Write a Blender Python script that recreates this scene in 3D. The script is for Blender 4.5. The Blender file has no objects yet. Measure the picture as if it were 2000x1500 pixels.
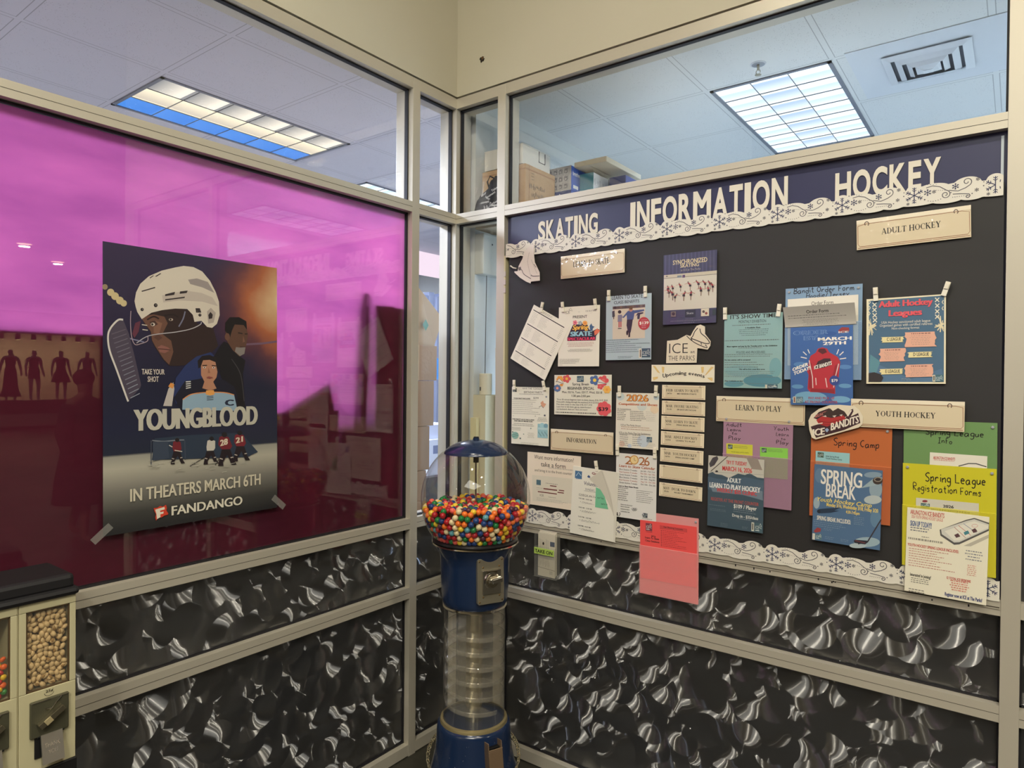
import bpy, bmesh, math, random
import numpy as np
from mathutils import Vector, Matrix
PI = math.pi
SC = bpy.context.scene
COL = SC.collection
random.seed(7)

# ------------------------------------------------------------------ camera, light, exposure
EYE = Vector((2.3355, -2.6068, 1.84))
YAW, PITCH, ROLL = math.radians(36.9636), math.radians(-0.4943), math.radians(0.5272)
fwd = Vector((-math.sin(YAW) * math.cos(PITCH), math.cos(YAW) * math.cos(PITCH), math.sin(PITCH)))
rgt = Vector((math.cos(YAW), math.sin(YAW), 0)); upv = rgt.cross(fwd)
r2 = math.cos(ROLL) * rgt + math.sin(ROLL) * upv
u2 = -math.sin(ROLL) * rgt + math.cos(ROLL) * upv
cam = bpy.data.cameras.new('camera'); camo = bpy.data.objects.new('camera', cam); COL.objects.link(camo)
cam.sensor_fit = 'HORIZONTAL'; cam.sensor_width = 36; cam.lens = 36 * 1310.56 / 2000
cam.clip_start = 0.02; cam.clip_end = 100
camo.matrix_world = Matrix(((r2.x, u2.x, -fwd.x, EYE.x), (r2.y, u2.y, -fwd.y, EYE.y), (r2.z, u2.z, -fwd.z, EYE.z), (0, 0, 0, 1)))
SC.camera = camo
SC.view_settings.view_transform = 'Standard'; SC.view_settings.look = 'None'
SC.view_settings.gamma = 1; SC.view_settings.use_curve_mapping = False
SC.view_settings.exposure = 0.09
w = bpy.data.worlds.new('world'); SC.world = w; w.use_nodes = True
w.node_tree.nodes['Background'].inputs[0].default_value = (0.9, 0.85, 0.75, 1)
w.node_tree.nodes['Background'].inputs[1].default_value = 0.05

def area(name, loc, size, power, col, rot=(0, 0, 0), shape='DISK', sy=None, spread=180):
    d = bpy.data.lights.new(name, 'AREA'); d.energy = power; d.color = col; d.shape = shape; d.size = size
    if sy: d.size_y = sy
    d.spread = math.radians(spread)
    o = bpy.data.objects.new(name, d); COL.objects.link(o); o.location = loc; o.rotation_euler = rot
    return o
WARM = (1.0, 0.94, 0.78)
# the mall's recessed ceiling cans (their housings are built below)
CANS = [(1.5, -2.4), (3.6, -2.6), (3.8, -5.0), (5.8, -3.4), (-4.37, -6.89), (-2.0, -9.8), (0.3, -10.2), (9.5, -1.0), (16.9, 3.3), (19.2, 4.8)]
CAN_W = [60, 58, 90, 68, 66, 78, 78, 60, 60, 60]
for (x, y), pw in zip(CANS, CAN_W):
    area('downlight_lamp', (x, y, 4.93), 0.22, pw, WARM)
# added soft fill light over the concourse, no fixture of its own
area('fill_lamp', (4.0, -6.0, 4.9), 3.4, 235, (1.0, 0.97, 0.86), shape='RECTANGLE', sy=3.0)
# fluorescent troffers of the two rooms, most housed below; unseen ones added for brightness
OFF_L = [(-1.43, -0.36), (-1.43, -3.0), (-4.2, -3.0), (-2.0, 1.47), (-4.6, 2.2)]
OFF_R = [(1.325, 1.42), (3.2, 1.4), (3.0, 3.0)]
COOL = (0.62, 0.82, 1.18); VIO = (0.72, 0.80, 1.0)
for x, y in OFF_L:
    area('troffer_lamp', (x, y, 3.325), 0.52, 130, VIO, shape='RECTANGLE', sy=1.1)
for x, y in OFF_R:
    area('troffer_lamp', (x, y, 3.325), 0.52, 92, COOL, shape='RECTANGLE', sy=1.1, spread=125)

# ------------------------------------------------------------------ materials
def lin(c):
    return tuple(((v / 255) / 12.92 if v / 255 <= 0.04045 else ((v / 255 + 0.055) / 1.055) ** 2.4) for v in c)
_M = {}
def M(rgb, rough=0.55, metal=0.0, coat=0.0, spec=0.5, bump=0.0, bscale=60, name=None, trans=0):
    k = (tuple(rgb), rough, metal, coat, spec, bump, bscale, trans)
    if k in _M: return _M[k]
    m = bpy.data.materials.new(name or 'paint'); m.use_nodes = True
    nt = m.node_tree; b = nt.nodes['Principled BSDF']
    b.inputs['Base Color'].default_value = (*lin(rgb), 1)
    b.inputs['Roughness'].default_value = rough; b.inputs['Metallic'].default_value = metal
    b.inputs['Specular IOR Level'].default_value = spec
    if trans: b.inputs['Transmission Weight'].default_value = trans
    if coat:
        b.inputs['Coat Weight'].default_value = coat; b.inputs['Coat Roughness'].default_value = 0.06
        tc = nt.nodes.new('ShaderNodeTexCoord'); n = nt.nodes.new('ShaderNodeTexNoise'); n.inputs['Scale'].default_value = 14
        n.inputs['Detail'].default_value = 3
        bp = nt.nodes.new('ShaderNodeBump'); bp.inputs['Strength'].default_value = 0.35; bp.inputs['Distance'].default_value = 0.02
        nt.links.new(tc.outputs['Object'], n.inputs['Vector']); nt.links.new(n.outputs['Fac'], bp.inputs['Height'])
        nt.links.new(bp.outputs['Normal'], b.inputs['Coat Normal'])
    if bump:
        tc = nt.nodes.new('ShaderNodeTexCoord'); n = nt.nodes.new('ShaderNodeTexNoise'); n.inputs['Scale'].default_value = bscale
        bp = nt.nodes.new('ShaderNodeBump'); bp.inputs['Strength'].default_value = bump; bp.inputs['Distance'].default_value = 0.01
        nt.links.new(tc.outputs['Object'], n.inputs['Vector']); nt.links.new(n.outputs['Fac'], bp.inputs['Height'])
        nt.links.new(bp.outputs['Normal'], b.inputs['Normal'])
    _M[k] = m
    return m
def emit(rgb, s, name='glow'):
    m = bpy.data.materials.new(name); m.use_nodes = True; nt = m.node_tree; nt.nodes.clear()
    e = nt.nodes.new('ShaderNodeEmission'); e.inputs[0].default_value = (*lin(rgb), 1); e.inputs[1].default_value = s
    o = nt.nodes.new('ShaderNodeOutputMaterial'); nt.links.new(e.outputs[0], o.inputs[0]); return m
def glass(tint=(1, 1, 1), rough=0.0, ior=1.5, diff=0.0, name='clear_glass', boost=1.0):
    """thin glazing: clear with a Fresnel mirror layer, optionally hazy"""
    m = bpy.data.materials.new(name); m.use_nodes = True; nt = m.node_tree; nt.nodes.clear(); L = nt.links.new
    t = nt.nodes.new('ShaderNodeBsdfTransparent'); t.inputs[0].default_value = (*tint, 1)
    g = nt.nodes.new('ShaderNodeBsdfGlossy'); g.inputs['Roughness'].default_value = rough
    fr = nt.nodes.new('ShaderNodeFresnel'); ge = nt.nodes.new('ShaderNodeNewGeometry'); io = nt.nodes.new('ShaderNodeMapRange')
    io.inputs[3].default_value = ior; io.inputs[4].default_value = 1 / ior; L(ge.outputs['Backfacing'], io.inputs[0]); L(io.outputs[0], fr.inputs[0])   # same reflectance on both faces of the pane
    mu = nt.nodes.new('ShaderNodeMath'); mu.operation = 'MULTIPLY'; mu.inputs[1].default_value = boost; mu.use_clamp = True
    L(fr.outputs[0], mu.inputs[0])
    mx = nt.nodes.new('ShaderNodeMixShader'); L(mu.outputs[0], mx.inputs[0]); L(g.outputs[0], mx.inputs[2])
    if diff:
        d = nt.nodes.new('ShaderNodeBsdfDiffuse'); d.inputs[0].default_value = (0.8, 0.78, 0.72, 1)
        m2 = nt.nodes.new('ShaderNodeMixShader'); m2.inputs[0].default_value = diff
        L(t.outputs[0], m2.inputs[1]); L(d.outputs[0], m2.inputs[2]); L(m2.outputs[0], mx.inputs[1])
    else:
        L(t.outputs[0], mx.inputs[1])
    o = nt.nodes.new('ShaderNodeOutputMaterial'); L(mx.outputs[0], o.inputs[0]); return m

# ------------------------------------------------------------------ mesh builder
class MB:
    def __init__(s): s.v = []; s.f = []; s.mi = []; s.ms = []; s.sm = []
    def m(s, mat):
        if mat not in s.ms: s.ms.append(mat)
        return s.ms.index(mat)
    def add(s, vs, fs, mat, smooth=False):
        b = len(s.v); s.v += [tuple(v) for v in vs]; i = s.m(mat)
        for f in fs: s.f.append(tuple(b + k for k in f)); s.mi.append(i); s.sm.append(smooth)
    def box(s, a, b, mat, rz=0, piv=None, mtx=None):
        x0, y0, z0 = a; x1, y1, z1 = b
        vs = [Vector(p) for p in ((x0, y0, z0), (x1, y0, z0), (x1, y1, z0), (x0, y1, z0), (x0, y0, z1), (x1, y0, z1), (x1, y1, z1), (x0, y1, z1))]
        if rz:
            c = Vector(piv) if piv else Vector(((x0 + x1) / 2, (y0 + y1) / 2, 0))
            R = Matrix.Rotation(rz, 3, 'Z'); vs = [R @ (v - c) + c for v in vs]
        if mtx: vs = [mtx @ v for v in vs]
        s.add(vs, [(0, 3, 2, 1), (4, 5, 6, 7), (0, 1, 5, 4), (1, 2, 6, 5), (2, 3, 7, 6), (3, 0, 4, 7)], mat)
    def lathe(s, prof, mat, n=48, c=(0, 0), smooth=True, a0=0, a1=2 * PI):
        full = abs(a1 - a0 - 2 * PI) < 1e-6; k = n if full else n + 1
        vs = []
        for r, z in prof:
            for i in range(k):
                a = a0 + (a1 - a0) * i / n; vs.append((c[0] + r * math.cos(a), c[1] + r * math.sin(a), z))
        fs = []
        for j in range(len(prof) - 1):
            for i in range(n):
                i2 = (i + 1) % k
                fs.append((j * k + i, j * k + i2, (j + 1) * k + i2, (j + 1) * k + i))
        s.add(vs, fs, mat, smooth)
    def tube(s, pts, r, mat, n=8, closed=False, smooth=True):
        pts = [Vector(p) for p in pts]; vs = []; N = len(pts)
        for i, p in enumerate(pts):
            a = pts[(i - 1) % N] if (closed or i) else p; b = pts[(i + 1) % N] if (closed or i < N - 1) else p
            t = (b - a).normalized(); q = Vector((0, 0, 1)) if abs(t.z) < 0.9 else Vector((1, 0, 0))
            u = t.cross(q).normalized(); v = t.cross(u); rr = r[i] if isinstance(r, (list, tuple)) else r
            for k in range(n):
                an = 2 * PI * k / n; vs.append(p + rr * (math.cos(an) * u + math.sin(an) * v))
        fs = []
        for i in range(N if closed else N - 1):
            for k in range(n):
                fs.append((i * n + k, i * n + (k + 1) % n, ((i + 1) % N) * n + (k + 1) % n, ((i + 1) % N) * n + k))
        if not closed: fs += [tuple(range(n))[::-1], tuple((N - 1) * n + k for k in range(n))]
        s.add(vs, fs, mat, smooth)
    def sph(s, c, r, mat, nu=16, nv=10, mtx=None):
        if not isinstance(r, (tuple, list)): r = (r, r, r)
        vs = []; fs = []
        for j in range(nv + 1):
            th = PI * j / nv
            for i in range(nu):
                a = 2 * PI * i / nu; p = Vector((r[0] * math.sin(th) * math.cos(a), r[1] * math.sin(th) * math.sin(a), r[2] * math.cos(th)))
                if mtx: p = mtx @ p
                vs.append(p + Vector(c))
        for j in range(nv):
            for i in range(nu): fs.append((j * nu + i, (j + 1) * nu + i, (j + 1) * nu + (i + 1) % nu, j * nu + (i + 1) % nu))
        s.add(vs, fs, mat, True)
    def build(s, name, parent=None, loc=None, bevel=0, kind=None, label=None, cat=None, group=None, origin=None):
        me = bpy.data.meshes.new(name)
        vs = s.v
        if origin is not None:
            ox, oy, oz = origin; vs = [(a - ox, b - oy, c - oz) for a, b, c in vs]
        me.from_pydata(vs, [], s.f)
        for m in s.ms: me.materials.append(m)
        me.polygons.foreach_set('material_index', s.mi); me.polygons.foreach_set('use_smooth', s.sm)
        me.update()
        if any(s.sm):
            try: me.set_sharp_from_angle(angle=math.radians(40))
            except Exception: pass
        o = bpy.data.objects.new(name, me); COL.objects.link(o)
        if origin is not None: o.location = origin
        if loc is not None: o.location = loc
        if parent: o.parent = parent
        if bevel:
            b = o.modifiers.new('bevel', 'BEVEL'); b.width = bevel; b.segments = 2; b.limit_method = 'ANGLE'; b.angle_limit = math.radians(50)
        if label: tag(o, label, cat, group)
        if kind: o['kind'] = kind
        return o
def tag(o, label, cat, group=None):
    o['label'] = label; o['category'] = cat
    if group: o['group'] = group
    return o
def empty(name, loc, label=None, cat=None, group=None, rz=0, kind=None):
    o = bpy.data.objects.new(name, None); o.empty_display_size = 0.05; COL.objects.link(o); o.location = loc; o.rotation_euler = (0, 0, rz)
    if label: tag(o, label, cat, group)
    if kind: o['kind'] = kind
    return o
def sbox(name, a, b, mat, bevel=0, kind='structure', parent=None):
    k = MB(); k.box(a, b, mat); c = tuple((a[i] + b[i]) / 2 for i in range(3))
    return k.build(name, parent, bevel=bevel, kind=kind if not parent else None, origin=None if parent else c)

# ------------------------------------------------------------------ lettering
_T = {}
def glyphs(txt, bold=0.0, shear=0.0, extr=0.0, res=2):
    if bold > .01 and any(c in 'MW' for c in txt): bold = .01
    k = (txt, bold, shear, extr, res)
    if k in _T: return _T[k]
    cu = bpy.data.curves.new('t', 'FONT'); cu.body = txt; cu.size = 1; cu.resolution_u = res; cu.offset = bold; cu.shear = shear; cu.extrude = extr
    ob = bpy.data.objects.new('t', cu); COL.objects.link(ob)
    dg = bpy.context.evaluated_depsgraph_get(); ev = ob.evaluated_get(dg); me = ev.to_mesh()
    vs = [tuple(v.co) for v in me.vertices]; fs = [tuple(p.vertices) for p in me.polygons]
    ev.to_mesh_clear(); bpy.data.objects.remove(ob); bpy.data.curves.remove(cu)
    if vs:
        x0 = min(v[0] for v in vs); x1 = max(v[0] for v in vs); y0 = min(v[1] for v in vs); y1 = max(v[1] for v in vs)
    else: x0 = y0 = 0; x1 = y1 = 1
    asc = any(c.isupper() or c.isdigit() or c in 'bdfhkltij$/?!' for c in txt)
    top = 0.73 if asc else 0.55
    _T[k] = (vs, fs, x0, x1, top, y0, y1)
    return _T[k]
def ribbon2(pts, wd):
    """flat 2-D ribbon along a polyline -> (verts, faces)"""
    P = [Vector(p) for p in pts]; vs = []; fs = []
    for i, p in enumerate(P):
        a = P[max(i - 1, 0)]; b = P[min(i + 1, len(P) - 1)]; t = (b - a)
        t = t.normalized() if t.length > 1e-9 else Vector((1, 0)); n = Vector((-t.y, t.x)) * wd / 2
        vs += [p + n, p - n]
    for i in range(len(P) - 1): fs.append((2 * i, 2 * i + 1, 2 * i + 3, 2 * i + 2))
    return vs, fs
HW = {'A': "0e3o6e 1i5i", 'B': "0e0o 0o4n4k0j 0j5i5f0e", 'F': "0e0o5o 0j4j", 'H': "0e0o 6e6o 0j6j", 'I': "0e4e 2e2o 0o4o", 'J': "0f2e4g4o 1o6o",
      'L': "0o0e5e", 'O': "3o0l0h3e6h6l3o", 'P': "0e0o4o5m4k0j", 'R': "0e0o4o5m4k0j5e", 'S': "5n3o0m1k4i5g3e0f", 'Y': "0o3j6o 3j2e", 'C': "5n3o0l0h3e5f",
      'a': "5j2j0h1e3e5h 5j5f6e", 'b': "0o0e 0h3j5h3e0e", 'c': "4i2j0h1e3e4f", 'd': "5o5e 5h2j0h2e5e", 'e': "0h4h3j1j0h1e4e", 'f': "4n2o1m1e 0j3j",
      'g': "4j1j0h1f4f 4j4c2a0b", 'h': "0o0e 0h3j4h4e", 'i': "1j1e 1m1l", 'l': "1o1e2e", 'm': "0j0e 0h2j3h3e 3h5j6h6e", 'n': "0j0e 0h3j4h4e",
      'o': "2j0h1e3e4h2j", 'p': "0j0a 0h3j4h3e0e", 'r': "0j0e 0h2j4i", 's': "4i2j0i3g3e0e", 't': "2n2f4e 0k4k", 'u': "0j0f2e4g 4j4e",
      'y': "0j2f 5j2e0a", '/': "0d4o", 'k': "0o0e 4j0h4e", 'M': "0e0o3i6o6e", 'N': "0e0o5e5o", 'G': "5n3o0l0h3e5f5i3i"}
def smooth_pts(p, n=4):
    if len(p) < 3: return p
    out = []
    for i in range(len(p) - 1):
        a = p[max(i - 1, 0)]; b = p[i]; c = p[i + 1]; d = p[min(i + 2, len(p) - 1)]
        for k in range(n):
            t = k / n
            out.append(tuple(0.5 * (2 * b[j] + (c[j] - a[j]) * t + (2 * a[j] - 5 * b[j] + 4 * c[j] - d[j]) * t * t + (3 * b[j] - a[j] - 3 * c[j] + d[j]) * t ** 3) for j in (0, 1)))
    return out + [tuple(p[-1])]
def hand(txt, wd=0.12, seed=1):
    rn = random.Random(seed); vs = []; fs = []; x = 0
    for ch in txt:
        if ch == ' ': x += 0.45; continue
        g = HW.get(ch, HW['o']); mx = 0; dy = rn.uniform(-.06, .06); sl = rn.uniform(-.04, .1); sc = rn.uniform(.92, 1.08)
        for st in g.split():
            pts = [(int(st[i]) / 10, (ord(st[i + 1]) - 101) / 10) for i in range(0, len(st), 2)]
            mx = max(mx, max(p[0] for p in pts))
            if ch not in 'AFHILMNYk': pts = smooth_pts(pts)
            v2, f2 = ribbon2([(x + p[0] * sc + p[1] * sl, p[1] * sc + dy) for p in pts], wd)
            b = len(vs); vs += v2; fs += [tuple(b + k for k in f) for f in f2]
        x += mx * sc + 0.24
    return [(v[0], v[1], 0) for v in vs], fs, 0, x - .24, 1.0, 0, 1
# high-contrast serif capitals: l = stroke (x0,y0,x1,y1,w), b = serif bar (x0,x1,y), a = arc (cx,cy,rx,ry,a0,a1)
SF = {'A': (.9, "l.08,0,.42,1,.07 l.42,1,.78,0,.19 l.2,.34,.62,.34,.07 b0,.22,0 b.6,.98,0"),
      'B': (.72, "l.17,0,.17,1,.19 b.02,.4,1 b.02,.4,0 a.36,.74,.26,.23,-90,90 a.36,.27,.32,.25,-90,90 l.2,.5,.4,.5,.06"),
      'C': (.8, "a.46,.5,.38,.48,50,310 l.74,.98,.74,.66,.06"),
      'D': (.85, "l.17,0,.17,1,.19 b.02,.4,1 b.02,.4,0 a.36,.5,.42,.47,-90,90"),
      'E': (.7, "l.17,0,.17,1,.19 b.02,.62,1 b.02,.64,0 l.2,.5,.5,.5,.07 l.62,1,.62,.76,.06 l.64,0,.64,.26,.06 l.5,.62,.5,.38,.05"),
      'F': (.66, "l.17,0,.17,1,.19 b.02,.62,1 b.02,.36,0 l.2,.5,.5,.5,.07 l.62,1,.62,.76,.06 l.5,.62,.5,.38,.05"),
      'G': (.85, "a.46,.5,.38,.48,50,315 l.74,.98,.74,.7,.06 l.73,.42,.73,.1,.17 b.55,.86,.42"),
      'H': (.95, "l.17,0,.17,1,.19 l.76,0,.76,1,.19 l.17,.5,.76,.5,.07 b.02,.34,1 b.02,.34,0 b.6,.93,1 b.6,.93,0"),
      'I': (.36, "l.17,0,.17,1,.19 b.02,.34,1 b.02,.34,0"),
      'K': (.88, "l.17,0,.17,1,.19 b.02,.34,1 b.02,.34,0 l.22,.42,.68,1,.07 l.36,.58,.76,0,.19 b.54,.82,1 b.58,.92,0"),
      'L': (.7, "l.17,0,.17,1,.19 b.02,.36,1 b.02,.64,0 l.64,0,.64,.28,.06"),
      'M': (1.1, "l.14,0,.14,1,.07 l.16,1,.52,.08,.18 l.52,.08,.86,1,.06 l.9,0,.9,1,.19 b0,.2,1 b0,.28,0 b.86,1.08,1 b.74,1.08,0"),
      'N': (.95, "l.14,0,.14,1,.07 l.14,1,.78,.02,.19 l.8,0,.8,1,.07 b0,.24,1 b0,.28,0 b.66,.94,1"),
      'O': (.9, "a.45,.5,.37,.48,0,360"),
      'P': (.74, "l.17,0,.17,1,.19 b.02,.4,1 b.02,.38,0 a.36,.72,.3,.25,-90,90"),
      'R': (.86, "l.17,0,.17,1,.19 b.02,.4,1 b.02,.36,0 a.36,.74,.28,.23,-90,90 l.4,.5,.74,.02,.18 b.66,.88,0"),
      'S': (.66, "a.33,.74,.24,.23,40,270 a.33,.26,.25,.24,-140,90 l.57,.96,.57,.7,.06 l.06,.3,.06,.04,.06"),
      'T': (.8, "l.4,0,.4,1,.19 b.04,.76,1 b.24,.56,0 l.06,1,.06,.74,.06 l.74,1,.74,.74,.06"),
      'U': (.92, "l.17,1,.17,.3,.19 l.76,1,.76,.3,.07 a.465,.32,.29,.3,180,360 b.02,.36,1 b.62,.92,1"),
      'W': (1.2, "l.1,1,.36,0,.18 l.36,0,.56,.9,.07 l.56,.95,.82,0,.18 l.82,0,1.06,1,.07 b0,.26,1 b.94,1.16,1"),
      'Y': (.88, "l.14,1,.44,.46,.19 l.44,.46,.72,1,.07 l.44,0,.44,.48,.19 b0,.3,1 b.58,.86,1 b.28,.6,0")}
def serif(txt):
    vs = []; fs = []; x = 0
    def q(v2, f2):
        b = len(vs); vs.extend((v[0], v[1], 0) for v in v2); fs.extend(tuple(b + k for k in f) for f in f2)
    for ch in txt:
        if ch == ' ': x += .4; continue
        w_, ops = SF.get(ch, SF['O'])
        for op in ops.split():
            n = [float(t) for t in op[1:].split(',')]
            if op[0] == 'l': q(*ribbon2([(x + n[0], n[1]), (x + n[2], n[3])], n[4]))
            elif op[0] == 'b': q(*ribbon2([(x + n[0], n[2] + (.03 if n[2] < .3 else -.03)), (x + n[1], n[2] + (.03 if n[2] < .3 else -.03))], .06))
            else:
                P = 14; v2 = []
                for i in range(P + 1):
                    a = math.radians(n[4] + (n[5] - n[4]) * i / P); t = .06 + .13 * abs(math.cos(a)) ** 1.5
                    for s in (1, -1): v2.append((x + n[0] + (n[2] + s * t / 2 - .02) * math.cos(a), n[1] + (n[3] + s * .06 / 2 - .02) * math.sin(a)))
                q(v2, [(2 * i, 2 * i + 1, 2 * i + 3, 2 * i + 2) for i in range(P)])
        x += w_ + .07
    return vs, fs, 0, x - .07, 1.0, 0, 1

# ------------------------------------------------------------------ printed sheets
class Fly(MB):
    """a printed sheet on a wall.  src = the sheet's four corners in the artwork's own drawing units (tl, tr, br, bl)."""
    def __init__(s, name, label, cat, c, w, h, rot=0, rgb=(232, 228, 216), off=.004, src=None, wall='R', curl=0.0, wave=0.0, rough=.5, coat=0.0, group=None, thick=.0006, mat=None, base=True):
        super().__init__()
        s.name, s.label, s.cat, s.group = name, label, cat, group
        s.W, s.Hh, s.cen, s.rot, s.off, s.wall, s.curl, s.wave = w, h, c, math.radians(rot), off, wall, curl, wave
        s.rgb = rgb; s.n = 0; s.rough, s.coat = rough, coat
        src = src or [(0, 0), (1, 0), (1, 1), (0, 1)]
        A = []; B = []
        for (x, y), (u, v) in zip(src, [(0, 0), (1, 0), (1, 1), (0, 1)]):
            A += [[x, y, 1, 0, 0, 0, -u * x, -u * y], [0, 0, 0, x, y, 1, -v * x, -v * y]]; B += [u, v]
        s.H = np.linalg.solve(np.array(A, float), np.array(B, float))
        s.bm = mat or M(rgb, rough, coat=coat)
        if base:
            N = 2
            vs = []; fs = []
            for side in (0, 1):
                for j in range(N + 1):
                    for i in range(N + 1): vs.append(s.P(i / N, j / N, -thick * side))
                o = side * (N + 1) ** 2
                for j in range(N):
                    for i in range(N):
                        q = (o + j * (N + 1) + i, o + (j + 1) * (N + 1) + i, o + (j + 1) * (N + 1) + i + 1, o + j * (N + 1) + i + 1)
                        fs.append(q if not side else q[::-1])
            K = (N + 1) ** 2; R1 = N + 1
            ring = [i for i in range(N)] + [j * R1 + N for j in range(N)] + [N * R1 + i for i in range(N, 0, -1)] + [j * R1 for j in range(N, 0, -1)]
            for a, b in zip(ring, ring[1:] + ring[:1]): fs.append((a, b, b + K, a + K))
            s.add(vs, fs, s.bm)
    def P(s, u, v, d=0):
        x = (u - .5) * s.W; z = (.5 - v) * s.Hh; c, n = math.cos(s.rot), math.sin(s.rot)
        X, Z = x * c - z * n, x * n + z * c
        D = s.off + d + s.curl * v
        return (X, -D, Z) if s.wall == 'R' else (D, X, Z)
    def uv(s, x, y):
        h = s.H; w_ = h[6] * x + h[7] * y + 1
        return ((h[0] * x + h[1] * y + h[2]) / w_, (h[3] * x + h[4] * y + h[5]) / w_)
    def lay(s): s.n += 1; return .00015 + s.n * .00002
    def mat(s, col):
        return col if isinstance(col, bpy.types.Material) else M(col, s.rough, coat=s.coat)
    def poly(s, pts, col):
        d = s.lay(); q = [s.uv(*p) for p in pts]
        vs = [Vector((a, b, 0)) for a, b in q]
        from mathutils.geometry import tessellate_polygon
        fs = tessellate_polygon([vs])
        out = []
        for f in fs:
            a, b, c = (q[i] for i in f)
            cr = (b[0] - a[0]) * (c[1] - a[1]) - (b[1] - a[1]) * (c[0] - a[0])
            out.append(tuple(f) if cr < 0 else tuple(reversed(f)))
        s.add([s.P(a, b, d) for a, b in q], out, s.mat(col))
    def r(s, x0, y0, x1, y1, col):
        """a bar square to the sheet; y0,y1 read at its left end, x0,x1 along its top"""
        u0, v0 = s.uv(x0, y0); _, v1 = s.uv(x0, y1); u1, _ = s.uv(x1, y0); d = s.lay()
        s.quad(u0, v0, u1, v1, d, s.mat(col))
    def quad(s, u0, v0, u1, v1, d, mat):
        n = max(1, int(abs(v1 - v0) * 8)) if False else 1
        vs = []; fs = []
        for j in range(n + 1):
            v = v0 + (v1 - v0) * j / n; vs += [s.P(u0, v, d), s.P(u1, v, d)]
        for j in range(n): fs.append((2 * j, 2 * j + 2, 2 * j + 3, 2 * j + 1))
        s.add(vs, fs, mat)
    def t(s, x, y, xr, h, txt, col, b=0.0, sh=0.0, font=None, seed=1, wd=.12, dy=0):
        """lettering: baseline starts at (x,y), ends at column xr, h = cap height"""
        u0, v0 = s.uv(x, y); _, v1 = s.uv(x, y - h); u1, _ = s.uv(xr, y)
        if font == 'hand': G = hand(txt, wd, seed)
        elif font == 'serif': G = serif(txt)
        else: G = glyphs(txt, min(b, .008), sh, 0.0, 4 if abs(y - (y - h)) > 60 else 2)
        vs, fs, gx0, gx1, top, _, _ = G
        sx = (u1 - u0) / (gx1 - gx0); sy = (v0 - v1) / top; d = s.lay()
        # heavy weights: the light outline struck several times side by side
        ks = [0] if font or b <= .012 else [i / max(1, round((b - .008) / .012)) for i in range(-round((b - .008) / .012), round((b - .008) / .012) + 1)]
        for j, kk in enumerate(ks):
            e = kk * (b - .008) * 1.5
            s.add([s.P(u0 + (q[0] - gx0 + e) * sx, v0 - q[1] * sy + dy * (q[0] - gx0) * sx, d + j * .000003) for q in vs], fs, s.mat(col))
    def l(s, x0, y0, x1, y1, n, col, fill=.42, rag=.35, cen=False, seed=3):
        """rows of illegible small print, drawn as word-long dashes"""
        rn = random.Random(seed + n); u0, v0 = s.uv(x0, y0); _, v1 = s.uv(x0, y1); u1, _ = s.uv(x1, y0); d = s.lay()
        if not isinstance(col, bpy.types.Material): col = tuple(round(a * .66 + b * .34) for a, b in zip(col, s.rgb))
        m = s.mat(col)
        dv = (v1 - v0) / n
        for i in range(n):
            L = (u1 - u0) * (1 - rag * rn.random()); a = u0 + ((u1 - u0) - L) / 2 if cen else u0; e = a + L; v = v0 + i * dv
            while a < e:
                k = min(rn.uniform(.010, .036), e - a)
                s.quad(a, v, a + k, v + dv * fill * .85, d, m); a += k + .009
    def c(s, x, y, rx, col, n=20, a0=0, a1=360, ry=None):
        pts = [(x + rx * math.cos(math.radians(a0 + (a1 - a0) * i / n)), y + (ry or rx) * math.sin(math.radians(a0 + (a1 - a0) * i / n))) for i in range(n)]
        s.poly(pts, col)
    def rib(s, pts, wd, col, sm=False):
        if sm: pts = smooth_pts(pts, 5)
        d = s.lay(); v2, f2 = ribbon2(pts, wd)
        s.add([s.P(*s.uv(v[0], v[1]), d) for v in v2], f2, s.mat(col))
    def flower(s, x, y, r, col, mid, n=5, a=0):
        for i in range(n):
            t = a + 2 * PI * i / n; s.c(x + r * .6 * math.cos(t), y + r * .6 * math.sin(t), r * .42, col, 12)
        s.c(x, y, r * .34, mid, 12)
    def logo(s, x0, y0, x1, y1, bg=(62, 92, 108), fg=(205, 215, 210), bar=True):
        """the rink's small square mark: ICE with a skate"""
        W, H = x1 - x0, y1 - y0
        s.r(x0, y0, x1, y1, bg)
        s.t(x0 + W * .08, y0 + H * .66, x0 + W * .55, H * .36, 'ICE', fg)
        s.rib([(x0 + W * .6, y0 + H * .35), (x0 + W * .74, y0 + H * .12), (x0 + W * .9, y0 + H * .5), (x0 + W * .62, y0 + H * .42)], W * .06, fg)
        s.rib([(x0 + W * .5, y0 + H * .5), (x0 + W * .92, y0 + H * .68)], W * .05, fg)
        s.r(x0 + W * .08, y0 + H * .76, x0 + W * .6, y0 + H * .84, fg)
    def done(s, parent=None):
        o = s.build(s.name, parent)
        o.location = (s.cen[0], 0, s.cen[1]) if s.wall == "R" else (0, s.cen[0], s.cen[1])
        if s.label and not parent: tag(o, s.label, s.cat, s.group)
        return o
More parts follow.
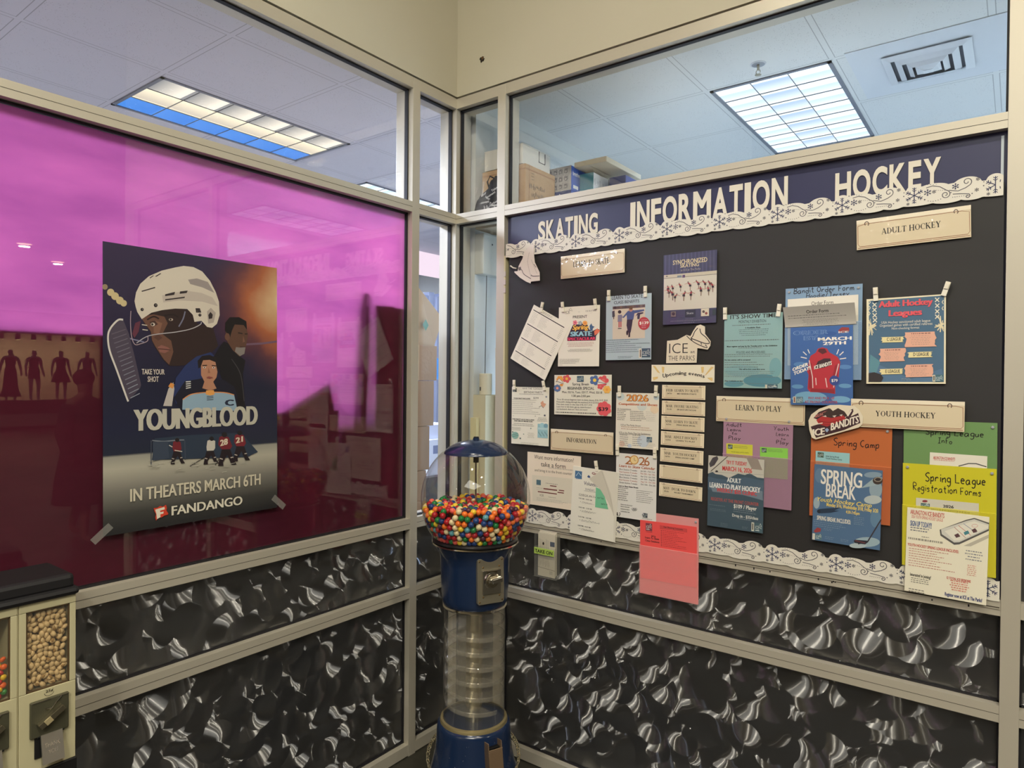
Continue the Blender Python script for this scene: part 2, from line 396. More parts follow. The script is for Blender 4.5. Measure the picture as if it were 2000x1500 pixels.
# ------------------------------------------------------------------ surface materials
def nodes_mat(name):
    m = bpy.data.materials.new(name); m.use_nodes = True; return m, m.node_tree, m.node_tree.nodes['Principled BSDF']
def alu_mat():
    m, nt, b = nodes_mat('brushed_aluminium'); L = nt.links.new
    b.inputs['Base Color'].default_value = (*lin((196, 189, 173)), 1); b.inputs['Metallic'].default_value = .35; b.inputs['Roughness'].default_value = .42
    tc = nt.nodes.new('ShaderNodeTexCoord'); mp = nt.nodes.new('ShaderNodeMapping'); mp.inputs['Scale'].default_value = (60, 60, 3)
    n = nt.nodes.new('ShaderNodeTexNoise'); n.inputs['Scale'].default_value = 8
    mr = nt.nodes.new('ShaderNodeMapRange'); mr.inputs[3].default_value = .36; mr.inputs[4].default_value = .5
    L(tc.outputs['Object'], mp.inputs[0]); L(mp.outputs[0], n.inputs['Vector']); L(n.outputs['Fac'], mr.inputs[0]); L(mr.outputs[0], b.inputs['Roughness'])
    return m
ALU = alu_mat()
SEAM = M((70, 64, 54), .8); BLACK = M((14, 13, 16), .5); GASK = M((20, 18, 24), .6)
def plaster():
    m, nt, b = nodes_mat('cream_plaster'); L = nt.links.new
    b.inputs['Roughness'].default_value = .75
    tc = nt.nodes.new('ShaderNodeTexCoord'); n = nt.nodes.new('ShaderNodeTexNoise'); n.inputs['Scale'].default_value = 2.2; n.inputs['Detail'].default_value = 6
    cr = nt.nodes.new('ShaderNodeValToRGB'); cr.color_ramp.elements[0].color = (*lin((190, 184, 163)), 1); cr.color_ramp.elements[1].color = (*lin((197, 191, 171)), 1)
    n2 = nt.nodes.new('ShaderNodeTexNoise'); n2.inputs['Scale'].default_value = 160; bp = nt.nodes.new('ShaderNodeBump'); bp.inputs['Strength'].default_value = .05
    L(tc.outputs['Object'], n.inputs['Vector']); L(n.outputs['Fac'], cr.inputs[0]); L(cr.outputs[0], b.inputs['Base Color'])
    L(tc.outputs['Object'], n2.inputs['Vector']); L(n2.outputs['Fac'], bp.inputs['Height']); L(bp.outputs[0], b.inputs['Normal'])
    return m
CREAM = plaster()
def tile_mat(ox, oy, rgb):
    """mineral-fibre ceiling: 0.61 m lay-in tiles, T-bar grid and pinholes"""
    m, nt, b = nodes_mat('ceiling_tile'); L = nt.links.new; N = nt.nodes.new
    b.inputs['Roughness'].default_value = .85
    tc = N('ShaderNodeTexCoord'); sp = N('ShaderNodeSeparateXYZ'); L(tc.outputs['Object'], sp.inputs[0])
    def mth(op, a, v=None, c=None):
        k = N('ShaderNodeMath'); k.operation = op
        for i, q in enumerate((a, v, c)):
            if q is None: continue
            if isinstance(q, (int, float)): k.inputs[i].default_value = q
            else: L(q, k.inputs[i])
        return k.outputs[0]
    d = []
    for ax, o in ((0, ox), (1, oy)):
        t = mth('SUBTRACT', sp.outputs[ax], o); t = mth('DIVIDE', t, .61); t = mth('FRACT', t)
        t = mth('SUBTRACT', t, .5); t = mth('ABSOLUTE', t); t = mth('SUBTRACT', .5, t); d.append(mth('MULTIPLY', t, .61))
    mn = mth('MINIMUM', d[0], d[1])
    grid = mth('LESS_THAN', mn, .012)
    edge = mth('COMPARE', mn, .0135, .0018)
    vo = N('ShaderNodeTexVoronoi'); vo.inputs['Scale'].default_value = 95; L(tc.outputs['Object'], vo.inputs['Vector'])
    hole = mth('LESS_THAN', vo.outputs['Distance'], .17)
    n = N('ShaderNodeTexNoise'); n.inputs['Scale'].default_value = 9; L(tc.outputs['Object'], n.inputs['Vector'])
    hole = mth('MULTIPLY', hole, mth('GREATER_THAN', n.outputs['Fac'], .47))
    notg = mth('SUBTRACT', 1, grid); hole = mth('MULTIPLY', hole, notg)
    dark = mth('MAXIMUM', mth('MULTIPLY', hole, .45), mth('MULTIPLY', edge, .5))
    mx = N('ShaderNodeMix'); mx.data_type = 'RGBA'; L(dark, mx.inputs[0])
    mx.inputs[6].default_value = (*lin(rgb), 1); mx.inputs[7].default_value = (*lin((70, 70, 72)), 1); L(mx.outputs[2], b.inputs['Base Color'])
    n3 = N('ShaderNodeTexNoise'); n3.inputs['Scale'].default_value = 220; L(tc.outputs['Object'], n3.inputs['Vector'])
    h = mth('SUBTRACT', mth('MULTIPLY', n3.outputs['Fac'], .3), hole)
    bp = N('ShaderNodeBump'); bp.inputs['Strength'].default_value = .35; bp.inputs['Distance'].default_value = .004; L(h, bp.inputs['Height']); L(bp.outputs[0], b.inputs['Normal'])
    return m
def floor_mat():
    m, nt, b = nodes_mat('dark_floor'); L = nt.links.new; N = nt.nodes.new
    tc = N('ShaderNodeTexCoord'); n = N('ShaderNodeTexNoise'); n.inputs['Scale'].default_value = 40; n.inputs['Detail'].default_value = 5
    cr = N('ShaderNodeValToRGB'); cr.color_ramp.elements[0].color = (*lin((38, 37, 32)), 1); cr.color_ramp.elements[1].color = (*lin((60, 57, 48)), 1)
    L(tc.outputs['Object'], n.inputs['Vector']); L(n.outputs['Fac'], cr.inputs[0]); L(cr.outputs[0], b.inputs['Base Color']); b.inputs['Roughness'].default_value = .5
    return m

# ------------------------------------------------------------------ the shell
sbox('floor', (-8, -14, -.1), (30, 14, 0), floor_mat())
sbox('floor_bounce', (-8, -4.6, 0), (-.13, 4.6, .006), M((150, 146, 142), .7)); sbox('floor_bounce', (.03, .13, 0), (3.6, 4.6, .006), M((150, 148, 142), .7))  # pale slabs added over the dark floor to bounce light onto the ceilings
PALE = M((206, 204, 200), .8); OFFW = M((196, 198, 196), .7)
sbox('ceiling', (0, -14, 5.0), (30, 14, 5.1), M((226, 216, 208), .9))
sbox('wall_left', (-.13, -4.6, 3.289), (.006, .0, 5.0), CREAM)
sbox('wall_right', (-.13, -.006, 3.289), (3.6, .13, 5.0), CREAM)
sbox('wall_back', (-8, -14.1, 0), (30, -14, 5), M((196, 180, 150), .8))
sbox('wall_end', (-.13, -14, 0), (-.10, -4.6, 5.0), M((196, 180, 150), .8)) if False else None
sbox('wall_west', (-8.1, -14, 0), (-8, 14, 5), OFFW)
sbox('wall_south', (-8, -4.72, 0), (-.001, -4.6, 5.0), CREAM)
sbox('wall_north', (-8, 4.6, 0), (4.1, 4.7, 5.0), OFFW)
sbox('wall_partition', (-.10, .13, 0), (.02, 4.6, 3.35), M((206, 210, 208), .7))
sbox('wall_side', (3.6, -.006, 0), (3.7, 4.6, 5.0), CREAM)
# ceilings of the two rooms behind the glass
sbox('ceiling', (-8, -4.6, 3.35), (-.13, 4.6, 3.40), tile_mat(0, 0, (202, 202, 210)))
bpy.data.objects['ceiling.001'].location = Vector((-4.065, 0, 3.375))
def tile_at(o, gx, gy):
    """shift the grid so that a T-bar runs along x=gx and y=gy"""
    m = o.data.materials[0]; k = 0
    for n in m.node_tree.nodes:
        if n.type == 'MATH' and n.operation == 'SUBTRACT' and n.inputs[0].is_linked and not n.inputs[1].is_linked and n.inputs[1].default_value == 0 and k < 2:
            n.inputs[1].default_value = (gx - o.location.x, gy - o.location.y)[k]; k += 1
tile_at(bpy.data.objects['ceiling.001'], -.47, -.975)
sbox('ceiling', (.02, .13, 3.35), (3.6, 4.6, 3.40), tile_mat(0, 0, (214, 216, 214)))
tile_at(bpy.data.objects['ceiling.002'], 1.015, .205)

# ------------------------------------------------------------------ aluminium storefront framing
ntrim = [0]
def trim(k, origin, bevel=.0012):
    ntrim[0] += 1; return k.build('trim_%d' % ntrim[0], kind='structure', origin=origin, bevel=bevel)
D = .115
def rail_left(z0, z1, y0=-4.6, y1=0, seam=True):
    k = MB(); k.box((-D, y0, z0), (0, y1, z1), ALU)
    if seam: k.box((0, y0, (z0 + z1) / 2 - .0008), (.0004, y1, (z0 + z1) / 2 + .0008), SEAM)
    trim(k, (-D / 2, (y0 + y1) / 2, z0), 0)
def rail_right(z0, z1, x0=0, x1=3.6, seam=True, holes=False):
    k = MB(); k.box((x0, 0, z0), (x1, D, z1), ALU)
    if seam: k.box((x0, -.0004, (z0 + z1) / 2 - .0008), (x1, 0, (z0 + z1) / 2 + .0008), SEAM)
    if holes:
        for x in (.875, .93, 1.3, 1.47, 1.54, 1.60, 1.77, 1.815, 1.82, 1.826, 1.87, 1.905, 2.12, 2.22):
            k.box((x - .0022, -.0005, 1.116 + random.uniform(0, .008)), (x + .0022, .001, 1.122 + random.uniform(0, .006)), BLACK)
    trim(k, ((x0 + x1) / 2, D / 2, z0), 0)
RAILS = [(3.2317, 3.2828), (2.637, 2.6872), (1.106, 1.157), (.770, .8225), (.006, .0586)]
for i, (a, b) in enumerate(RAILS):
    rail_left(a, b, seam=i in (1, 2, 3)); rail_right(a, b, seam=i in (1, 3), holes=i == 2)
# lip of the board's lower rail
k = MB(); k.box((.325, -.004, 1.1275), (2.3, .001, 1.1305), ALU); k.box((.325, -.002, 1.1305), (2.3, .001, 1.134), SEAM); trim(k, (1.3, 0, 1.128), 0)
def post(x0, y0, x1, y1, z0=0, z1=3.2828):
    k = MB(); k.box((x0, y0, z0), (x1, y1, z1), ALU); trim(k, ((x0 + x1) / 2, (y0 + y1) / 2, z0))
post(-D, -.3137, .0006, -.2656); post(-D, -3.25, .0006, -3.2)
post(-D, 0, 0, D)                                             # corner post
post(.2706, -.0006, .3186, D); post(2.303, -.003, 2.3534, D); post(3.55, -.0006, 3.6, D)
# black base under the bottom rails
k = MB(); k.box((-D, -4.6, 0), (-.012, 0, .008), BLACK); k.box((0, .012, 0), (3.6, D, .008), BLACK); trim(k, (0, 0, 0), 0)
# knock-out hole in the plaster above the right glass
k = MB(); n = 18; rn = random.Random(2)
pts = [(.0135 * (1 + rn.uniform(-.3, .35)) * math.cos(2 * PI * i / n), .015 * (1 + rn.uniform(-.3, .35)) * math.sin(2 * PI * i / n)) for i in range(n)]
k.add([(p[0], -.0008, p[1]) for p in pts], [tuple(range(n))], M((30, 24, 16), .9))
k.add([(p[0] * .5 + .003, -.0011, p[1] * .55 + .006) for p in pts], [tuple(range(n))], M((96, 70, 40), .9))
k.build('wall_hole', loc=(.172, -.0062, 3.437), label='small ragged dark hole in the cream wall above the right glass', cat='hole')

# glazing
GL = glass(ior=1.5, boost=1.0)
def film_mat():
    m = bpy.data.materials.new('magenta_film'); m.use_nodes = True; nt = m.node_tree; nt.nodes.clear(); L = nt.links.new; N = nt.nodes.new
    tc = N('ShaderNodeTexCoord'); n = N('ShaderNodeTexNoise'); n.inputs['Scale'].default_value = 2.4; n.inputs['Detail'].default_value = 8; n.inputs['Roughness'].default_value = .62
    mp = N('ShaderNodeMapping'); mp.inputs['Rotation'].default_value = (.6, 0, 0); mp.inputs['Scale'].default_value = (1, 1, 3.2); L(tc.outputs['Object'], mp.inputs[0]); L(mp.outputs[0], n.inputs['Vector'])
    cr = N('ShaderNodeValToRGB'); cr.color_ramp.elements[0].position = .3; cr.color_ramp.elements[1].position = .7
    cr.color_ramp.elements[0].color = (.45, .21, .38, 1); cr.color_ramp.elements[1].color = (.60, .29, .46, 1); L(n.outputs['Fac'], cr.inputs[0])
    tl = N('ShaderNodeBsdfTranslucent'); L(cr.outputs[0], tl.inputs[0])
    df = N('ShaderNodeBsdfDiffuse'); df.inputs[0].default_value = (.055, .013, .021, 1)
    tr = N('ShaderNodeBsdfTransparent'); tr.inputs[0].default_value = (.42, .13, .30, 1)
    m1 = N('ShaderNodeMixShader'); m1.inputs[0].default_value = .11; L(tl.outputs[0], m1.inputs[1]); L(tr.outputs[0], m1.inputs[2])
    ad = N('ShaderNodeAddShader'); L(m1.outputs[0], ad.inputs[0]); L(df.outputs[0], ad.inputs[1])
    o = N('ShaderNodeOutputMaterial'); L(ad.outputs[0], o.inputs[0]); return m
FILM = film_mat()
nwin = [0]
def window(wall, a0, a1, z0, z1, film=False):
    """glass with its black gasket in one opening of the framing"""
    nwin[0] += 1; g = MB(); q = MB(); t = .0065
    def put(mb, d0, d1, s0, s1, h0, h1, mat):
        if wall == 'L': mb.box((-d1, s0, h0), (-d0, s1, h1), mat)
        else: mb.box((s0, d0, h0), (s1, d1, h1), mat)
    put(g, .038, .044, a0, a1, z0, z1, GL)
    for s0, s1, h0, h1 in ((a0, a0 + t, z0, z1), (a1 - t, a1, z0, z1), (a0, a1, z0, z0 + t), (a0, a1, z1 - t, z1)):
        put(q, .030, .052, s0, s1, h0, h1, GASK)
    c = (-.041, (a0 + a1) / 2, z0) if wall == 'L' else ((a0 + a1) / 2, .041, z0)
    o = g.build('window_%d' % nwin[0], kind='structure', origin=c)
    gq = q.build('gasket', o); gq.matrix_parent_inverse = Matrix.Translation(-Vector(c))
    if film:
        f = MB(); f.box((-.0462, a0 + .008, z0 + .008), (-.0447, a1 - .008, z1 - .008), FILM)
        fo = f.build('tint_film', o); fo.matrix_parent_inverse = Matrix.Translation(-Vector(c)); fo['label'] = 'magenta film stuck on the inside of the glass'
    return o
window('L', -3.2, -.3137, 2.6872, 3.2317); window('L', -3.2, -.3137, 1.157, 2.637, film=True)
window('L', -.2656, 0, 2.6872, 3.2317); window('L', -.2656, 0, 1.157, 2.637)
window('R', 0, .2706, 2.6872, 3.2317); window('R', 0, .2706, 1.157, 2.637)
window('R', .3186, 2.303, 2.6872, 3.2317); window('R', 2.3534, 3.55, 2.6872, 3.2317)
window('L', -4.6, -3.25, 1.157, 3.2317)
# ------------------------------------------------------------------ engine-turned metal panels
def swirl_mat():
    m = bpy.data.materials.new('engine_turned_metal'); m.use_nodes = True; nt = m.node_tree; nt.nodes.clear(); L = nt.links.new; N = nt.nodes.new
    at = N('ShaderNodeAttribute'); at.attribute_name = 'brush'
    lob = []
    for col, ro, an in (((.10, .099, .10, 1), .30, .93), ((.15, .149, .15, 1), .52, .86)):
        g = N('ShaderNodeBsdfAnisotropic'); g.inputs['Color'].default_value = col; g.inputs['Roughness'].default_value = ro; g.inputs['Anisotropy'].default_value = an
        L(at.outputs['Vector'], g.inputs['Tangent']); lob.append(g)
    d = N('ShaderNodeBsdfDiffuse'); d.inputs[0].default_value = (.018, .018, .019, 1)
    a0 = N('ShaderNodeAddShader'); L(lob[0].outputs[0], a0.inputs[0]); L(lob[1].outputs[0], a0.inputs[1])
    ad = N('ShaderNodeAddShader'); L(a0.outputs[0], ad.inputs[0]); L(d.outputs[0], ad.inputs[1])
    o = N('ShaderNodeOutputMaterial'); L(ad.outputs[0], o.inputs[0]); return m
SWIRL = swirl_mat()
npan = [0]
def swirl_panel(wall, a0, a1, z0, z1, seed):
    """metal sheet finished with overlapping spun discs, each disc brushed round its own centre"""
    rn = random.Random(seed); W, H = a1 - a0, z1 - z0; R = .070; vs = []; fs = []; tg = []
    pts = []; step = .060
    for i in range(int(W / step) + 3):
        for j in range(int(H / step) + 3):
            pts.append((i * step - step + rn.uniform(-.028, .028), j * step - step + rn.uniform(-.028, .028)))
    sx, sy = rn.choice(((.75, .65), (-.7, .7), (.6, -.8))); pts.sort(key=lambda q: q[0] * sx + q[1] * sy + rn.uniform(-.11, .11)); n = 26
    def w3(x, y, d): return (-.040 + d, a0 + x, z0 + y) if wall == 'L' else (a0 + x, .040 - d, z0 + y)
    def t3(x, y): return (0, x, y) if wall == 'L' else (x, 0, y)
    b = 0
    vs += [w3(0, 0, -.0005), w3(W, 0, -.0005), w3(W, H, -.0005), w3(0, H, -.0005)]; fs.append((0, 1, 2, 3)); tg += [t3(1, 0)] * 4
    for q, (cx, cy) in enumerate(pts):
        r = R * rn.uniform(.86, 1.1); d = q * 3e-6; ph = rn.uniform(0, 6)
        # drag of the spinning pad: the disc is a short stadium, not a perfect circle
        ring = []
        for k in range(n):
            a = ph + 2 * PI * k / n; ring.append((cx + r * math.cos(a), cy + r * math.sin(a)))
        clip = [(min(max(x, 0), W), min(max(y, 0), H)) for x, y in ring]
        cc = (min(max(cx, 0), W), min(max(cy, 0), H))
        if max(c[0] for c in clip) - min(c[0] for c in clip) < .004 or max(c[1] for c in clip) - min(c[1] for c in clip) < .004: continue
        b = len(vs); vs.append(w3(*cc, d)); vs += [w3(*c, d) for c in clip]
        va = rn.uniform(0, 2 * PI); vd = r * rn.uniform(.6, 1.35); vx, vy = cx + vd * math.cos(va), cy + vd * math.sin(va)   # the polishing arm swings about a pivot outside the disc
        def brush(px, py):
            ddx, ddy = px - vx, py - vy; ln = math.hypot(ddx, ddy); return t3(-ddy / ln, ddx / ln)
        for k in range(n):
            k2 = (k + 1) % n
            fs.append((b, b + 1 + k, b + 1 + k2)); tg += [brush(*cc), brush(*clip[k]), brush(*clip[k2])]
    npan[0] += 1
    me = bpy.data.meshes.new('metal_panel'); me.from_pydata(vs, [], fs); me.materials.append(SWIRL)
    at = me.attributes.new('brush', 'FLOAT_VECTOR', 'CORNER'); at.data.foreach_set('vector', [c for t in tg for c in t]); me.update()
    o = bpy.data.objects.new('wall_panel_%d' % npan[0], me); COL.objects.link(o); o['kind'] = 'structure'
    q = MB(); t = .006
    for s0, s1, h0, h1 in ((a0, a0 + t, z0, z1), (a1 - t, a1, z0, z1), (a0, a1, z0, z0 + t), (a0, a1, z1 - t, z1)):
        if wall == 'L': q.box((-.052, s0, h0), (-.030, s1, h1), GASK)
        else: q.box((s0, .030, h0), (s1, .052, h1), GASK)
    q.build('gasket', o)
    return o
for a0, a1 in ((-3.2, -.3137), (-.2656, 0), (-4.6, -3.25)):
    swirl_panel('L', a0, a1, .8225, 1.106, 3 + npan[0]); swirl_panel('L', a0, a1, .0586, .770, 9 + npan[0])
for a0, a1 in ((0, .2706), (.3186, 2.303), (2.3534, 3.55)):
    swirl_panel('R', a0, a1, .8225, 1.106, 30 + npan[0]); swirl_panel('R', a0, a1, .0586, .770, 40 + npan[0])
# backs of the solid panels
sbox('wall_infill', (-.060, -4.6, 0), (-.054, 0, 1.157), M((60, 60, 62), .8)); sbox('wall_infill', (0, .054, 0), (3.6, .060, 1.157), M((60, 60, 62), .8))

# ------------------------------------------------------------------ notice board
bo = empty('notice_board', (1.31, 0, 1.16), 'large black notice board with a navy heading strip, filling the right wall bay', 'notice board')
def kid(mb, name, par, **k):
    o = mb.build(name, par, **k); o.matrix_parent_inverse = Matrix.Translation(-par.location); return o
k = MB(); k.box((.3186, .030, 1.157), (2.303, .040, 2.637), M((48, 50, 84), .38)); kid(k, 'backing', bo)['label'] = 'navy blue backing sheet'
k = MB()
NB = 40
bk = M((38, 36, 36), .62, bump=.25, bscale=7)
vs = []
for j in range(9):
    for i in range(NB + 1):
        x = .346 + (2.2965 - .346) * i / NB; z = 1.158 + (2.47 - 1.158) * j / 8
        vs.append((x, .004 + .0016 * math.sin(x * 9 + z * 4) * math.cos(z * 5), z))
fs = [(j * (NB + 1) + i, j * (NB + 1) + i + 1, (j + 1) * (NB + 1) + i + 1, (j + 1) * (NB + 1) + i) for j in range(8) for i in range(NB)]
k.add(vs, fs, bk, True); k.box((.346, .0062, 1.158), (2.2965, .029, 2.47), bk); kid(k, 'black_paper', bo)
k = MB(); k.box((.3187, -.0005, 1.157), (.3275, .03, 2.44), M((200, 190, 150), .5))
for z in (2.27, 2.31, 2.35): k.box((.3187, -.004, z - .012), (.331, .0, z + .012), ALU)
kid(k, 'hinge', bo)['label'] = 'pale edge strip with a small metal hinge'
k = MB(); k.box((2.2860, .0255, 2.33), (2.2935, .030, 2.622), M((196, 206, 212), .6)); kid(k, 'tape', bo)['label'] = 'narrow pale tape at the right edge'
sbox('wall_board', (2.3534, .025, 1.157), (3.55, .04, 2.637), M((54, 52, 52), .6))

# cut-out letters
CUT = M((224, 217, 200), .7)
LW = {'I': .42, 'N': 1.02, 'M': 1.28, 'K': 1.0, 'S': .86, 'A': 1.04, 'T': .9, 'G': .98, 'F': .78, 'O': 1.1, 'R': .96, 'H': 1.02, 'C': .9, 'E': .74, 'Y': .98}
ORD = {1: 'first', 2: 'second', 3: 'third'}
def word(txt, x0, x1, z0, z1, rise=0):
    tot = sum(LW[c] for c in txt) + .12 * (len(txt) - 1); s = (x1 - x0) / tot; x = x0; seen = {}
    for ch in txt:
        seen[ch] = seen.get(ch, 0) + 1
        vs, fs, gx0, gx1, _, y0, y1 = glyphs(ch, .0 if ch in 'MWN' else .034, 0, .5, 5)
        wd = LW[ch] * s; k = MB(); zz = [v[2] for v in vs]
        for j, e in enumerate((-.035, -.018, 0, .018, .035) if ch in 'MWN' else (0,)):   # heavy uprights
            k.add([((v[0] + e - gx0 + (.035 if ch in 'MWN' else 0)) / (gx1 - gx0 + (.07 if ch in 'MWN' else 0)) * wd - wd / 2, -(v[2] + .5) * .0022 - j * .00001, (v[1] - y0) / (y1 - y0) * (z1 - z0)) for v in vs], fs, CUT)
        many = txt.count(ch) > 1
        lab = 'cream cut-out letter %s%s of the heading %s' % (ch, '', txt) if not many else 'cream cut-out letter %s, the %s one in the heading %s' % (ch, ORD[seen[ch]], txt)
        k.build('cutout_letter', loc=(x + wd / 2, .0285, z0 + rise * (x - x0)), label=lab, cat='letter', group='cut-out letters of the heading ' + txt)
        x += wd + .12 * s
word('SKATING', .502, .826, 2.492, 2.587); word('INFORMATION', .987, 1.640, 2.487, 2.605, .006); word('HOCKEY', 1.803, 2.125, 2.487, 2.588)

# scalloped snow border
def border(name, label, x0, x1, zc, ph, off, flip=1, sag=None):
    T = .2205; k = MB(); W = M((222, 217, 204), .6); navy = M((44, 50, 84), .7); grey = M((84, 82, 88), .7)
    def bump(t, c, w_, h): d = (t - c + .5) % 1 - .5; return h * max(0, 1 - (d / w_) ** 2) ** .6
    def top(x):
        t = ((x - ph) / T) % 1
        return zc + .018 + max(bump(t, -.33, .17, .020), bump(t, 0, .11, .018), bump(t, .25, .2, .014), bump(t, .52, .14, .006))
    def bot(x):
        t = ((x - ph) / T) % 1
        return zc - .030 - max(bump(t, 0.05, .22, .006), bump(t, .42, .19, .009), bump(t, .72, .14, .008))
    N = int((x1 - x0) / T * 44); vs = []; fs = []
    for i in range(N + 1):
        x = x0 + (x1 - x0) * i / N
        for d in (0, .0005): vs += [(x, -off + d, top(x)), (x, -off + d, bot(x))]
    for i in range(N):
        a = 4 * i; fs += [(a + 1, a + 5, a + 4, a), (a + 2, a + 6, a + 7, a + 3), (a, a + 4, a + 6, a + 2), (a + 5, a + 1, a + 3, a + 7)]
    k.add(vs, fs, W); lay = [0]
    def rb(pts, wd, mat):
        lay[0] += 1; pts = [p for p in pts if x0 + .002 < p[0] < x1 - .002]
        if len(pts) < 2: return
        v2, f2 = ribbon2(pts, wd); k.add([(v[0], -off - .0002 - lay[0] % 7 * .00002, v[1]) for v in v2], [f[::-1] for f in f2], mat)
    def dot(x, z, r, mat):
        if not x0 + r < x < x1 - r: return
        k.add([(x + r * math.cos(2 * PI * i / 8), -off - .00035, z + r * math.sin(2 * PI * i / 8)) for i in range(8)], [tuple(range(8))], mat)
    def flake(x, z, r, mat, wd):
        for i in range(6):
            a = PI / 2 + i * PI / 3; e = (x + r * math.cos(a), z + r * math.sin(a)); rb([(x, z), e], wd, mat)
            for f in (.5, .75):
                p = (x + r * f * math.cos(a), z + r * f * math.sin(a))
                for s in (1, -1): rb([p, (p[0] + r * .28 * math.cos(a + s * .9), p[1] + r * .28 * math.sin(a + s * .9))], wd * .8, mat)
    def spiral(x, z, r, turns, a0, sg, tail):
        P = [(x + r * (1 - .8 * i / 26) * math.cos(a0 + sg * turns * 2 * PI * i / 26), z + r * (1 - .8 * i / 26) * math.sin(a0 + sg * turns * 2 * PI * i / 26)) for i in range(27)]
        rb(tail + P, .0024, grey)
    for q in range(-1, int((x1 - x0) / T) + 3):
        c = ph + (math.floor((x0 - ph) / T) + q) * T
        flake(c, zc, .027, navy, .0026); flake(c + .038, zc + .004, .011, navy, .0018); flake(c + .115, zc + .012, .010, navy, .0018)
        flake(c + .056, zc + .004, .006, grey, .0014); flake(c + .175, zc + .026, .006, grey, .0014); flake(c + .172, zc - .008, .006, grey, .0014); flake(c - .018, zc - .026, .005, grey, .0012)
        spiral(c + .088, zc - .010, .014, 1.5, 1.4, -1, [(c + .034, zc + .020), (c + .052, zc + .024), (c + .072, zc + .018)])
        spiral(c + .146, zc + .022, .014, 1.2, -1.2, 1, [(c + .098, zc + .002), (c + .122, zc - .004), (c + .142, zc + .003)])
        spiral(c + .148, zc - .024, .007, 1.2, 1.2, -1, [(c + .108, zc - .012), (c + .13, zc - .014)])
        for i in range(6):
            dot(c + .022 + i * .008, zc + .029 + .002 * math.sin(i), .0019 - i * .0002, navy); dot(c + .108 + i * .006, zc - .022, .0013, grey)
            dot(c + .062 + i * .006, zc + .008 - i * .001, .0011, grey); dot(c + .040 + i * .007, zc - .024 - .003 * math.sin(i * .7), .0014, grey)
        for dx, dz, r in ((.03, -.018, .0024), (.103, -.006, .0018), (.16, -.018, .002), (.19, .002, .002), (-.03, .014, .0016)): dot(c + dx, zc + dz, r, grey)
    k.build(name, label=label, cat='border', group='snowflake borders of the notice board', origin=((x0 + x1) / 2, -off, zc))
border('scalloped_border', 'white scalloped snowflake border along the top of the black notice board', .331, 2.294, 2.463, .73, .0035)
border('scalloped_border', 'white scalloped snowflake border along the bottom of the black notice board', .415, 2.3, 1.188, .506, .0045)
# ------------------------------------------------------------------ sheets on the notice board
INK = (38, 36, 38); GREYI = (92, 90, 88); TAN = (216, 200, 168); PAPER = (233, 227, 212); BRN = (138, 84, 54); WHITE = (240, 236, 226)
QUIET = (150, 146, 138)
def sign(label, c, w, h, rot, src, txt, tx, off=.004, coat=.6, size=None):
    """tan heading card with a hung frame line, printed in serif capitals"""
    F = Fly('sign_card', label, 'sign', c, w, h, rot, TAN, off, src, coat=coat, rough=.45, group='tan heading cards', wave=.0008)
    (x0, y0), (x1, y1), (x2, y2), (x3, y3) = src
    def at(u, v):
        tx_ = (x0 + (x1 - x0) * u, y0 + (y1 - y0) * u); bx = (x3 + (x2 - x3) * u, y3 + (y2 - y3) * u)
        return (tx_[0] + (bx[0] - tx_[0]) * v, tx_[1] + (bx[1] - tx_[1]) * v)
    px = (x1 - x0) / 180
    F.poly([at(0, 0), at(1, 0), at(1, .13), at(0, .13)], (234, 222, 196))
    F.rib([at(.012, .2), at(.08, .15), at(.92, .15), at(.985, .2), at(.988, .82), at(.97, .9), at(.03, .9), at(.012, .82), at(.012, .2)], px * .8, BRN)
    F.rib([at(.01, .95), at(.99, .95)], px * .8, BRN)
    for u in (.09, .87):
        cx, cy = at(u, .15); r = px * 3.2
        F.rib([(cx + r * math.cos(a), cy + r * math.sin(a)) for a in [math.radians(k) for k in range(-230, 61, 24)]], px * 1.3, (84, 58, 44))
    F.t(tx[0], tx[1], tx[2], tx[3], txt, INK, font='serif')
    F.done()
sign('tan card reading LEARN TO SKATE at the upper left of the board', (.815, 2.351), .326, .103, .4, [(720, 497), (1500, 420), (1502, 703), (727, 775)], 'LEARN TO SKATE', (880, 632, 1320, 68))
sign('tan card reading INFORMATION below the birthday party sheet', (.769, 1.558), .327, .098, 0, [(602, 1238), (1362, 1283), (1362, 1560), (598, 1485)], 'INFORMATION', (783, 1392, 1150, 50))
sign('tan card reading LEARN TO PLAY above the purple folder', (1.553, 1.727), .33, .099, -.4, [(945, 830), (2012, 868), (2006, 1190), (928, 1145)], 'LEARN TO PLAY', (1180, 1006, 1735, 66), off=.0045, coat=1)
sign('tan card reading YOUTH HOCKEY beside the team logo sticker', (2.037, 1.730), .331, .097, -.3, [(820, 1196), (1925, 1227), (1920, 1510), (810, 1460)], 'YOUTH HOCKEY', (1058, 1362, 1645, 52), off=.014)
sign('tan card reading ADULT HOCKEY at the top right of the board', (2.046, 2.354), .331, .103, 1.2, [(740, 735), (1600, 617), (1603, 858), (746, 957)], 'ADULT HOCKEY', (932, 838, 1378, 44))

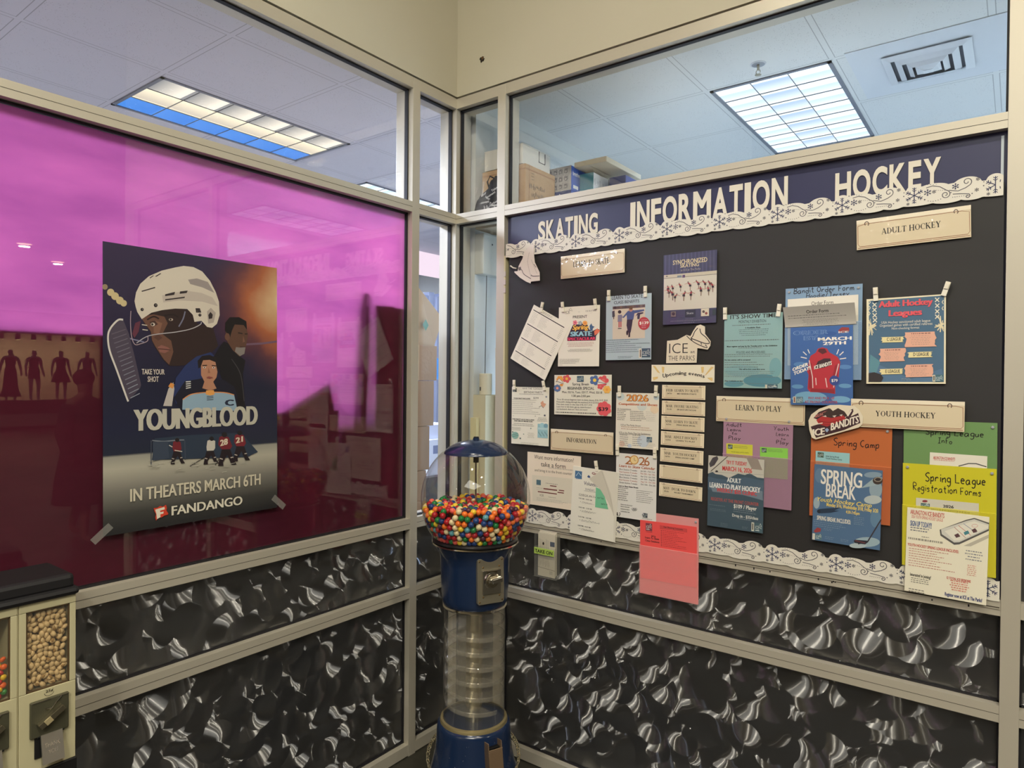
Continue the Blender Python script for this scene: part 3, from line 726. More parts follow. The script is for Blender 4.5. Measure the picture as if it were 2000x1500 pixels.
# --- small event strips
EV = [(1.250, 1.789, [(272, 708), (800, 708), (795, 880), (275, 865)], 'FEB', 'LEARN TO SKATE', '24TH', 'MID SESSION STARTS', 'z5', 'FEB LEARN TO SKATE'),
      (1.250, 1.724, [(270, 888), (800, 905), (787, 1083), (268, 1055)], 'MAR', 'FIGURE SKATING', '7TH - 8TH', 'SPR SKATE SPECTACULAR', 'z5', 'MAR FIGURE SKATING'),
      (1.248, 1.661, [(258, 1075), (795, 1100), (790, 1272), (258, 1240)], 'MAR', 'LEARN TO SKATE', '16TH', 'SPRING BREAK SPECIAL', 'z5', 'MAR LEARN TO SKATE'),
      (1.247, 1.597, [(258, 1260), (785, 1293), (780, 1472), (255, 1428)], 'MAR', 'ADULT HOCKEY', '16TH', 'LEARN TO PLAY', 'z5', 'MAR ADULT HOCKEY'),
      (1.245, 1.528, None, 'MAR', 'YOUTH HOCKEY', '16TH', 'SPRING HOCKEY CAMP', '', 'MAR YOUTH HOCKEY'),
      (1.242, 1.457, None, '', '', '', '', '', ''),
      (1.242, 1.383, None, 'MAY', 'DUSK TO DAWN', '29TH-30TH', 'HOCKEY TOURNAMENT', '', 'MAY DUSK TO DAWN')]
for i, (cx, cz, src, m1, m2, s1, s2, _, nm) in enumerate(EV):
    lab = ('small tan event strip printed %s in the upcoming events column' % nm) if nm else 'blank small tan event strip in the upcoming events column'
    F = Fly('event_strip', lab, 'sign', (cx, cz), .185, .057, -.4 - .1 * i, (236, 222, 192), .004, [(0, 0), (100, 0), (100, 31), (0, 31)], rough=.5, coat=.3, group='upcoming event strips')
    F.r(8, 4, 92, 27, TAN)
    F.rib([(4, 28), (4, 3.4), (96, 3.4), (96, 28), (4, 28)], .55, BRN); F.rib([(3, 29.4), (97, 29.4)], .5, BRN)
    for x in (11, 88): F.rib([(x + 1.7 * math.cos(math.radians(k)), 3.4 + 1.7 * math.sin(math.radians(k))) for k in range(-230, 61, 24)], .7, (84, 58, 44))
    if m1:
        F.t(10, 14.5, 25, 5.6, m1, INK, font='serif'); F.t(30, 14.5, 85, 5.6, m2, INK, font='serif')
        F.t(12, 20.5, 23, 3.2, s1, INK, font=None, b=.02); F.t(36, 20.5, 80, 3.2, s2, INK, font=None, b=.02)
    F.done()

# --- upcoming events banner
F = Fly('event_banner', 'white banner reading Upcoming events above the column of event strips', 'sign', (1.244, 1.866), .27, .07, -.3, (236, 228, 206), .004, [(145, 452), (912, 452), (912, 668), (137, 657)])
for q in ([(165, 468), (188, 472), (245, 555), (222, 545)], [(272, 478), (298, 480), (290, 548), (278, 548)], [(160, 608), (220, 600), (215, 618), (165, 640)], [(872, 478), (896, 482), (812, 570), (800, 578)], [(752, 480), (780, 478), (775, 545), (760, 550)], [(828, 612), (886, 610), (888, 640), (882, 648)]):
    F.rib(q + [q[0]], 5, (206, 158, 66)); F.poly(q, (230, 200, 130))
T_ = 'Upcoming events'; n = len(T_)
xs = [275]; adv = {'m': 1.5, 'i': .5, ' ': .6, 'U': 1.25, 't': .75, 's': .85}
tot = sum(adv.get(c, 1) for c in T_)
for ch in T_:
    wd = adv.get(ch, 1) / tot * 520; x = xs[-1]
    if ch != ' ':
        f = (x + wd / 2 - 535) / 260; hh = {'U': 50, 'i': 48, 't': 46}.get(ch, 33)
        F.t(x + 3, 572 + 42 * f * f + (14 if ch in 'pg' else 0) * 0, x + wd - 3, hh, ch, INK, b=.02, dy=.08 * f)
    xs.append(x + wd)
F.done()

# --- tilted class schedule (stack of sheets)
F = Fly('flyer', 'white printed class schedule hanging tilted from one clip at the left', 'flyer', (.539, 2.010), .228, .285, -27.6, PAPER, .0062, [(0, 0), (100, 0), (100, 125), (0, 125)], curl=.006, wave=.0006, thick=.0022, group=None)
for v in (9, 41, 73, 104): F.r(4, v, 90, v + 1.7, INK)
F.l(28, 3, 62, 8, 2, GREYI)
for v in (12, 44, 76, 106):
    hgt = 26 if v < 100 else 16
    F.l(7, v + 2, 22, v + hgt, 8, QUIET, .3, .3); F.l(29, v + 2, 52, v + hgt, 10, QUIET, .3, .4); F.l(84, v + 2, 92, v + hgt, 7, QUIET, .3, .4)
F.done()

# --- spring skate spectacular
S = [(255, 155), (1190, 70), (1150, 1425), (225, 1450)]
F = Fly('flyer', 'white Spring Skate Spectacular flyer beside the tilted class schedule', 'flyer', (.752, 2.032), .216, .272, 0, PAPER, .0045, S, curl=.004, wave=.0008, coat=.25)
F.t(395, 285, 500, 55, 'ICE', GREYI); F.rib([(480, 210), (520, 160), (560, 225), (490, 210)], 8, GREYI); F.l(400, 292, 500, 312, 1, GREYI)
F.l(690, 240, 735, 256, 1, GREYI); F.t(860, 235, 1095, 34, 'ICE SKATING', GREYI); F.l(960, 255, 1020, 268, 1, QUIET)
F.t(570, 390, 890, 62, 'PRESENT', INK, b=.01)
F.poly([(555, 560), (600, 500), (680, 520), (760, 500), (900, 520), (930, 620), (1000, 660), (1120, 600), (1190, 630), (1090, 760), (1085, 860), (440, 890), (440, 820)], (52, 40, 60))
F.flower(620, 480, 55, (226, 128, 140), (200, 80, 110)); F.flower(735, 490, 48, (150, 160, 168), (210, 200, 190)); F.flower(845, 485, 55, (238, 168, 84), (226, 120, 60), 8)
F.t(560, 640, 925, 105, 'Spring', (246, 190, 78), b=.03, sh=.25)
F.poly([(948, 545), (990, 485), (1010, 540), (1060, 560), (1020, 600), (1015, 655), (960, 640)], (70, 100, 140))
F.t(520, 785, 990, 105, 'SKATE', (150, 196, 210), b=.05)
F.poly([(1050, 660), (1130, 590), (1140, 625), (1195, 628), (1150, 690), (1060, 755)], (232, 120, 88))
F.t(450, 880, 1075, 66, 'SPECTACULAR', (222, 62, 96), b=.05)
F.l(400, 930, 1080, 1035, 4, (150, 70, 70), .35, .4, True); F.l(430, 1070, 1030, 1140, 3, GREYI, .38, .3, True); F.l(262, 1290, 790, 1400, 4, GREYI, .36, .4); F.l(250, 1415, 345, 1432, 1, INK)
F.done()

# --- learn to skate class benefits
S = [(40, 200), (920, 130), (915, 1415), (48, 1430)]
F = Fly('flyer', 'pale blue flyer headed LEARN TO SKATE CLASS BENEFITS with a red price disc', 'flyer', (.999, 2.063), .216, .279, .4, (178, 196, 204), .0045, S, curl=.0015, wave=.0016, coat=1, rough=.4)
F.t(150, 262, 745, 72, 'LEARN TO SKATE', INK, b=.012); F.t(192, 348, 682, 60, 'CLASS BENEFITS', INK, b=.012)
F.r(170, 395, 795, 1030, (214, 202, 182)); F.r(170, 395, 795, 452, (96, 82, 78))
for x, c_ in ((215, (70, 58, 60)), (330, (120, 96, 84)), (420, (80, 70, 78)), (560, (110, 90, 80)), (640, (84, 74, 86)), (720, (120, 104, 100))): F.c(x, 415 - (x - 200) * .06, 26, c_, 10)
F.poly([(160, 490), (205, 470), (215, 590), (165, 605)], (70, 66, 80)); F.r(185, 590, 200, 640, (60, 56, 66))
F.c(305, 500, 34, (52, 44, 46)); F.poly([(272, 560), (345, 552), (372, 608), (350, 620), (352, 690), (268, 695)], (132, 128, 148)); F.r(285, 690, 308, 800, (186, 84, 84)); F.r(320, 688, 343, 795, (186, 84, 84)); F.r(275, 815, 345, 830, INK)
F.poly([(455, 490), (520, 455), (585, 470), (775, 450), (780, 480), (590, 530), (570, 650), (450, 660), (440, 560), (380, 622), (366, 600)], (74, 94, 142)); F.c(520, 455, 40, (196, 142, 120)); F.c(522, 425, 34, (110, 84, 60))
F.poly([(448, 650), (560, 645), (545, 760), (520, 900), (470, 900), (440, 760)], (52, 50, 64)); F.c(455, 905, 20, INK, ry=48); F.poly([(480, 890), (512, 885), (510, 985), (478, 990)], (40, 38, 44))
F.poly([(650, 520), (760, 505), (762, 530), (700, 550), (690, 640), (645, 640), (648, 560), (610, 590)], (58, 58, 76))
F.c(775, 725, 112, (190, 66, 70), 28, ry=125); F.t(688, 745, 862, 58, '$139', WHITE, b=.03); F.l(725, 655, 845, 675, 1, (230, 190, 180)); F.l(725, 765, 820, 835, 2, (224, 160, 156), .4, .2, True)
F.l(55, 1045, 900, 1310, 7, (70, 80, 90), .33, .45); F.l(280, 1360, 640, 1410, 2, (60, 70, 80), .36)
F.r(682, 1210, 730, 1390, (226, 220, 196)); F.r(700, 1230, 716, 1370, INK); F.logo(735, 1205, 900, 1375)
F.done()

# --- synchronized skating poster
S = [(282, 490), (943, 428), (930, 1315), (290, 1340)]
F = Fly('flyer', 'laminated navy poster headed SYNCHRONIZED SKATING with a rink photo of skaters', 'flyer', (1.271, 2.211), .225, .288, 0, (66, 66, 96), .0045, S, curl=.001, wave=.0014, coat=1, rough=.35)
for x in range(300, 935, 46): F.poly([(x, 490 - (x - 290) * .09), (x + 14, 489 - (x - 290) * .09), (x + 14, 735 - (x - 290) * .05), (x, 736 - (x - 290) * .05)], (80, 80, 114))
F.t(400, 612, 822, 58, 'SYNCHRONIZED', (212, 196, 158), b=.02); F.t(492, 648, 720, 44, 'SKATING', (212, 196, 158), b=.02); F.t(498, 692, 740, 26, 'at ICE at The Parks', (170, 160, 150))
F.r(290, 738, 940, 1170, (206, 198, 182)); F.r(290, 738, 940, 775, (196, 186, 164)); F.r(290, 776, 940, 784, (140, 132, 124)); F.r(455, 745, 510, 772, (120, 130, 140)); F.r(520, 738, 552, 772, (96, 74, 110)); F.r(316, 748, 338, 758, (60, 60, 70))
def skater(F, x, y, s, col=(150, 44, 56), leg=(120, 84, 70), lean=0):
    F.c(x, y, 6 * s, (58, 40, 36), 8)
    F.poly([(x - 8 * s, y + 8 * s), (x + 10 * s, y + 6 * s), (x + 16 * s + lean, y + 34 * s), (x - 2 * s + lean, y + 38 * s)], col)
    F.poly([(x - 6 * s + lean, y + 32 * s), (x + 20 * s + lean, y + 30 * s), (x + 22 * s + lean, y + 52 * s), (x - 4 * s + lean, y + 54 * s)], (44, 36, 44))
    F.r(x + 5 * s + lean, y + 52 * s, x + 12 * s + lean, y + 100 * s, leg)
    F.rib([(x - 6 * s, y + 14 * s), (x - 40 * s, y + 26 * s)], 4 * s, (196, 140, 116)); F.rib([(x + 10 * s, y + 12 * s), (x + 44 * s, y + 28 * s)], 4 * s, (196, 140, 116))
for x, y, s, ln in ((340, 870, .9, 4), (390, 860, 1, 6), (480, 840, 1, 10), (590, 825, 1.05, 18), (690, 808, 1.05, 20), (772, 808, 1.05, 18), (838, 812, 1.0, 14), (875, 840, 1.1, 8), (335, 905, 1.1, 14), (375, 925, 1.2, 20), (455, 968, 1, -30), (555, 940, 1.15, -25), (630, 935, 1.1, -12), (740, 885, 1.1, 0), (833, 885, 1.05, 0)): skater(F, x, y, s, lean=ln)
F.r(388, 1182, 448, 1246, (120, 110, 104)); F.c(418, 1210, 20, (60, 54, 62)); F.r(560, 1165, 680, 1245, (44, 46, 66)); F.t(578, 1215, 660, 26, 'Skate', (190, 190, 196)); F.r(752, 1150, 848, 1240, (212, 200, 178)); F.c(782, 1185, 16, (90, 70, 66)); F.c(815, 1205, 16, (140, 70, 66)); F.r(888, 1158, 930, 1225, (50, 62, 70))
F.l(385, 1296, 850, 1312, 1, (170, 166, 180)); F.l(545, 1312, 690, 1326, 1, (170, 166, 180)); F.l(565, 1272, 665, 1284, 1, (170, 166, 180))
F.done()

# --- it's show time
S = [(1030, 1222), (1745, 1185), (1742, 2120), (1020, 2107)]
F = Fly('flyer', 'teal laminated flyer headed IT IS SHOW TIME left of the blue order folder', 'flyer', (1.526, 1.953), .220, .285, 0, (142, 178, 178), .0045, S, curl=.002, wave=.003, coat=1, rough=.35)
for x, y, rx, ry, c_ in ((1250, 1900, 230, 70, (130, 172, 178)), (1500, 2020, 260, 80, (84, 140, 158)), (1150, 2060, 150, 50, (96, 150, 164)), (1660, 1860, 90, 120, (120, 168, 176))): F.c(x, y, rx, c_, 24, ry=ry) if x + rx < 1745 and x - rx > 1022 and y + ry < 2100 else F.c(x, y, min(rx, 1735 - x, x - 1030), c_, 24, ry=min(ry, 2098 - y))
F.t(1102, 1272, 1665, 50, "IT'S SHOW TIME", INK, b=.015); F.t(1205, 1322, 1540, 36, 'MONTHLY EXHIBITION', (50, 56, 60))
F.l(1125, 1345, 1640, 1370, 1, GREYI); F.t(1285, 1385, 1470, 18, '2 Available Slots', INK, b=.03); F.l(1180, 1400, 1600, 1490, 4, (70, 84, 88), .36, .4, True)
F.l(1035, 1530, 1700, 1560, 1, GREYI, .4, 0); F.t(1062, 1612, 1680, 17, 'Must register and pay by the Tuesday prior to the Exhibition', INK, b=.03); F.l(1200, 1620, 1520, 1640, 1, GREYI)
F.t(1180, 1690, 1530, 30, 'POLICIES AND PROCEDURES', (70, 84, 90)); F.l(1035, 1700, 1715, 1745, 2, GREYI, .36, .2); F.t(1035, 1775, 1350, 15, 'No late entries will be accepted', INK, b=.03)
F.l(1035, 1795, 1560, 1880, 3, GREYI, .3, .3, False); F.t(1210, 1888, 1530, 15, 'This will be first come first serve', INK, b=.03); F.l(1035, 1905, 1710, 1990, 4, GREYI, .3, .25); F.t(1035, 2030, 1260, 15, 'Any 2 minute or less', INK, b=.03); F.l(1065, 2050, 1700, 2066, 1, GREYI, .3, 0)
F.r(1535, 2070, 1562, 2116, (206, 200, 180)); F.logo(1565, 2068, 1690, 2116)
F.done()

# --- beginner special
S = [(645, 578), (1350, 575), (1342, 1075), (645, 1065)]
F = Fly('flyer', 'white landscape flyer for the Spring Break BEGINNER SPECIAL with coloured flowers', 'flyer', (.773, 1.767), .299, .182, .5, (226, 222, 204), .0045, S, curl=.001, wave=.0006, coat=.2)
F.flower(715, 632, 45, (238, 160, 74), (244, 190, 80), 6); F.flower(800, 625, 52, (214, 92, 92), (240, 180, 70)); F.flower(683, 742, 46, (92, 116, 158), (236, 150, 120), 8); F.flower(735, 695, 24, (238, 160, 74), (200, 100, 60), 6)
F.poly([(665, 668), (705, 618), (750, 660), (760, 690), (675, 692)], (224, 218, 206)); F.rib([(665, 668), (705, 618), (750, 660), (760, 690)], 5, (130, 50, 50)); F.rib([(665, 655), (712, 668), (752, 688)], 6, INK)
F.flower(1145, 642, 62, (84, 112, 164), (240, 206, 80)); F.flower(1250, 645, 64, (220, 88, 92), (226, 120, 110)); F.flower(1215, 715, 40, (220, 88, 92), (226, 120, 110)); F.flower(1292, 755, 48, (242, 186, 92), (238, 160, 70), 6)
F.poly([(1180, 668), (1205, 625), (1248, 660), (1290, 685), (1180, 692)], (226, 222, 212)); F.rib([(1178, 662), (1230, 672), (1290, 690)], 6, INK)
F.logo(930, 590, 1012, 662); F.t(872, 705, 1078, 32, 'Spring Break', INK); F.t(812, 757, 1140, 34, 'BEGINNER SPECIAL', INK, b=.012); F.t(745, 802, 1235, 28, 'Mon. 03/16, Tues. 03/17, Wed. 03/18', INK); F.t(865, 846, 1088, 26, '1:30 pm-2:00 pm', INK, b=.012)
for i, (tx, xe) in enumerate((('Three 30 minute beginner learn to skate classes 3/16, 3/17, 3/18', 1298), ('Free public skating through the weekend 3/13-22/2026', 1196), ('Free skate rental on class days 3/16, 3/17, 3/18', 1112), ('Learn how to fall down, get up, move forward', 1100), ('and backward, skate on 1 foot and more!', 1056))): F.t(678, 889 + i * 29.5, xe, 19, tx, (58, 56, 56))
F.l(665, 1032, 1160, 1048, 1, INK, .8, 0)
F.flower(1255, 985, 88, (226, 92, 98), (232, 100, 104), 7, .4); F.t(1188, 1010, 1302, 46, '$39', INK, b=.03)
F.done()

# --- birthday party
S = [(125, 718), (587, 732), (580, 1448), (115, 1412)]
F = Fly('flyer', "white birthday party flyer at the board's left edge, price $299", 'flyer', (.486, 1.661), .218, .275, 0, (228, 224, 208), .0045, S, curl=.001, wave=.0007, coat=.2)
F.logo(135, 735, 186, 780, (60, 62, 66)); F.t(255, 750, 515, 24, 'HAVE THE "COOLEST"', (66, 62, 60)); F.t(275, 796, 500, 26, 'BIRTHDAY PARTY', (66, 62, 60)); F.l(215, 802, 545, 822, 1, GREYI)
F.t(145, 866, 352, 17, 'YOUR PARTY INCLUDES', INK, b=.03); F.t(392, 868, 456, 24, '$299', INK); F.l(130, 872, 500, 1060, 8, (128, 124, 116), .3, .4)
for x, y, r, c_ in ((550, 845, 16, (110, 120, 140)), (532, 1070, 18, (70, 74, 90)), (372, 930, 8, QUIET), (416, 1078, 9, QUIET), (142, 1072, 7, QUIET), (360, 1228, 12, (120, 150, 140)), (270, 1298, 10, (110, 140, 130)), (228, 1350, 14, (60, 80, 90)), (133, 1270, 13, (70, 100, 100)), (214, 765, 6, QUIET)): F.poly([(x + r * (1 if i % 2 == 0 else .42) * math.cos(-PI / 2 + i * PI / 5), y + r * (1 if i % 2 == 0 else .42) * math.sin(-PI / 2 + i * PI / 5)) for i in range(10)], c_)
F.poly([(480, 915), (510, 890), (520, 920), (550, 930), (520, 975), (490, 950)], (214, 160, 130)); F.rib([(460, 970), (490, 950), (515, 980)], 5, (60, 50, 50))
F.t(130, 1118, 402, 16, 'THE PARTY ALSO INCLUDES', INK, b=.03, sh=.2); F.t(150, 1140, 382, 16, 'AND MUCH MORE FUN', INK, b=.03, sh=.2); F.l(438, 1095, 566, 1150, 3, GREYI, .4, .3, True); F.l(130, 1160, 400, 1200, 2, GREYI, .4, .2, True); F.l(125, 1210, 275, 1255, 3, GREYI, .4); F.l(320, 1280, 405, 1350, 4, QUIET, .4, .3, True)
F.r(445, 1170, 572, 1340, (150, 190, 196)); F.r(440, 1215, 572, 1240, (178, 206, 208)); F.c(500, 1190, 30, (160, 200, 206)); F.c(545, 1195, 26, (120, 160, 176))
for i in range(9): F.rib([(455 + i * 13, 1265 + (i % 3) * 18), (460 + i * 13, 1290 + (i % 3) * 18)], 4, (60, 90, 100))
F.c(165, 1312, 44, (140, 178, 166)); F.rib([(125, 1310), (200, 1290)], 6, (80, 130, 120)); F.rib([(128, 1330), (205, 1312)], 6, (80, 130, 120)); F.l(220, 1395, 470, 1430, 2, QUIET, .4, .2, True)
F.done()

# --- competitions and shows
S = [(1410, 802), (1937, 800), (1895, 1475), (1393, 1458)]
F = Fly('flyer', 'pastel flyer headed 2026 Competitions and Shows in orange lettering', 'flyer', (1.045, 1.664), .200, .236, 0, (226, 220, 204), .0045, S, curl=.003, wave=.0006, coat=.3)
for x, y, r, c_ in ((1460, 850, 50, (196, 208, 208)), (1900, 850, 34, (190, 204, 206)), (1720, 960, 60, (206, 212, 206)), (1870, 1000, 50, (230, 208, 176)), (1470, 1420, 34, (222, 190, 170)), (1560, 1440, 24, (190, 200, 214)), (1720, 1380, 70, (196, 206, 214))): F.c(x, y, r, c_, 16)
F.t(1538, 905, 1800, 88, '2026', (120, 66, 40), b=.035); F.t(1541, 902, 1796, 82, '2026', (238, 158, 70), b=.0); F.t(1438, 955, 1908, 30, 'Competitions and Shows', (190, 96, 52), b=.03)
F.t(1420, 1012, 1588, 18, 'ISI Competitions', (80, 76, 74)); F.rib([(1420, 1018), (1588, 1016)], 2, GREYI)
for r in range(6): F.l(1420, 1025 + r * 21, 1530, 1046 + r * 21, 1, GREYI, .5, .3, False, r); F.l(1575, 1026 + r * 21, 1770, 1047 + r * 21, 1, GREYI, .5, .3, False, r + 9); F.l(1768, 1030 + r * 21, 1900, 1046 + r * 21, 1, QUIET, .3, .4, False, r + 5)
F.t(1462, 1206, 1702, 20, 'ICE at The Parks Shows:', (90, 84, 80)); F.l(1465, 1215, 1850, 1262, 2, (170, 120, 96), .4, .2); F.t(1438, 1298, 1812, 22, 'ICE at the Parks Pop Up Exhibitions', (80, 76, 84)); F.rib([(1438, 1306), (1812, 1304)], 2.4, GREYI)
F.l(1450, 1310, 1550, 1450, 6, (110, 104, 108), .42, .3); F.l(1600, 1310, 1715, 1450, 6, (110, 104, 108), .42, .3); F.logo(1768, 1328, 1830, 1388); F.l(1755, 1405, 1880, 1460, 3, QUIET, .3, .3, True)
F.done()

# --- learn to skate calendar
S = [(1400, 155), (1905, 190), (1872, 990), (1400, 940)]
F = Fly('flyer', 'white flyer headed 2026 Learn to Skate Calendar with a gold clock face', 'flyer', (1.043, 1.382), .190, .277, 0, (222, 220, 214), .0047, S, curl=.002, wave=.0006, coat=.2)
F.t(1508, 300, 1600, 110, '2', (168, 100, 52), b=.0); F.c(1625, 245, 55, (196, 140, 62), 26, ry=60); F.c(1625, 245, 44, (232, 206, 150), 26, ry=49); F.rib([(1625, 248), (1625, 212)], 4, (110, 70, 40)); F.rib([(1625, 248), (1648, 256)], 4, (110, 70, 40)); F.t(1680, 308, 1760, 110, '2', (168, 100, 52)); F.t(1748, 314, 1812, 120, '6', (168, 100, 52))
F.t(1436, 335, 1880, 34, 'Learn to Skate Calendar', (176, 88, 48), b=.02, sh=.2)
for i, (a, b_, c_) in enumerate((('Blue Session 7-weeks', 'Jan 6th - Feb 21st', INK), ('Red Session 7-weeks', 'Feb 24th - Apr 18th', (178, 92, 66)), ('Green Session 7-weeks', 'Apr 21st - Jun 13th', INK), ('Blue Session 7-weeks', 'Jun 16th - Aug 8th', INK), ('Red Session 7-weeks', 'Aug 11th - Oct 10th', (178, 92, 66)), ('Green Session 7-weeks', 'Oct 13th - Dec 5th', INK))): F.t(1442, 374 + i * 33, 1660, 20, a, c_); F.t(1702, 392 + i * 33, 1876, 20, b_, c_)
F.t(1432, 580, 1672, 18, 'Learn to Skate Dates Weeks', INK, b=.03)
for r in range(7): F.l(1428, 590 + r * 24, 1560, 613 + r * 24, 1, (84, 82, 82), .5, .3, False, r); F.l(1648, 620 + r * 22, 1870, 642 + r * 22, 1, (110, 108, 106), .4, .45, False, r + 3)
F.t(1462, 802, 1600, 16, 'Dates to be Announced', INK, sh=.2); F.l(1462, 815, 1590, 900, 3, (80, 78, 78), .42, .2)
for dx, dy in ((0, 0), (20, 0), (40, 0), (10, 14), (30, 14)): F.rib([(1604 + dx + 11 * math.cos(k * PI / 6), 846 + dy * .6 + dx * .04 + 12 * math.sin(k * PI / 6)) for k in range(13)], 3, (70, 70, 72))
F.logo(1725, 888, 1778, 938, (60, 66, 76)); F.l(1715, 945, 1840, 972, 1, QUIET); F.poly([(1410, 895), (1425, 888), (1432, 930), (1412, 928)], INK); F.rib([(1450, 890), (1458, 910), (1440, 935)], 6, INK)
F.done()

# --- want more information
S = [(320, 140), (980, 195), (960, 865), (300, 780)]
F = Fly('flyer', 'cream sheet asking Want more information, take a form, partly behind the globe', 'flyer', (.622, 1.366), .297, .249, 0, (228, 214, 194), .0045, S, curl=.001)
F.t(402, 225, 890, 52, 'Want more information?', (58, 50, 48), sh=0); F.t(484, 318, 788, 58, 'take a form', INK, b=.004); F.l(575, 330, 890, 352, 1, QUIET, .6, 0); F.t(405, 378, 866, 34, 'and bring it to the front counter', (70, 62, 58))
F.r(380, 430, 880, 445, (214, 204, 182)); F.poly([(372, 425), (905, 470), (880, 770), (372, 745)], (216, 208, 188))
F.r(425, 482, 480, 545, (80, 108, 120)); F.l(540, 520, 700, 540, 1, GREYI); F.r(592, 548, 672, 560, (112, 52, 50)); F.r(510, 584, 680, 598, (112, 52, 50)); F.r(700, 602, 766, 614, (112, 52, 50)); F.l(425, 578, 505, 590, 1, GREYI); F.l(425, 602, 600, 614, 1, QUIET); F.r(440, 622, 676, 634, (112, 52, 50)); F.r(684, 628, 762, 640, (112, 52, 50)); F.t(465, 682, 510, 26, 'ICE', INK); F.l(570, 690, 670, 704, 1, INK); F.l(425, 700, 830, 745, 3, QUIET, .35, .3)
F.done()

# --- volunteer sign-up pad
S = [(900, 315), (1440, 390), (1390, 1240), (825, 1118)]
F = Fly('sign_up_pad', 'white volunteer sign-up pad with its top sheet folded back, hanging over the lower rail', 'paper pad', (.841, 1.288), .231, .305, -2.4, (228, 224, 210), .0085, S, curl=.003, wave=.0006, thick=.003)
F.r(922, 368, 1005, 455, (72, 112, 150)); F.rib([(930, 430), (960, 390), (990, 430)], 8, (180, 200, 210)); F.rib([(925, 462), (1000, 466)], 6, (90, 130, 170))
F.poly([(1062, 440), (1078, 420), (1096, 432), (1100, 452), (1078, 452)], (60, 84, 130)); F.t(1120, 412, 1180, 30, 'Go', (130, 50, 60), b=.03)
F.t(1020, 532, 1210, 44, 'Volunteer', (44, 50, 84), b=.012); F.t(1035, 596, 1220, 26, 'SUNDAY, MAR', (84, 90, 110)); F.rib([(1020, 604), (1200, 628)], 3, GREYI)
F.t(955, 655, 1230, 22, 'CHECK IN TABLE', (70, 68, 68)); F.rib([(955, 660), (1170, 688)], 2.5, GREYI)
for i, (t1, x, y, xe) in enumerate((('9:00 AM - 10:00 AM', 952, 698, 170), ('10:00 AM - 12:00 PM', 948, 806, 220), ('12:00 PM - 2:00 PM', 938, 920, 270), ('2:00 PM - 4:00 PM', 928, 1030, 210))):
    F.t(x, y, x + 160, 16, t1, INK, b=.012); F.c(x + 20, y + 36, 4, INK, 8); rn = random.Random(i)
    F.rib([(x + 36 + q * 5, y + 40 + q * .9 + rn.uniform(-11, 9)) for q in range(int((xe - 36) / 5))], 2.6, (112, 108, 106), True); F.rib([(x + 34, y + 52), (x + 190, y + 74)], 2, QUIET)
F.poly([(1165, 560), (1250, 600), (1312, 825), (1150, 800)], (118, 190, 150)); F.t(1225, 765, 1300, 28, 'Turn in', INK, font='hand'); F.t(1180, 690, 1260, 22, 'out by', INK, font='hand')
F.poly([(1236, 366), (1440, 390), (1390, 1240), (1372, 1236), (1378, 900), (1310, 740), (1230, 600), (1086, 462)], (218, 213, 198)); F.poly([(1230, 366), (1250, 372), (1345, 640), (1376, 880), (1310, 740), (1220, 590), (1086, 464)], (204, 198, 182)); F.rib([(1240, 380), (1300, 560), (1355, 760), (1376, 900)], 4, (176, 170, 154), True)
F.done()
# --- adult learn to play hockey
S = [(685, 127), (1168, 172), (1152, 800), (675, 725)]
F = Fly('flyer', 'dark teal flyer for ADULT LEARN TO PLAY HOCKEY, 109 dollars a player', 'flyer', (1.469, 1.402), .216, .279, -.4, (64, 84, 98), .0125, S, curl=.001, wave=.0012, coat=.9, rough=.4)
F.poly([(685, 127), (1168, 172), (1163, 330), (1105, 322), (1040, 285), (1000, 300), (940, 288), (860, 325), (800, 298), (745, 290), (720, 272), (680, 285)], (196, 192, 180))
F.poly([(690, 200), (720, 150), (760, 135), (770, 160), (735, 215), (700, 232)], (70, 66, 70)); F.rib([(705, 265), (850, 140)], 7, (84, 76, 70)); F.c(755, 268, 12, (40, 38, 42), ry=9); F.poly([(1010, 150), (1110, 160), (1150, 260), (1060, 250)], (150, 138, 128))
F.rib([(690, 270), (1160, 300)], 3, (150, 150, 146))
F.t(838, 205, 1015, 34, 'TRY IT TUESDAY', (196, 60, 62), b=.03); F.t(805, 258, 1060, 40, 'MARCH 16, 2026', (200, 58, 60), b=.03)
F.poly([(680, 310), (760, 330), (860, 340), (1000, 318), (1160, 350), (1158, 470), (1080, 452), (960, 420), (860, 440), (760, 430), (680, 420)], (74, 96, 116))
F.poly([(700, 380), (800, 400), (960, 400), (1150, 440), (1155, 520), (1090, 500), (980, 470), (850, 455), (720, 440)], (112, 128, 142))
F.t(845, 358, 965, 40, 'ADULT', (222, 226, 222), b=.03); F.t(695, 400, 1132, 44, 'LEARN TO PLAY HOCKEY', (228, 230, 226), b=.03); F.t(755, 438, 1100, 34, 'WEEKLY $35 CLINIC', (198, 62, 64), b=.03); F.t(708, 512, 1118, 28, 'REGISTER AT THE FRONT COUNTER', (170, 84, 80), b=.02)
F.t(902, 578, 1100, 34, '$109 / Player', (226, 226, 218), font=None, b=.02); F.l(900, 588, 1100, 622, 2, (150, 160, 164), .36, .2); F.t(890, 652, 1112, 26, 'Drop in - $35/class', (216, 218, 212), b=.02); F.l(945, 668, 1060, 684, 1, (160, 168, 170))
F.l(690, 545, 840, 560, 1, (120, 134, 140)); F.l(690, 578, 845, 602, 2, (120, 134, 140), .36, .2, True); F.l(790, 705, 860, 740, 3, (120, 134, 140), .36, .2)
F.r(1055, 702, 1078, 776, (206, 206, 190)); F.r(1062, 712, 1070, 766, INK); F.logo(1082, 705, 1148, 786, (70, 96, 106)); F.l(975, 738, 1035, 760, 2, (120, 134, 140))
F.done()

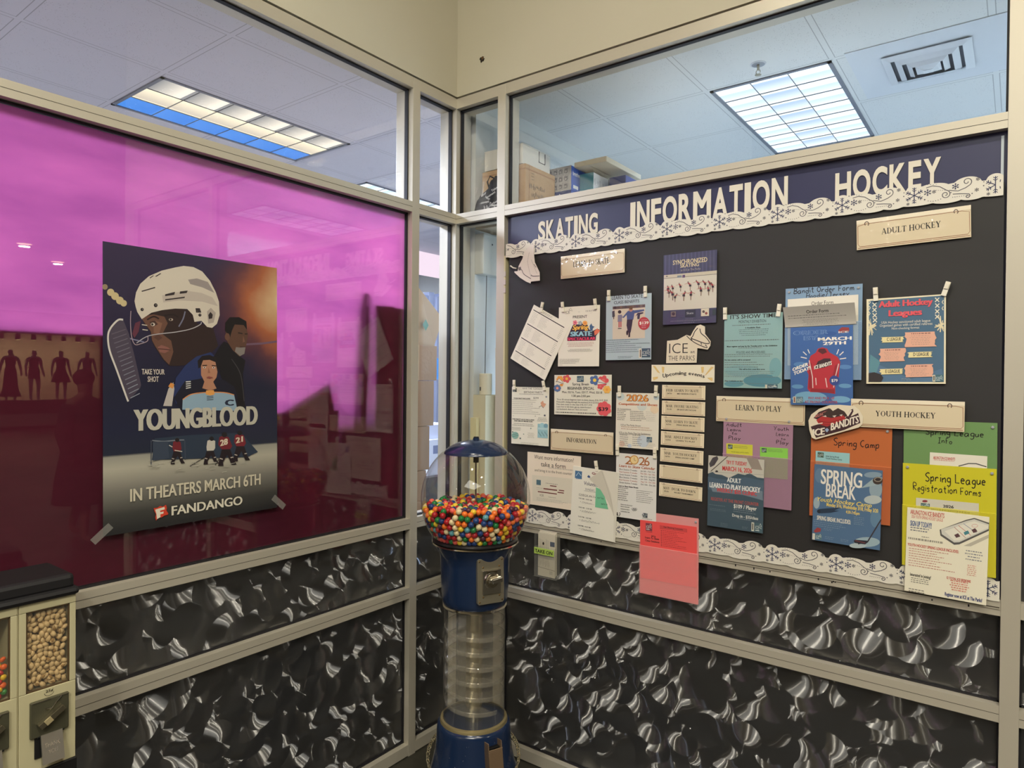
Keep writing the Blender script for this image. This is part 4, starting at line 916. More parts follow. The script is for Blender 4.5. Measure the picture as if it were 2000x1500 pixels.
# --- order-by flyer
S = [(228, 497), (832, 480), (833, 1245), (230, 1262)]
F = Fly('flyer', 'blue ORDER BY MARCH 29TH flyer with a red hoodie, over the blue folder', 'flyer', (1.772, 1.895), .208, .283, .8, (60, 100, 162), .0125, S, curl=.001, wave=.0005, coat=.3)
for x, y, rx, c_ in ((330, 860, 70, (84, 130, 184)), (620, 560, 60, (48, 88, 152)), (760, 880, 60, (88, 134, 188)), (300, 1080, 60, (96, 146, 190)), (760, 1060, 60, (100, 150, 192)), (430, 1180, 160, (116, 166, 198)), (720, 1190, 90, (116, 166, 200)), (320, 1200, 80, (120, 170, 200))): F.c(x, y, rx, c_, 20, ry=rx * .35)
def outline(F, x, y, xr, h, txt, col, bg):
    F.t(x, y, xr, h, txt, col, b=.035); F.t(x + 2, y - 1.5, xr - 2, h - 3, txt, bg, b=.012)
outline(F, 258, 570, 595, 42, 'ORDER', (128, 160, 200), (60, 100, 162)); outline(F, 366, 622, 500, 42, 'BY', (128, 160, 200), (60, 100, 162))
F.t(503, 630, 818, 34, 'MARCH', WHITE, b=.035); F.t(553, 670, 765, 32, '29TH', WHITE, b=.035)
F.poly([(695, 530), (730, 500), (795, 505), (800, 540), (700, 560)], (150, 58, 60)); F.t(700, 556, 790, 18, 'ICE', (220, 220, 220), b=.03)
F.poly([(480, 745), (500, 705), (545, 692), (590, 705), (610, 740), (690, 785), (715, 830), (700, 980), (665, 1010), (668, 1140), (580, 1130), (425, 1130), (400, 1100), (410, 960), (395, 930), (415, 820), (430, 775)], (184, 44, 58))
F.poly([(500, 730), (515, 705), (570, 705), (590, 740), (545, 760)], (90, 34, 44)); F.poly([(415, 830), (440, 850), (450, 1090), (408, 1098)], (150, 34, 48)); F.poly([(690, 850), (665, 870), (640, 980), (690, 990)], (150, 34, 48)); F.poly([(430, 1095), (664, 1095), (660, 1135), (430, 1125)], (146, 36, 48))
for p in ([(415, 820), (448, 980), (452, 1090)], [(700, 850), (668, 980), (652, 1080)], [(480, 990), (485, 1060)], [(575, 990), (590, 1080)]): F.rib(p, 9, (226, 200, 196))
F.poly([(465, 905), (500, 830), (560, 800), (620, 800), (635, 860), (560, 890)], (60, 34, 46)); F.t(466, 908, 634, 38, 'ICE BANDITS', WHITE, b=.03, dy=-.2)
for a, b_ in (((355, 735), (390, 768)), ((402, 712), (420, 752)), ((332, 788), (392, 800)), ((700, 712), (682, 760)), ((745, 735), (708, 770)), ((770, 795), (710, 805))): F.rib([a, b_], 9, (226, 224, 220))
F.t(250, 930, 405, 34, 'ORDER', WHITE, b=.035, dy=-.28); F.t(262, 970, 425, 36, 'TODAY!', WHITE, b=.035, dy=-.28)
F.c(660, 1012, 48, (54, 72, 140), 22); F.t(632, 1025, 690, 28, '$79', WHITE, b=.02)
F.t(410, 1200, 660, 24, 'PAY AND PICK UP', (168, 78, 96), b=.02); F.t(372, 1240, 690, 26, 'AT FRONT COUNTER', (168, 78, 96), b=.02)
F.r(255, 1180, 284, 1244, (196, 190, 172)); F.r(264, 1188, 274, 1236, (120, 50, 40)); F.logo(288, 1180, 355, 1246, (88, 122, 140))
F.done()

# --- adult hockey leagues
S = [(962, 222), (1735, 172), (1740, 1048), (962, 1048)]
F = Fly('flyer', 'blue Adult Hockey Leagues flyer with a cream border, right of the order folder', 'flyer', (2.032, 1.980), .232, .293, .6, (232, 222, 190), .0045, S, curl=.001, wave=.001, coat=.25)
F.poly([(985, 238), (1718, 185), (1722, 1030), (985, 1030)], (72, 104, 130)); F.poly([(985, 800), (1060, 850), (1400, 1000), (1700, 900), (1722, 1030), (985, 1030)], (84, 116, 146)); F.poly([(1000, 760), (1100, 830), (1060, 940), (990, 930)], (92, 140, 152))
for x, y in ((1040, 275), (1040, 325), (1042, 378), (1045, 425), (1650, 228), (1652, 284), (1652, 340), (1652, 392)):
    F.rib([(x - 20, y - 20), (x + 20, y + 20)], 9, (226, 220, 196)); F.rib([(x - 20, y + 20), (x + 20, y - 20)], 9, (226, 220, 196))
for x, y, s_ in ((992, 250, 1), (992, 305, 1), (990, 360, 1), (1706, 250, -1), (1706, 310, -1)): F.rib([(x - 5 * s_, y - 18), (x + 8 * s_, y), (x - 5 * s_, y + 18)], 7, (226, 220, 196))
rn = random.Random(5)
for cx in (1000, 1690):
    for i in range(26): a = rn.uniform(0, 6.3); d_ = rn.uniform(10, 82); x, y = cx + d_ * math.cos(a) * .8, (490 if cx < 1200 else 470) + d_ * 1.1 * math.sin(a); F.rib([(min(max(cx + (0 if cx > 1200 else 5), 988), 1700), 480), (min(max(x, 986), 1716), y)], rn.uniform(5, 12), (224, 212, 176))
F.t(1085, 302, 1605, 62, 'Adult Hockey', (222, 84, 94), b=.04); F.t(1182, 388, 1500, 62, 'Leagues', (222, 84, 94), b=.04)
F.t(1108, 462, 1586, 26, 'USA Hockey sanctioned adult league', (226, 222, 208)); F.t(1092, 492, 1606, 26, 'Organized games with certified referees', (226, 222, 208)); F.t(1210, 518, 1480, 24, 'Non-checking format', (226, 222, 208))
def brush(x0, y0, x1, y1, col, seed):
    r_ = random.Random(seed); n_ = 7; L_ = []; R_ = []
    for i in range(n_ + 1): y = y0 + (y1 - y0) * i / n_; L_.append((x0 + r_.uniform(-12, 12), y)); R_.append((x1 + r_.uniform(-14, 14), y - (x1 - x0) * .03))
    F.poly(L_ + R_[::-1], col)
for x0, y0, x1, y1, tx, i in ((1112, 592, 1325, 645, 'C LEAGUE', 1), (1372, 738, 1600, 792, 'D LEAGUE', 2), (1100, 905, 1318, 958, 'E LEAGUE', 3)):
    brush(x0, y0, x1, y1, (228, 214, 158), i); F.t(x0 + 50, y1 - 16, x1 - 26, 34, tx, (60, 54, 58), b=.02)
for x0, y0, x1, y1, i in ((1345, 545, 1640, 690, 4), (1092, 705, 1338, 832, 5), (1345, 862, 1610, 985, 6)):
    brush(x0, y0, x1, y1, (224, 170, 146), i); F.l(x0 + 50, y0 + 8, x1 - 40, y0 + 30, 1, (110, 50, 50), .6, .2, True); F.l(x0 + 25, y0 + 34, x1 - 30, y1 - 10, 6, (146, 104, 96), .34, .4, True, i)
F.poly([(985, 945), (1040, 935), (1105, 955), (1130, 990), (1110, 1028), (985, 1028)], (48, 42, 46)); F.l(1300, 998, 1410, 1020, 2, (130, 150, 170), .36, .2, True); F.r(1612, 960, 1638, 1026, (206, 204, 184)); F.r(1620, 970, 1630, 1016, INK); F.logo(1640, 958, 1716, 1026, (72, 108, 120))
F.done()

# --- spring break camp
S = [(115, 520), (587, 572), (570, 1117), (97, 1045)]
F = Fly('flyer', 'blue SPRING BREAK Youth Hockey Camp flyer in front of the orange folder', 'flyer', (1.861, 1.401), .218, .274, -1.1, (78, 108, 142), .0125, S, curl=.002, wave=.0006, coat=.25)
for x, y, rx, ry, c_ in ((540, 700, 44, 60, (140, 160, 172)), (520, 770, 60, 30, (176, 186, 186)), (130, 790, 22, 40, (150, 168, 176)), (480, 1060, 90, 34, (150, 172, 182)), (540, 900, 36, 60, (96, 128, 156)), (150, 600, 32, 50, (96, 124, 152)), (420, 1085, 60, 18, (170, 186, 190)), (520, 600, 60, 20, (130, 152, 170))): F.c(x, y, rx, c_, 20, ry=ry)
F.t(160, 655, 445, 105, 'SPRING', (226, 222, 212), b=.02, dy=0); F.t(195, 745, 402, 96, 'BREAK', (226, 222, 212), b=.02)
F.t(135, 775, 515, 30, 'Youth Hockey Camp', (236, 212, 92), sh=.3, b=.01)
F.t(200, 812, 558, 26, 'Monday 3/16, Wednesday 3/18, Friday 3/20', (232, 206, 100), b=.02); F.t(335, 862, 430, 22, '4:30-7:45pm', (232, 206, 100), b=.02)
F.poly([(440, 690), (520, 628), (560, 612), (585, 620), (580, 655), (540, 672)], (150, 170, 178)); F.c(553, 640, 34, (60, 48, 44), 22, ry=26); F.c(555, 632, 27, (150, 140, 128), 22, ry=16); F.c(555, 632, 20, (44, 36, 36), 22, ry=11)
F.c(150, 848, 17, (28, 38, 52), 14, ry=14); F.poly([(150, 832), (200, 828), (300, 822), (255, 842), (290, 846), (230, 858), (160, 862)], (34, 52, 74))
F.t(133, 905, 370, 30, 'SPRING BREAK INCLUDES:', (226, 222, 208), b=.02); F.l(112, 902, 340, 955, 4, (140, 160, 176), .36, .2); F.l(392, 885, 470, 945, 5, (140, 160, 176), .36, .3); F.l(180, 965, 260, 985, 2, (140, 160, 176), .36)
F.poly([(110, 985), (135, 960), (162, 968), (158, 990), (120, 996)], (150, 60, 62)); F.r(102, 1000, 120, 1044, (206, 204, 190)); F.logo(122, 1002, 168, 1042, (84, 116, 130))
F.rib([(578, 905), (486, 1058), (420, 1072)], 9, (52, 46, 54)); F.poly([(390, 1052), (400, 1044), (482, 1050), (490, 1060), (470, 1076), (395, 1066)], (40, 40, 52)); F.rib([(400, 1050), (470, 1066)], 5, (120, 60, 60)); F.l(190, 1022, 270, 1045, 2, (140, 160, 176), .36); F.l(300, 1040, 370, 1060, 2, (140, 160, 176), .36)
F.done()

# --- spring league flyer
S = [(765, 822), (1330, 885), (1308, 1500), (742, 1392)]
F = Fly('flyer', 'white ARLINGTON ICE BANDITS league flyer with a drawing of a rink, over the yellow folder', 'flyer', (2.157, 1.279), .224, .280, -1, (232, 226, 204), .017, S, curl=.002, wave=.0006, coat=.15)
RED_ = (186, 62, 58)
F.t(785, 868, 1018, 32, 'ARLINGTON ICE BANDITS', RED_, b=.02); F.t(792, 894, 1008, 22, '2026 YOUTH SPRING HOCKEY LEAGUE', (196, 96, 88), b=.01); F.t(784, 948, 930, 38, 'SIGN UP TODAY!!', (54, 84, 140), b=.03); F.l(785, 955, 925, 990, 2, (60, 66, 90), .5, .15)
F.poly([(985, 975), (1170, 905), (1225, 892), (1328, 925), (1326, 980), (1120, 1075), (1085, 1078), (990, 1015)], (88, 86, 84)); F.poly([(995, 972), (1175, 912), (1225, 900), (1326, 935), (1324, 968), (1120, 1060), (1085, 1062), (1000, 1005)], (206, 204, 194)); F.poly([(1020, 985), (1190, 922), (1225, 915), (1322, 945), (1320, 960), (1120, 1048), (1085, 1048)], (226, 222, 208)); F.poly([(1150, 1085), (1326, 1005), (1324, 1030), (1200, 1088)], (186, 180, 164))
for a, b_, c_ in (((1085, 955), (1165, 1030), (170, 90, 84)), ((1150, 932), (1240, 995), (96, 116, 150)), ((1115, 945), (1200, 1012), RED_)): F.rib([a, b_], 3, c_)
F.poly([(1150, 992), (1180, 978), (1192, 998), (1160, 1012)], (70, 130, 140)); F.poly([(1205, 975), (1230, 962), (1248, 985), (1220, 996)], (90, 60, 66)); F.poly([(1085, 1010), (1112, 998), (1128, 1020), (1100, 1030)], (90, 60, 66)); F.c(1228, 946, 22, (206, 150, 140), 14, ry=12); F.c(1228, 946, 19, (226, 222, 208), 14, ry=9)
F.l(862, 1020, 915, 1036, 1, GREYI, .5, 0); F.l(770, 1025, 1010, 1055, 1, (110, 104, 96), .5, 0); F.t(765, 1084, 1118, 20, 'YOUTH HOCKEY SPRING LEAGUE INCLUDES:', RED_, b=.02); F.l(775, 1098, 1120, 1230, 8, (176, 96, 88), .34, .45); F.l(1160, 1112, 1285, 1190, 4, (80, 84, 110), .4, .35, True); F.l(1175, 1215, 1240, 1295, 6, (196, 96, 86), .42, .2, True)
F.t(782, 1290, 925, 22, 'Interested in Joining?', INK, b=.02); F.l(780, 1300, 920, 1340, 3, GREYI, .45, .15, True); F.t(1033, 1312, 1200, 18, '12 TOTAL ICE SESSIONS', RED_, b=.03); F.l(1055, 1318, 1190, 1395, 5, (206, 96, 84), .6, .25, True); F.l(772, 1375, 885, 1405, 2, GREYI, .5, .1); F.t(1020, 1428, 1280, 26, 'Register now at ICE at The Parks!', (50, 62, 120), b=.03)
F.done()

# ------------------------------------------------------------------ plastic pocket folders and what stands in them
def plastic(rgb, alpha=.72):
    rgb = tuple(min(255, v + 34) for v in rgb)
    m = bpy.data.materials.new('tinted_plastic'); m.use_nodes = True; nt = m.node_tree; L = nt.links.new; b = nt.nodes['Principled BSDF']
    b.inputs['Base Color'].default_value = (*lin(rgb), 1); b.inputs['Roughness'].default_value = .3
    t = nt.nodes.new('ShaderNodeBsdfTransparent'); t.inputs[0].default_value = (*[.85 + .15 * v for v in lin(rgb)], 1)
    mx = nt.nodes.new('ShaderNodeMixShader'); mx.inputs[0].default_value = 1 - alpha; o = nt.nodes['Material Output']
    L(t.outputs[0], mx.inputs[1]); L(b.outputs[0], mx.inputs[2]); L(mx.outputs[0], o.inputs[0]); return m
def folder(label, c, w, h, rgb, off, src, pocket, texts=(), rot=0, pins=True):
    """pocket folder: back sheet with handwriting + see-through front pocket + two pins"""
    e = empty('plastic_folder', (c[0], 0, c[1]), label, 'folder', 'plastic pocket folders on the board')
    F = Fly('back_sheet', '', '', c, w, h, rot, rgb, off, src, rough=.35, coat=.2)
    for (x, y, xr, hh, tx, sd) in texts: F.t(x, y, xr, hh, tx, (34, 28, 32), font='hand', wd=.13, seed=sd)
    o = F.done(e); o.location = (0, 0, 0)
    ph = h * (1 - pocket)
    P = Fly('front_pocket', '', '', (0, 0), w, ph, rot, off=off + .0062, mat=plastic(rgb), thick=.0004)
    P.r(0, 0, 1, .008, M(tuple(min(255, v + 26) for v in rgb), .35)); o = P.done(e); o.location = (0, 0, -h * pocket / 2)
    if pins:
        for u in (.05, .95):
            k = MB(); k.lathe([(0, -.0042), (.0042, -.0036), (.0048, -.001), (.0048, 0)], M((196, 200, 206), .2, .5), 14)
            q = k.build('pin', e); q.matrix_local = Matrix.Translation(((u - .5) * w, -off - .0005, h * .46)) @ Matrix.Rotation(-PI / 2, 4, 'X')
    return e
folder('pale blue plastic folder handwritten Bandit Order Form Hoodie/Jersey', (1.773, 2.013), .257, .336, (132, 160, 188), .0035, [(175, 122), (922, 68), (917, 1010), (160, 1003)], .39, [(255, 168, 835, 52, 'Bandit Order Form', 1), (375, 208, 790, 40, 'Hoodie/Jersey', 2)])
folder('purple plastic folder handwritten Adult and Youth Learn to Play', (1.546, 1.532), .26, .34, (166, 128, 150), .0035, [(1030, 1085), (1882, 1095), (1838, 2243), (993, 2125)], .44, [(1060, 1215, 1240, 42, 'Adult', 3), (1072, 1272, 1225, 38, 'Learn', 4), (1120, 1315, 1180, 30, 'to', 5), (1085, 1375, 1225, 40, 'Play', 6), (1636, 1245, 1815, 44, 'Youth', 7), (1662, 1315, 1815, 44, 'Learn', 8), (1722, 1365, 1775, 30, 'to', 9), (1665, 1415, 1815, 42, 'Play', 10)], rot=-.5)
folder('orange plastic folder handwritten Spring Camp', (1.868, 1.517), .258, .333, (190, 104, 58), .0035, [(95, 250), (660, 262), (632, 953), (72, 875)], .40, [(245, 392, 560, 46, 'Spring Camp', 11)], rot=-.5)
folder('green plastic folder handwritten Spring League Info, mostly behind the yellow one', (2.161, 1.545), .256, .335, (112, 148, 92), .0035, [(740, 230), (1390, 240), (1376, 1000), (728, 935)], .44, [(890, 330, 1288, 42, 'Spring League', 12), (975, 390, 1070, 38, 'Info', 13)], rot=.3)
folder('yellow plastic folder handwritten Spring League Registration Forms', (2.161, 1.397), .256, .342, (204, 196, 44), .0102, [(735, 518), (1382, 550), (1375, 1312), (722, 1220)], .405, [(888, 638, 1300, 58, 'Spring League', 14), (805, 705, 1272, 48, 'Registration Forms', 15)], rot=.4)
folder('pink plastic folder hanging below the board over the lower rail', (1.195, 1.11), .257, .345, (222, 150, 148), .0062, [(0, 0), (1, 0), (1, 1), (0, 1)], .41, rot=.5)
# papers in the folders
F = Fly('order_form', 'white order form sheet standing upright in the blue folder', 'form', (1.772, 2.02), .236, .245, .5, (226, 220, 206), .0062, [(0, 0), (100, 0), (100, 104), (0, 104)]); F.t(35, 12, 66, 6.5, 'Order Form', INK, font=None, b=0); F.l(6, 16, 92, 22, 2, GREYI); F.done()
k = MB(); OM = M((212, 206, 194), .7); N = 8; vs = []
prof = [(-.0068, 1.955), (-.0100, 2.045), (-.034, 2.098), (-.0365, 2.103), (-.0335, 2.102), (-.0125, 2.05), (-.0080, 1.955)]
F = Fly('order_form', 'front order form sheet drooping forward out of the blue folder', 'form', (1.765, 2.075), .238, .072, 1.0, (206, 200, 188), .012, [(0, 0), (100, 0), (100, 30), (0, 30)], curl=-.0, wave=0, thick=.001)
F.v = []; F.f = []; F.mi = []; F.sm = []
_P = F.P
F.P = lambda u, v, d=0: (lambda q: (q[0], q[1] - .030 * (1 - v) ** 1.3, q[2]))(_P(u, v, d))
n = 8
F.add([F.P(i, j / n) for j in range(n + 1) for i in (0, 1)] + [F.P(i, j / n, -.0012) for j in range(n + 1) for i in (0, 1)], [(2 * j, 2 * j + 2, 2 * j + 3, 2 * j + 1) for j in range(n)] + [(2 * (n + 1 + j), 2 * (n + 1 + j) + 1, 2 * (n + 1 + j) + 3, 2 * (n + 1 + j) + 2) for j in range(n)] + [(0, 1, 2 * n + 3, 2 * n + 2)], M((196, 190, 178), .7))
F.curl = 1e-9
F.t(33, 11, 64, 5, 'Order Form', INK, b=.01); F.l(6, 13, 90, 20, 2, GREYI, .3, .2); F.l(24, 20, 78, 29.5, 5, (120, 116, 110), .4, .3, True); F.done()
def slip(label, c, w, h, rot, rgb, off, lines=True, txt=None, txc=INK, src=None):
    F = Fly('paper_slip', label, 'slip', c, w, h, rot, rgb, off, [(0, 0), (100, 0), (100, 100 * h / w), (0, 100 * h / w)])
    if lines: F.logo(6, 4, 24, 20, (60, 84, 70)); F.l(28, 6, 94, 18, 3, GREYI, .4, .3)
    return F
F = slip('yellow paper slip in the left half of the purple folder', (1.481, 1.536), .101, .115, .3, (206, 204, 66), .0058); F.t(18, 34, 86, 5, 'YOUR BAG LIMITS INFO', (110, 110, 50)); F.done()
F = slip('bright green paper slip in the right half of the purple folder', (1.610, 1.531), .101, .115, .3, (140, 206, 84), .0058); F.done()
F = slip('light blue paper slip in the orange folder', (1.812, 1.53), .112, .114, -.5, (150, 196, 200), .0058, False); F.logo(6, 4, 24, 20, (60, 84, 70)); F.t(30, 17, 70, 5, '2026 Spring Break', INK, b=.01); F.t(30, 24, 78, 5, 'Youth Hockey Camp', INK, b=.01); F.done()
F = Fly('paper_form', 'white league form with red heading standing in the green folder', 'form', (2.185, 1.50), .155, .215, -.5, (226, 220, 204), .0058, [(915, 437), (1315, 462), (1310, 1010), (912, 985)]); F.t(940, 492, 1095, 24, 'ARLINGTON ICE BANDITS', (186, 62, 58), b=.02); F.l(945, 496, 1090, 510, 1, (196, 110, 100), .6, 0); F.rib([(1120, 548), (1190, 524), (1240, 524), (1310, 548)], 8, (70, 70, 70)); F.done()
F = Fly('paper_form', 'pale grey registration form headed 2026 standing in the yellow folder', 'form', (2.158, 1.37), .172, .17, .4, (206, 202, 186), .0122, [(830, 760), (1270, 800), (1265, 1190), (826, 1150)]); F.t(1025, 832, 1098, 22, '2026', INK, b=.03); F.l(940, 840, 1210, 862, 1, GREYI, .6, 0); F.logo(865, 800, 930, 832, (60, 96, 96)); F.c(895, 786, 20, (140, 60, 64), 12, ry=9); F.done()
F = Fly('class_list', 'red class session sheet standing in the pink folder', 'form', (1.193, 1.125), .248, .245, .9, (236, 84, 82), .0088, [(92, 692), (580, 742), (580, 1260), (90, 1200)])
F.logo(140, 718, 197, 786, (130, 62, 72)); F.rib([(142, 795), (198, 800)], 4, (150, 50, 56)); F.t(188, 838, 228, 14, '2026', INK, b=.02); F.t(135, 852, 258, 17, 'Learn To Skate', INK, b=.02); F.t(135, 878, 260, 17, 'Class Sessions', INK, b=.02); F.r(265, 735, 500, 766, (206, 74, 74)); F.t(300, 756, 465, 14, 'Ice Skating Lessons', INK, b=.01)
for i in range(10): F.c(278, 782 + i * 14.5, 3.5, INK, 6)
F.l(288, 778, 500, 925, 10, (160, 52, 54), .36, .5); F.l(110, 935, 540, 1130, 11, (196, 84, 88), .25, .5); F.done()

# ------------------------------------------------------------------ stickers and cut-outs
def cutout(name, label, cat, c, poly, scale, off, rgb, draw, rot=0):
    """die-cut card: outline in drawing units, scale = metres per unit, c = centre"""
    xs = [p[0] for p in poly]; ys = [p[1] for p in poly]; x0, x1, y0, y1 = min(xs), max(xs), min(ys), max(ys)
    F = Fly(name, label, cat, c, (x1 - x0) * scale[0], (y1 - y0) * scale[1], rot, rgb, off, [(x0, y0), (x1, y0), (x1, y1), (x0, y1)], base=False, coat=.3)
    F.poly(poly, rgb); n = len(poly)
    F.add([F.P(*F.uv(*p), 0.00017) for p in poly] + [F.P(*F.uv(*p), -.0008) for p in poly], [tuple(n + i for i in range(n))] + [(i, n + i, n + (i + 1) % n, (i + 1) % n) for i in range(n)], M((206, 200, 186), .7))
    draw(F); F.done()
def d_skates(F):
    F.poly([(160, 700), (205, 705), (385, 812), (398, 858), (240, 778), (235, 760)], (226, 218, 206)); F.rib([(230, 690), (265, 690), (300, 745), (400, 805)], 7, INK, True); F.poly([(215, 660), (250, 650), (262, 690), (222, 695)], (110, 104, 104))
    F.rib([(398, 760), (430, 778), (520, 782)], 8, INK, True); F.rib([(440, 640), (470, 680)], 6, INK)
    for i in range(14): F.c(348 + i * 3 + (i / 4) ** 2.2, 600 + i * 14, 3.4, INK, 6); F.c(404 + i * 6, 590 + i * 12, 3.4, INK, 6)
    for i in range(8): F.c(372 - i * 3, 500 + i * 13, 3.2, INK, 6)
cutout('skate_cutout', 'white cut-out of a pair of figure skates at the upper left corner of the board', 'cut-out', (.462, 2.385),
       [(300, 480), (380, 420), (440, 400), (438, 520), (452, 620), (520, 740), (525, 836), (400, 838), (392, 858), (330, 832), (240, 778), (160, 712), (158, 698), (205, 700), (220, 640), (275, 560)], (.00041, .00041), .0068, (224, 214, 204), d_skates)
k = MB(); k.tube([(.362, -.006, 2.386), (.380, -.0075, 2.374), (.398, -.006, 2.370)], [.0035, .0032, .003], M((222, 214, 198), .6), 8); k.build('skate_lace', label='short white lace end sticking out left of the skate cut-out', cat='lace', origin=(.38, -.006, 2.376))
def d_ice(F):
    F.t(358, 300, 588, 132, 'ICE', INK, b=-.012); F.t(618, 300, 675, 36, 'at', INK); F.t(350, 390, 672, 64, 'THE PARKS', INK, b=-.008)
    F.rib([(622, 118), (645, 95), (668, 40), (705, -4)], 10, INK, True); F.rib([(730, 5), (745, 60), (800, 110), (838, 160), (845, 185)], 10, INK, True); F.rib([(622, 118), (700, 150), (790, 185), (845, 188)], 10, INK, True)
    F.rib([(628, 125), (640, 150)], 9, INK); F.rib([(745, 175), (752, 200)], 9, INK); F.rib([(796, 200), (812, 222)], 9, INK); F.rib([(570, 85), (620, 135), (690, 185), (806, 238), (815, 225)], 9, INK, True)
cutout('logo_cutout', 'white die-cut ICE at THE PARKS logo card with a drawn skate, centre of the board', 'sign', (1.268, 1.985),
       [(330, 142), (460, 132), (570, 75), (618, 92), (650, 30), (690, -30), (735, -45), (790, -18), (792, 70), (858, 160), (855, 215), (825, 262), (790, 255), (702, 240), (695, 418), (320, 422)], (.000349, .00033), .0045, (228, 216, 194), d_ice)
def d_ban(F):
    RD, DK, WH = (176, 46, 48), (60, 30, 40), (232, 222, 206)
    F.poly([(112, 205), (150, 160), (225, 130), (232, 165), (140, 215)], DK); F.t(122, 205, 228, 22, 'ARLINGTON', (196, 120, 110), b=.02, dy=-.62)
    F.poly([(178, 175), (230, 132), (250, 150), (285, 128), (330, 150), (352, 180), (300, 210), (200, 200)], (58, 40, 38))
    F.poly([(132, 218), (175, 188), (240, 200), (325, 178), (345, 205), (300, 236), (240, 262), (160, 262)], RD); F.rib([(150, 226), (240, 230), (320, 200)], 5, (130, 28, 34), True); F.rib([(178, 246), (240, 246), (300, 222)], 4, (130, 28, 34), True)
    for q in ([(176, 192), (200, 182), (206, 194)], [(246, 184), (276, 178), (262, 196)], [(296, 176), (318, 170), (312, 186)]): F.poly(q, (206, 196, 186))
    F.poly([(345, 185), (372, 138), (390, 130), (392, 148), (370, 192), (335, 200)], DK); F.rib([(352, 182), (378, 140)], 10, WH)
    F.poly([(92, 268), (150, 246), (210, 262), (300, 222), (425, 158), (440, 226), (330, 280), (132, 346)], DK); F.t(110, 334, 192, 50, 'ICE', WH, b=.04, dy=-.3); F.t(238, 288, 428, 54, 'BANDITS', WH, b=.03, dy=-.5)
    F.poly([(196, 280), (212, 272), (224, 284), (212, 302), (200, 296)], (150, 170, 200)); F.rib([(128, 250), (178, 238)], 6, WH)
cutout('team_sticker', 'white-edged oval ICE BANDITS team logo sticker between the two lower heading cards', 'sticker', (1.822, 1.693),
       [(75, 225), (95, 180), (150, 138), (230, 108), (300, 105), (400, 110), (430, 135), (458, 180), (455, 230), (430, 258), (330, 290), (130, 358), (100, 345), (82, 290)], (.000464, .000503), .0175, (226, 214, 190), d_ban)

# ------------------------------------------------------------------ clips holding the sheets
def clip(x, z, label, rz=0, s=1):
    e = empty('paper_clip', (x, -.0062, z), label, 'clip', 'white clips on the notice board'); e.rotation_euler = (0, rz, 0)
    pl = M((228, 220, 200), .45)
    k = MB(); k.box((-.0075 * s, -.006, .000), (.0075 * s, .0, .026), pl); k.box((-.0055, -.0085, .002), (.0055, -.006, .02), pl); k.build('grip', e, bevel=.001)
    k = MB(); k.box((-.0075, -.005, -.021), (.0075, .0015, -.0002), M((232, 226, 208), .4)); k.build('jaw', e, bevel=.001)
for x, z, l, a in ((.55, 2.172, 'white clip holding the tilted class schedule', .25), (.667, 2.166, 'white clip on the left corner of the Spring Skate Spectacular flyer', -.1), (.838, 2.170, 'white clip on the right corner of the Spring Skate Spectacular flyer', -.1),
                   (.905, 2.203, 'white clip on the left corner of the class benefits flyer', 0), (1.079, 2.208, 'white clip on the right corner of the class benefits flyer', 0), (.393, 1.806, 'white clip on the left corner of the birthday party flyer', 0), (.567, 1.804, 'white clip on the right corner of the birthday party flyer', -.2),
                   (.962, 1.786, 'white clip on the left corner of the Competitions and Shows flyer', 0), (1.132, 1.79, 'white clip on the right corner of the Competitions and Shows flyer', .05), (.955, 1.531, 'white clip on the left corner of the Learn to Skate Calendar', 0), (1.130, 1.531, 'white clip on the right corner of the Learn to Skate Calendar', 0),
                   (.852, 1.452, 'white clip at the top of the volunteer sign-up pad', -.15), (1.42, 2.098, 'white clip on the left corner of the teal show time flyer', 0), (1.622, 2.100, 'white clip on the right corner of the teal show time flyer', .12), (1.943, 2.138, 'white clip on the left corner of the Adult Hockey Leagues flyer', -.05), (2.146, 2.142, 'white clip on the right corner of the Adult Hockey Leagues flyer', .3)):
    clip(x, z, l, a)
k = MB(); k.lathe([(0, -.005), (.003, -.0045), (.0035, 0)], M((224, 214, 190), .5), 10); o = k.build('push_pin', label='small white push pin at the lower right edge of the board', cat='push pin'); o.matrix_world = Matrix.Translation((2.283, .003, 1.244)) @ Matrix.Rotation(-PI / 2, 4, 'X')

# ------------------------------------------------------------------ leaflet holder below the board
e = empty('leaflet_holder', (.60, -.001, .915), 'clear plastic leaflet holder labelled TAKE ON, beside the gumball globe', 'leaflet holder')
CL = glass((.97, .97, .96), .02, 1.45, .05, 'clear_plastic')
k = MB(); k.box((-.060, -.034, 0), (.060, -.0325, .145), CL); k.box((-.0605, -.034, 0), (-.059, 0, .2), CL); k.box((.059, -.034, 0), (.0605, 0, .2), CL); k.box((-.06, -.034, 0), (.06, 0, .002), CL); k.box((-.06, -.0015, 0), (.06, 0, .225), CL); k.build('pocket', e)
k = MB(); k.box((-.06, -.0365, .108), (.050, -.0345, .137), M((178, 206, 96), .5)); L_ = M((30, 32, 26), .6)
vs, fs, a, b, tp, _, _ = glyphs('TAKE ON', .025); k.add([(-.055 + (v[0] - a) / (b - a) * .098, -.0369, .1145 + v[1] / .73 * .016) for v in vs], fs, L_); k.build('label_strip', e)['label'] = 'lime green strip lettered TAKE ON'
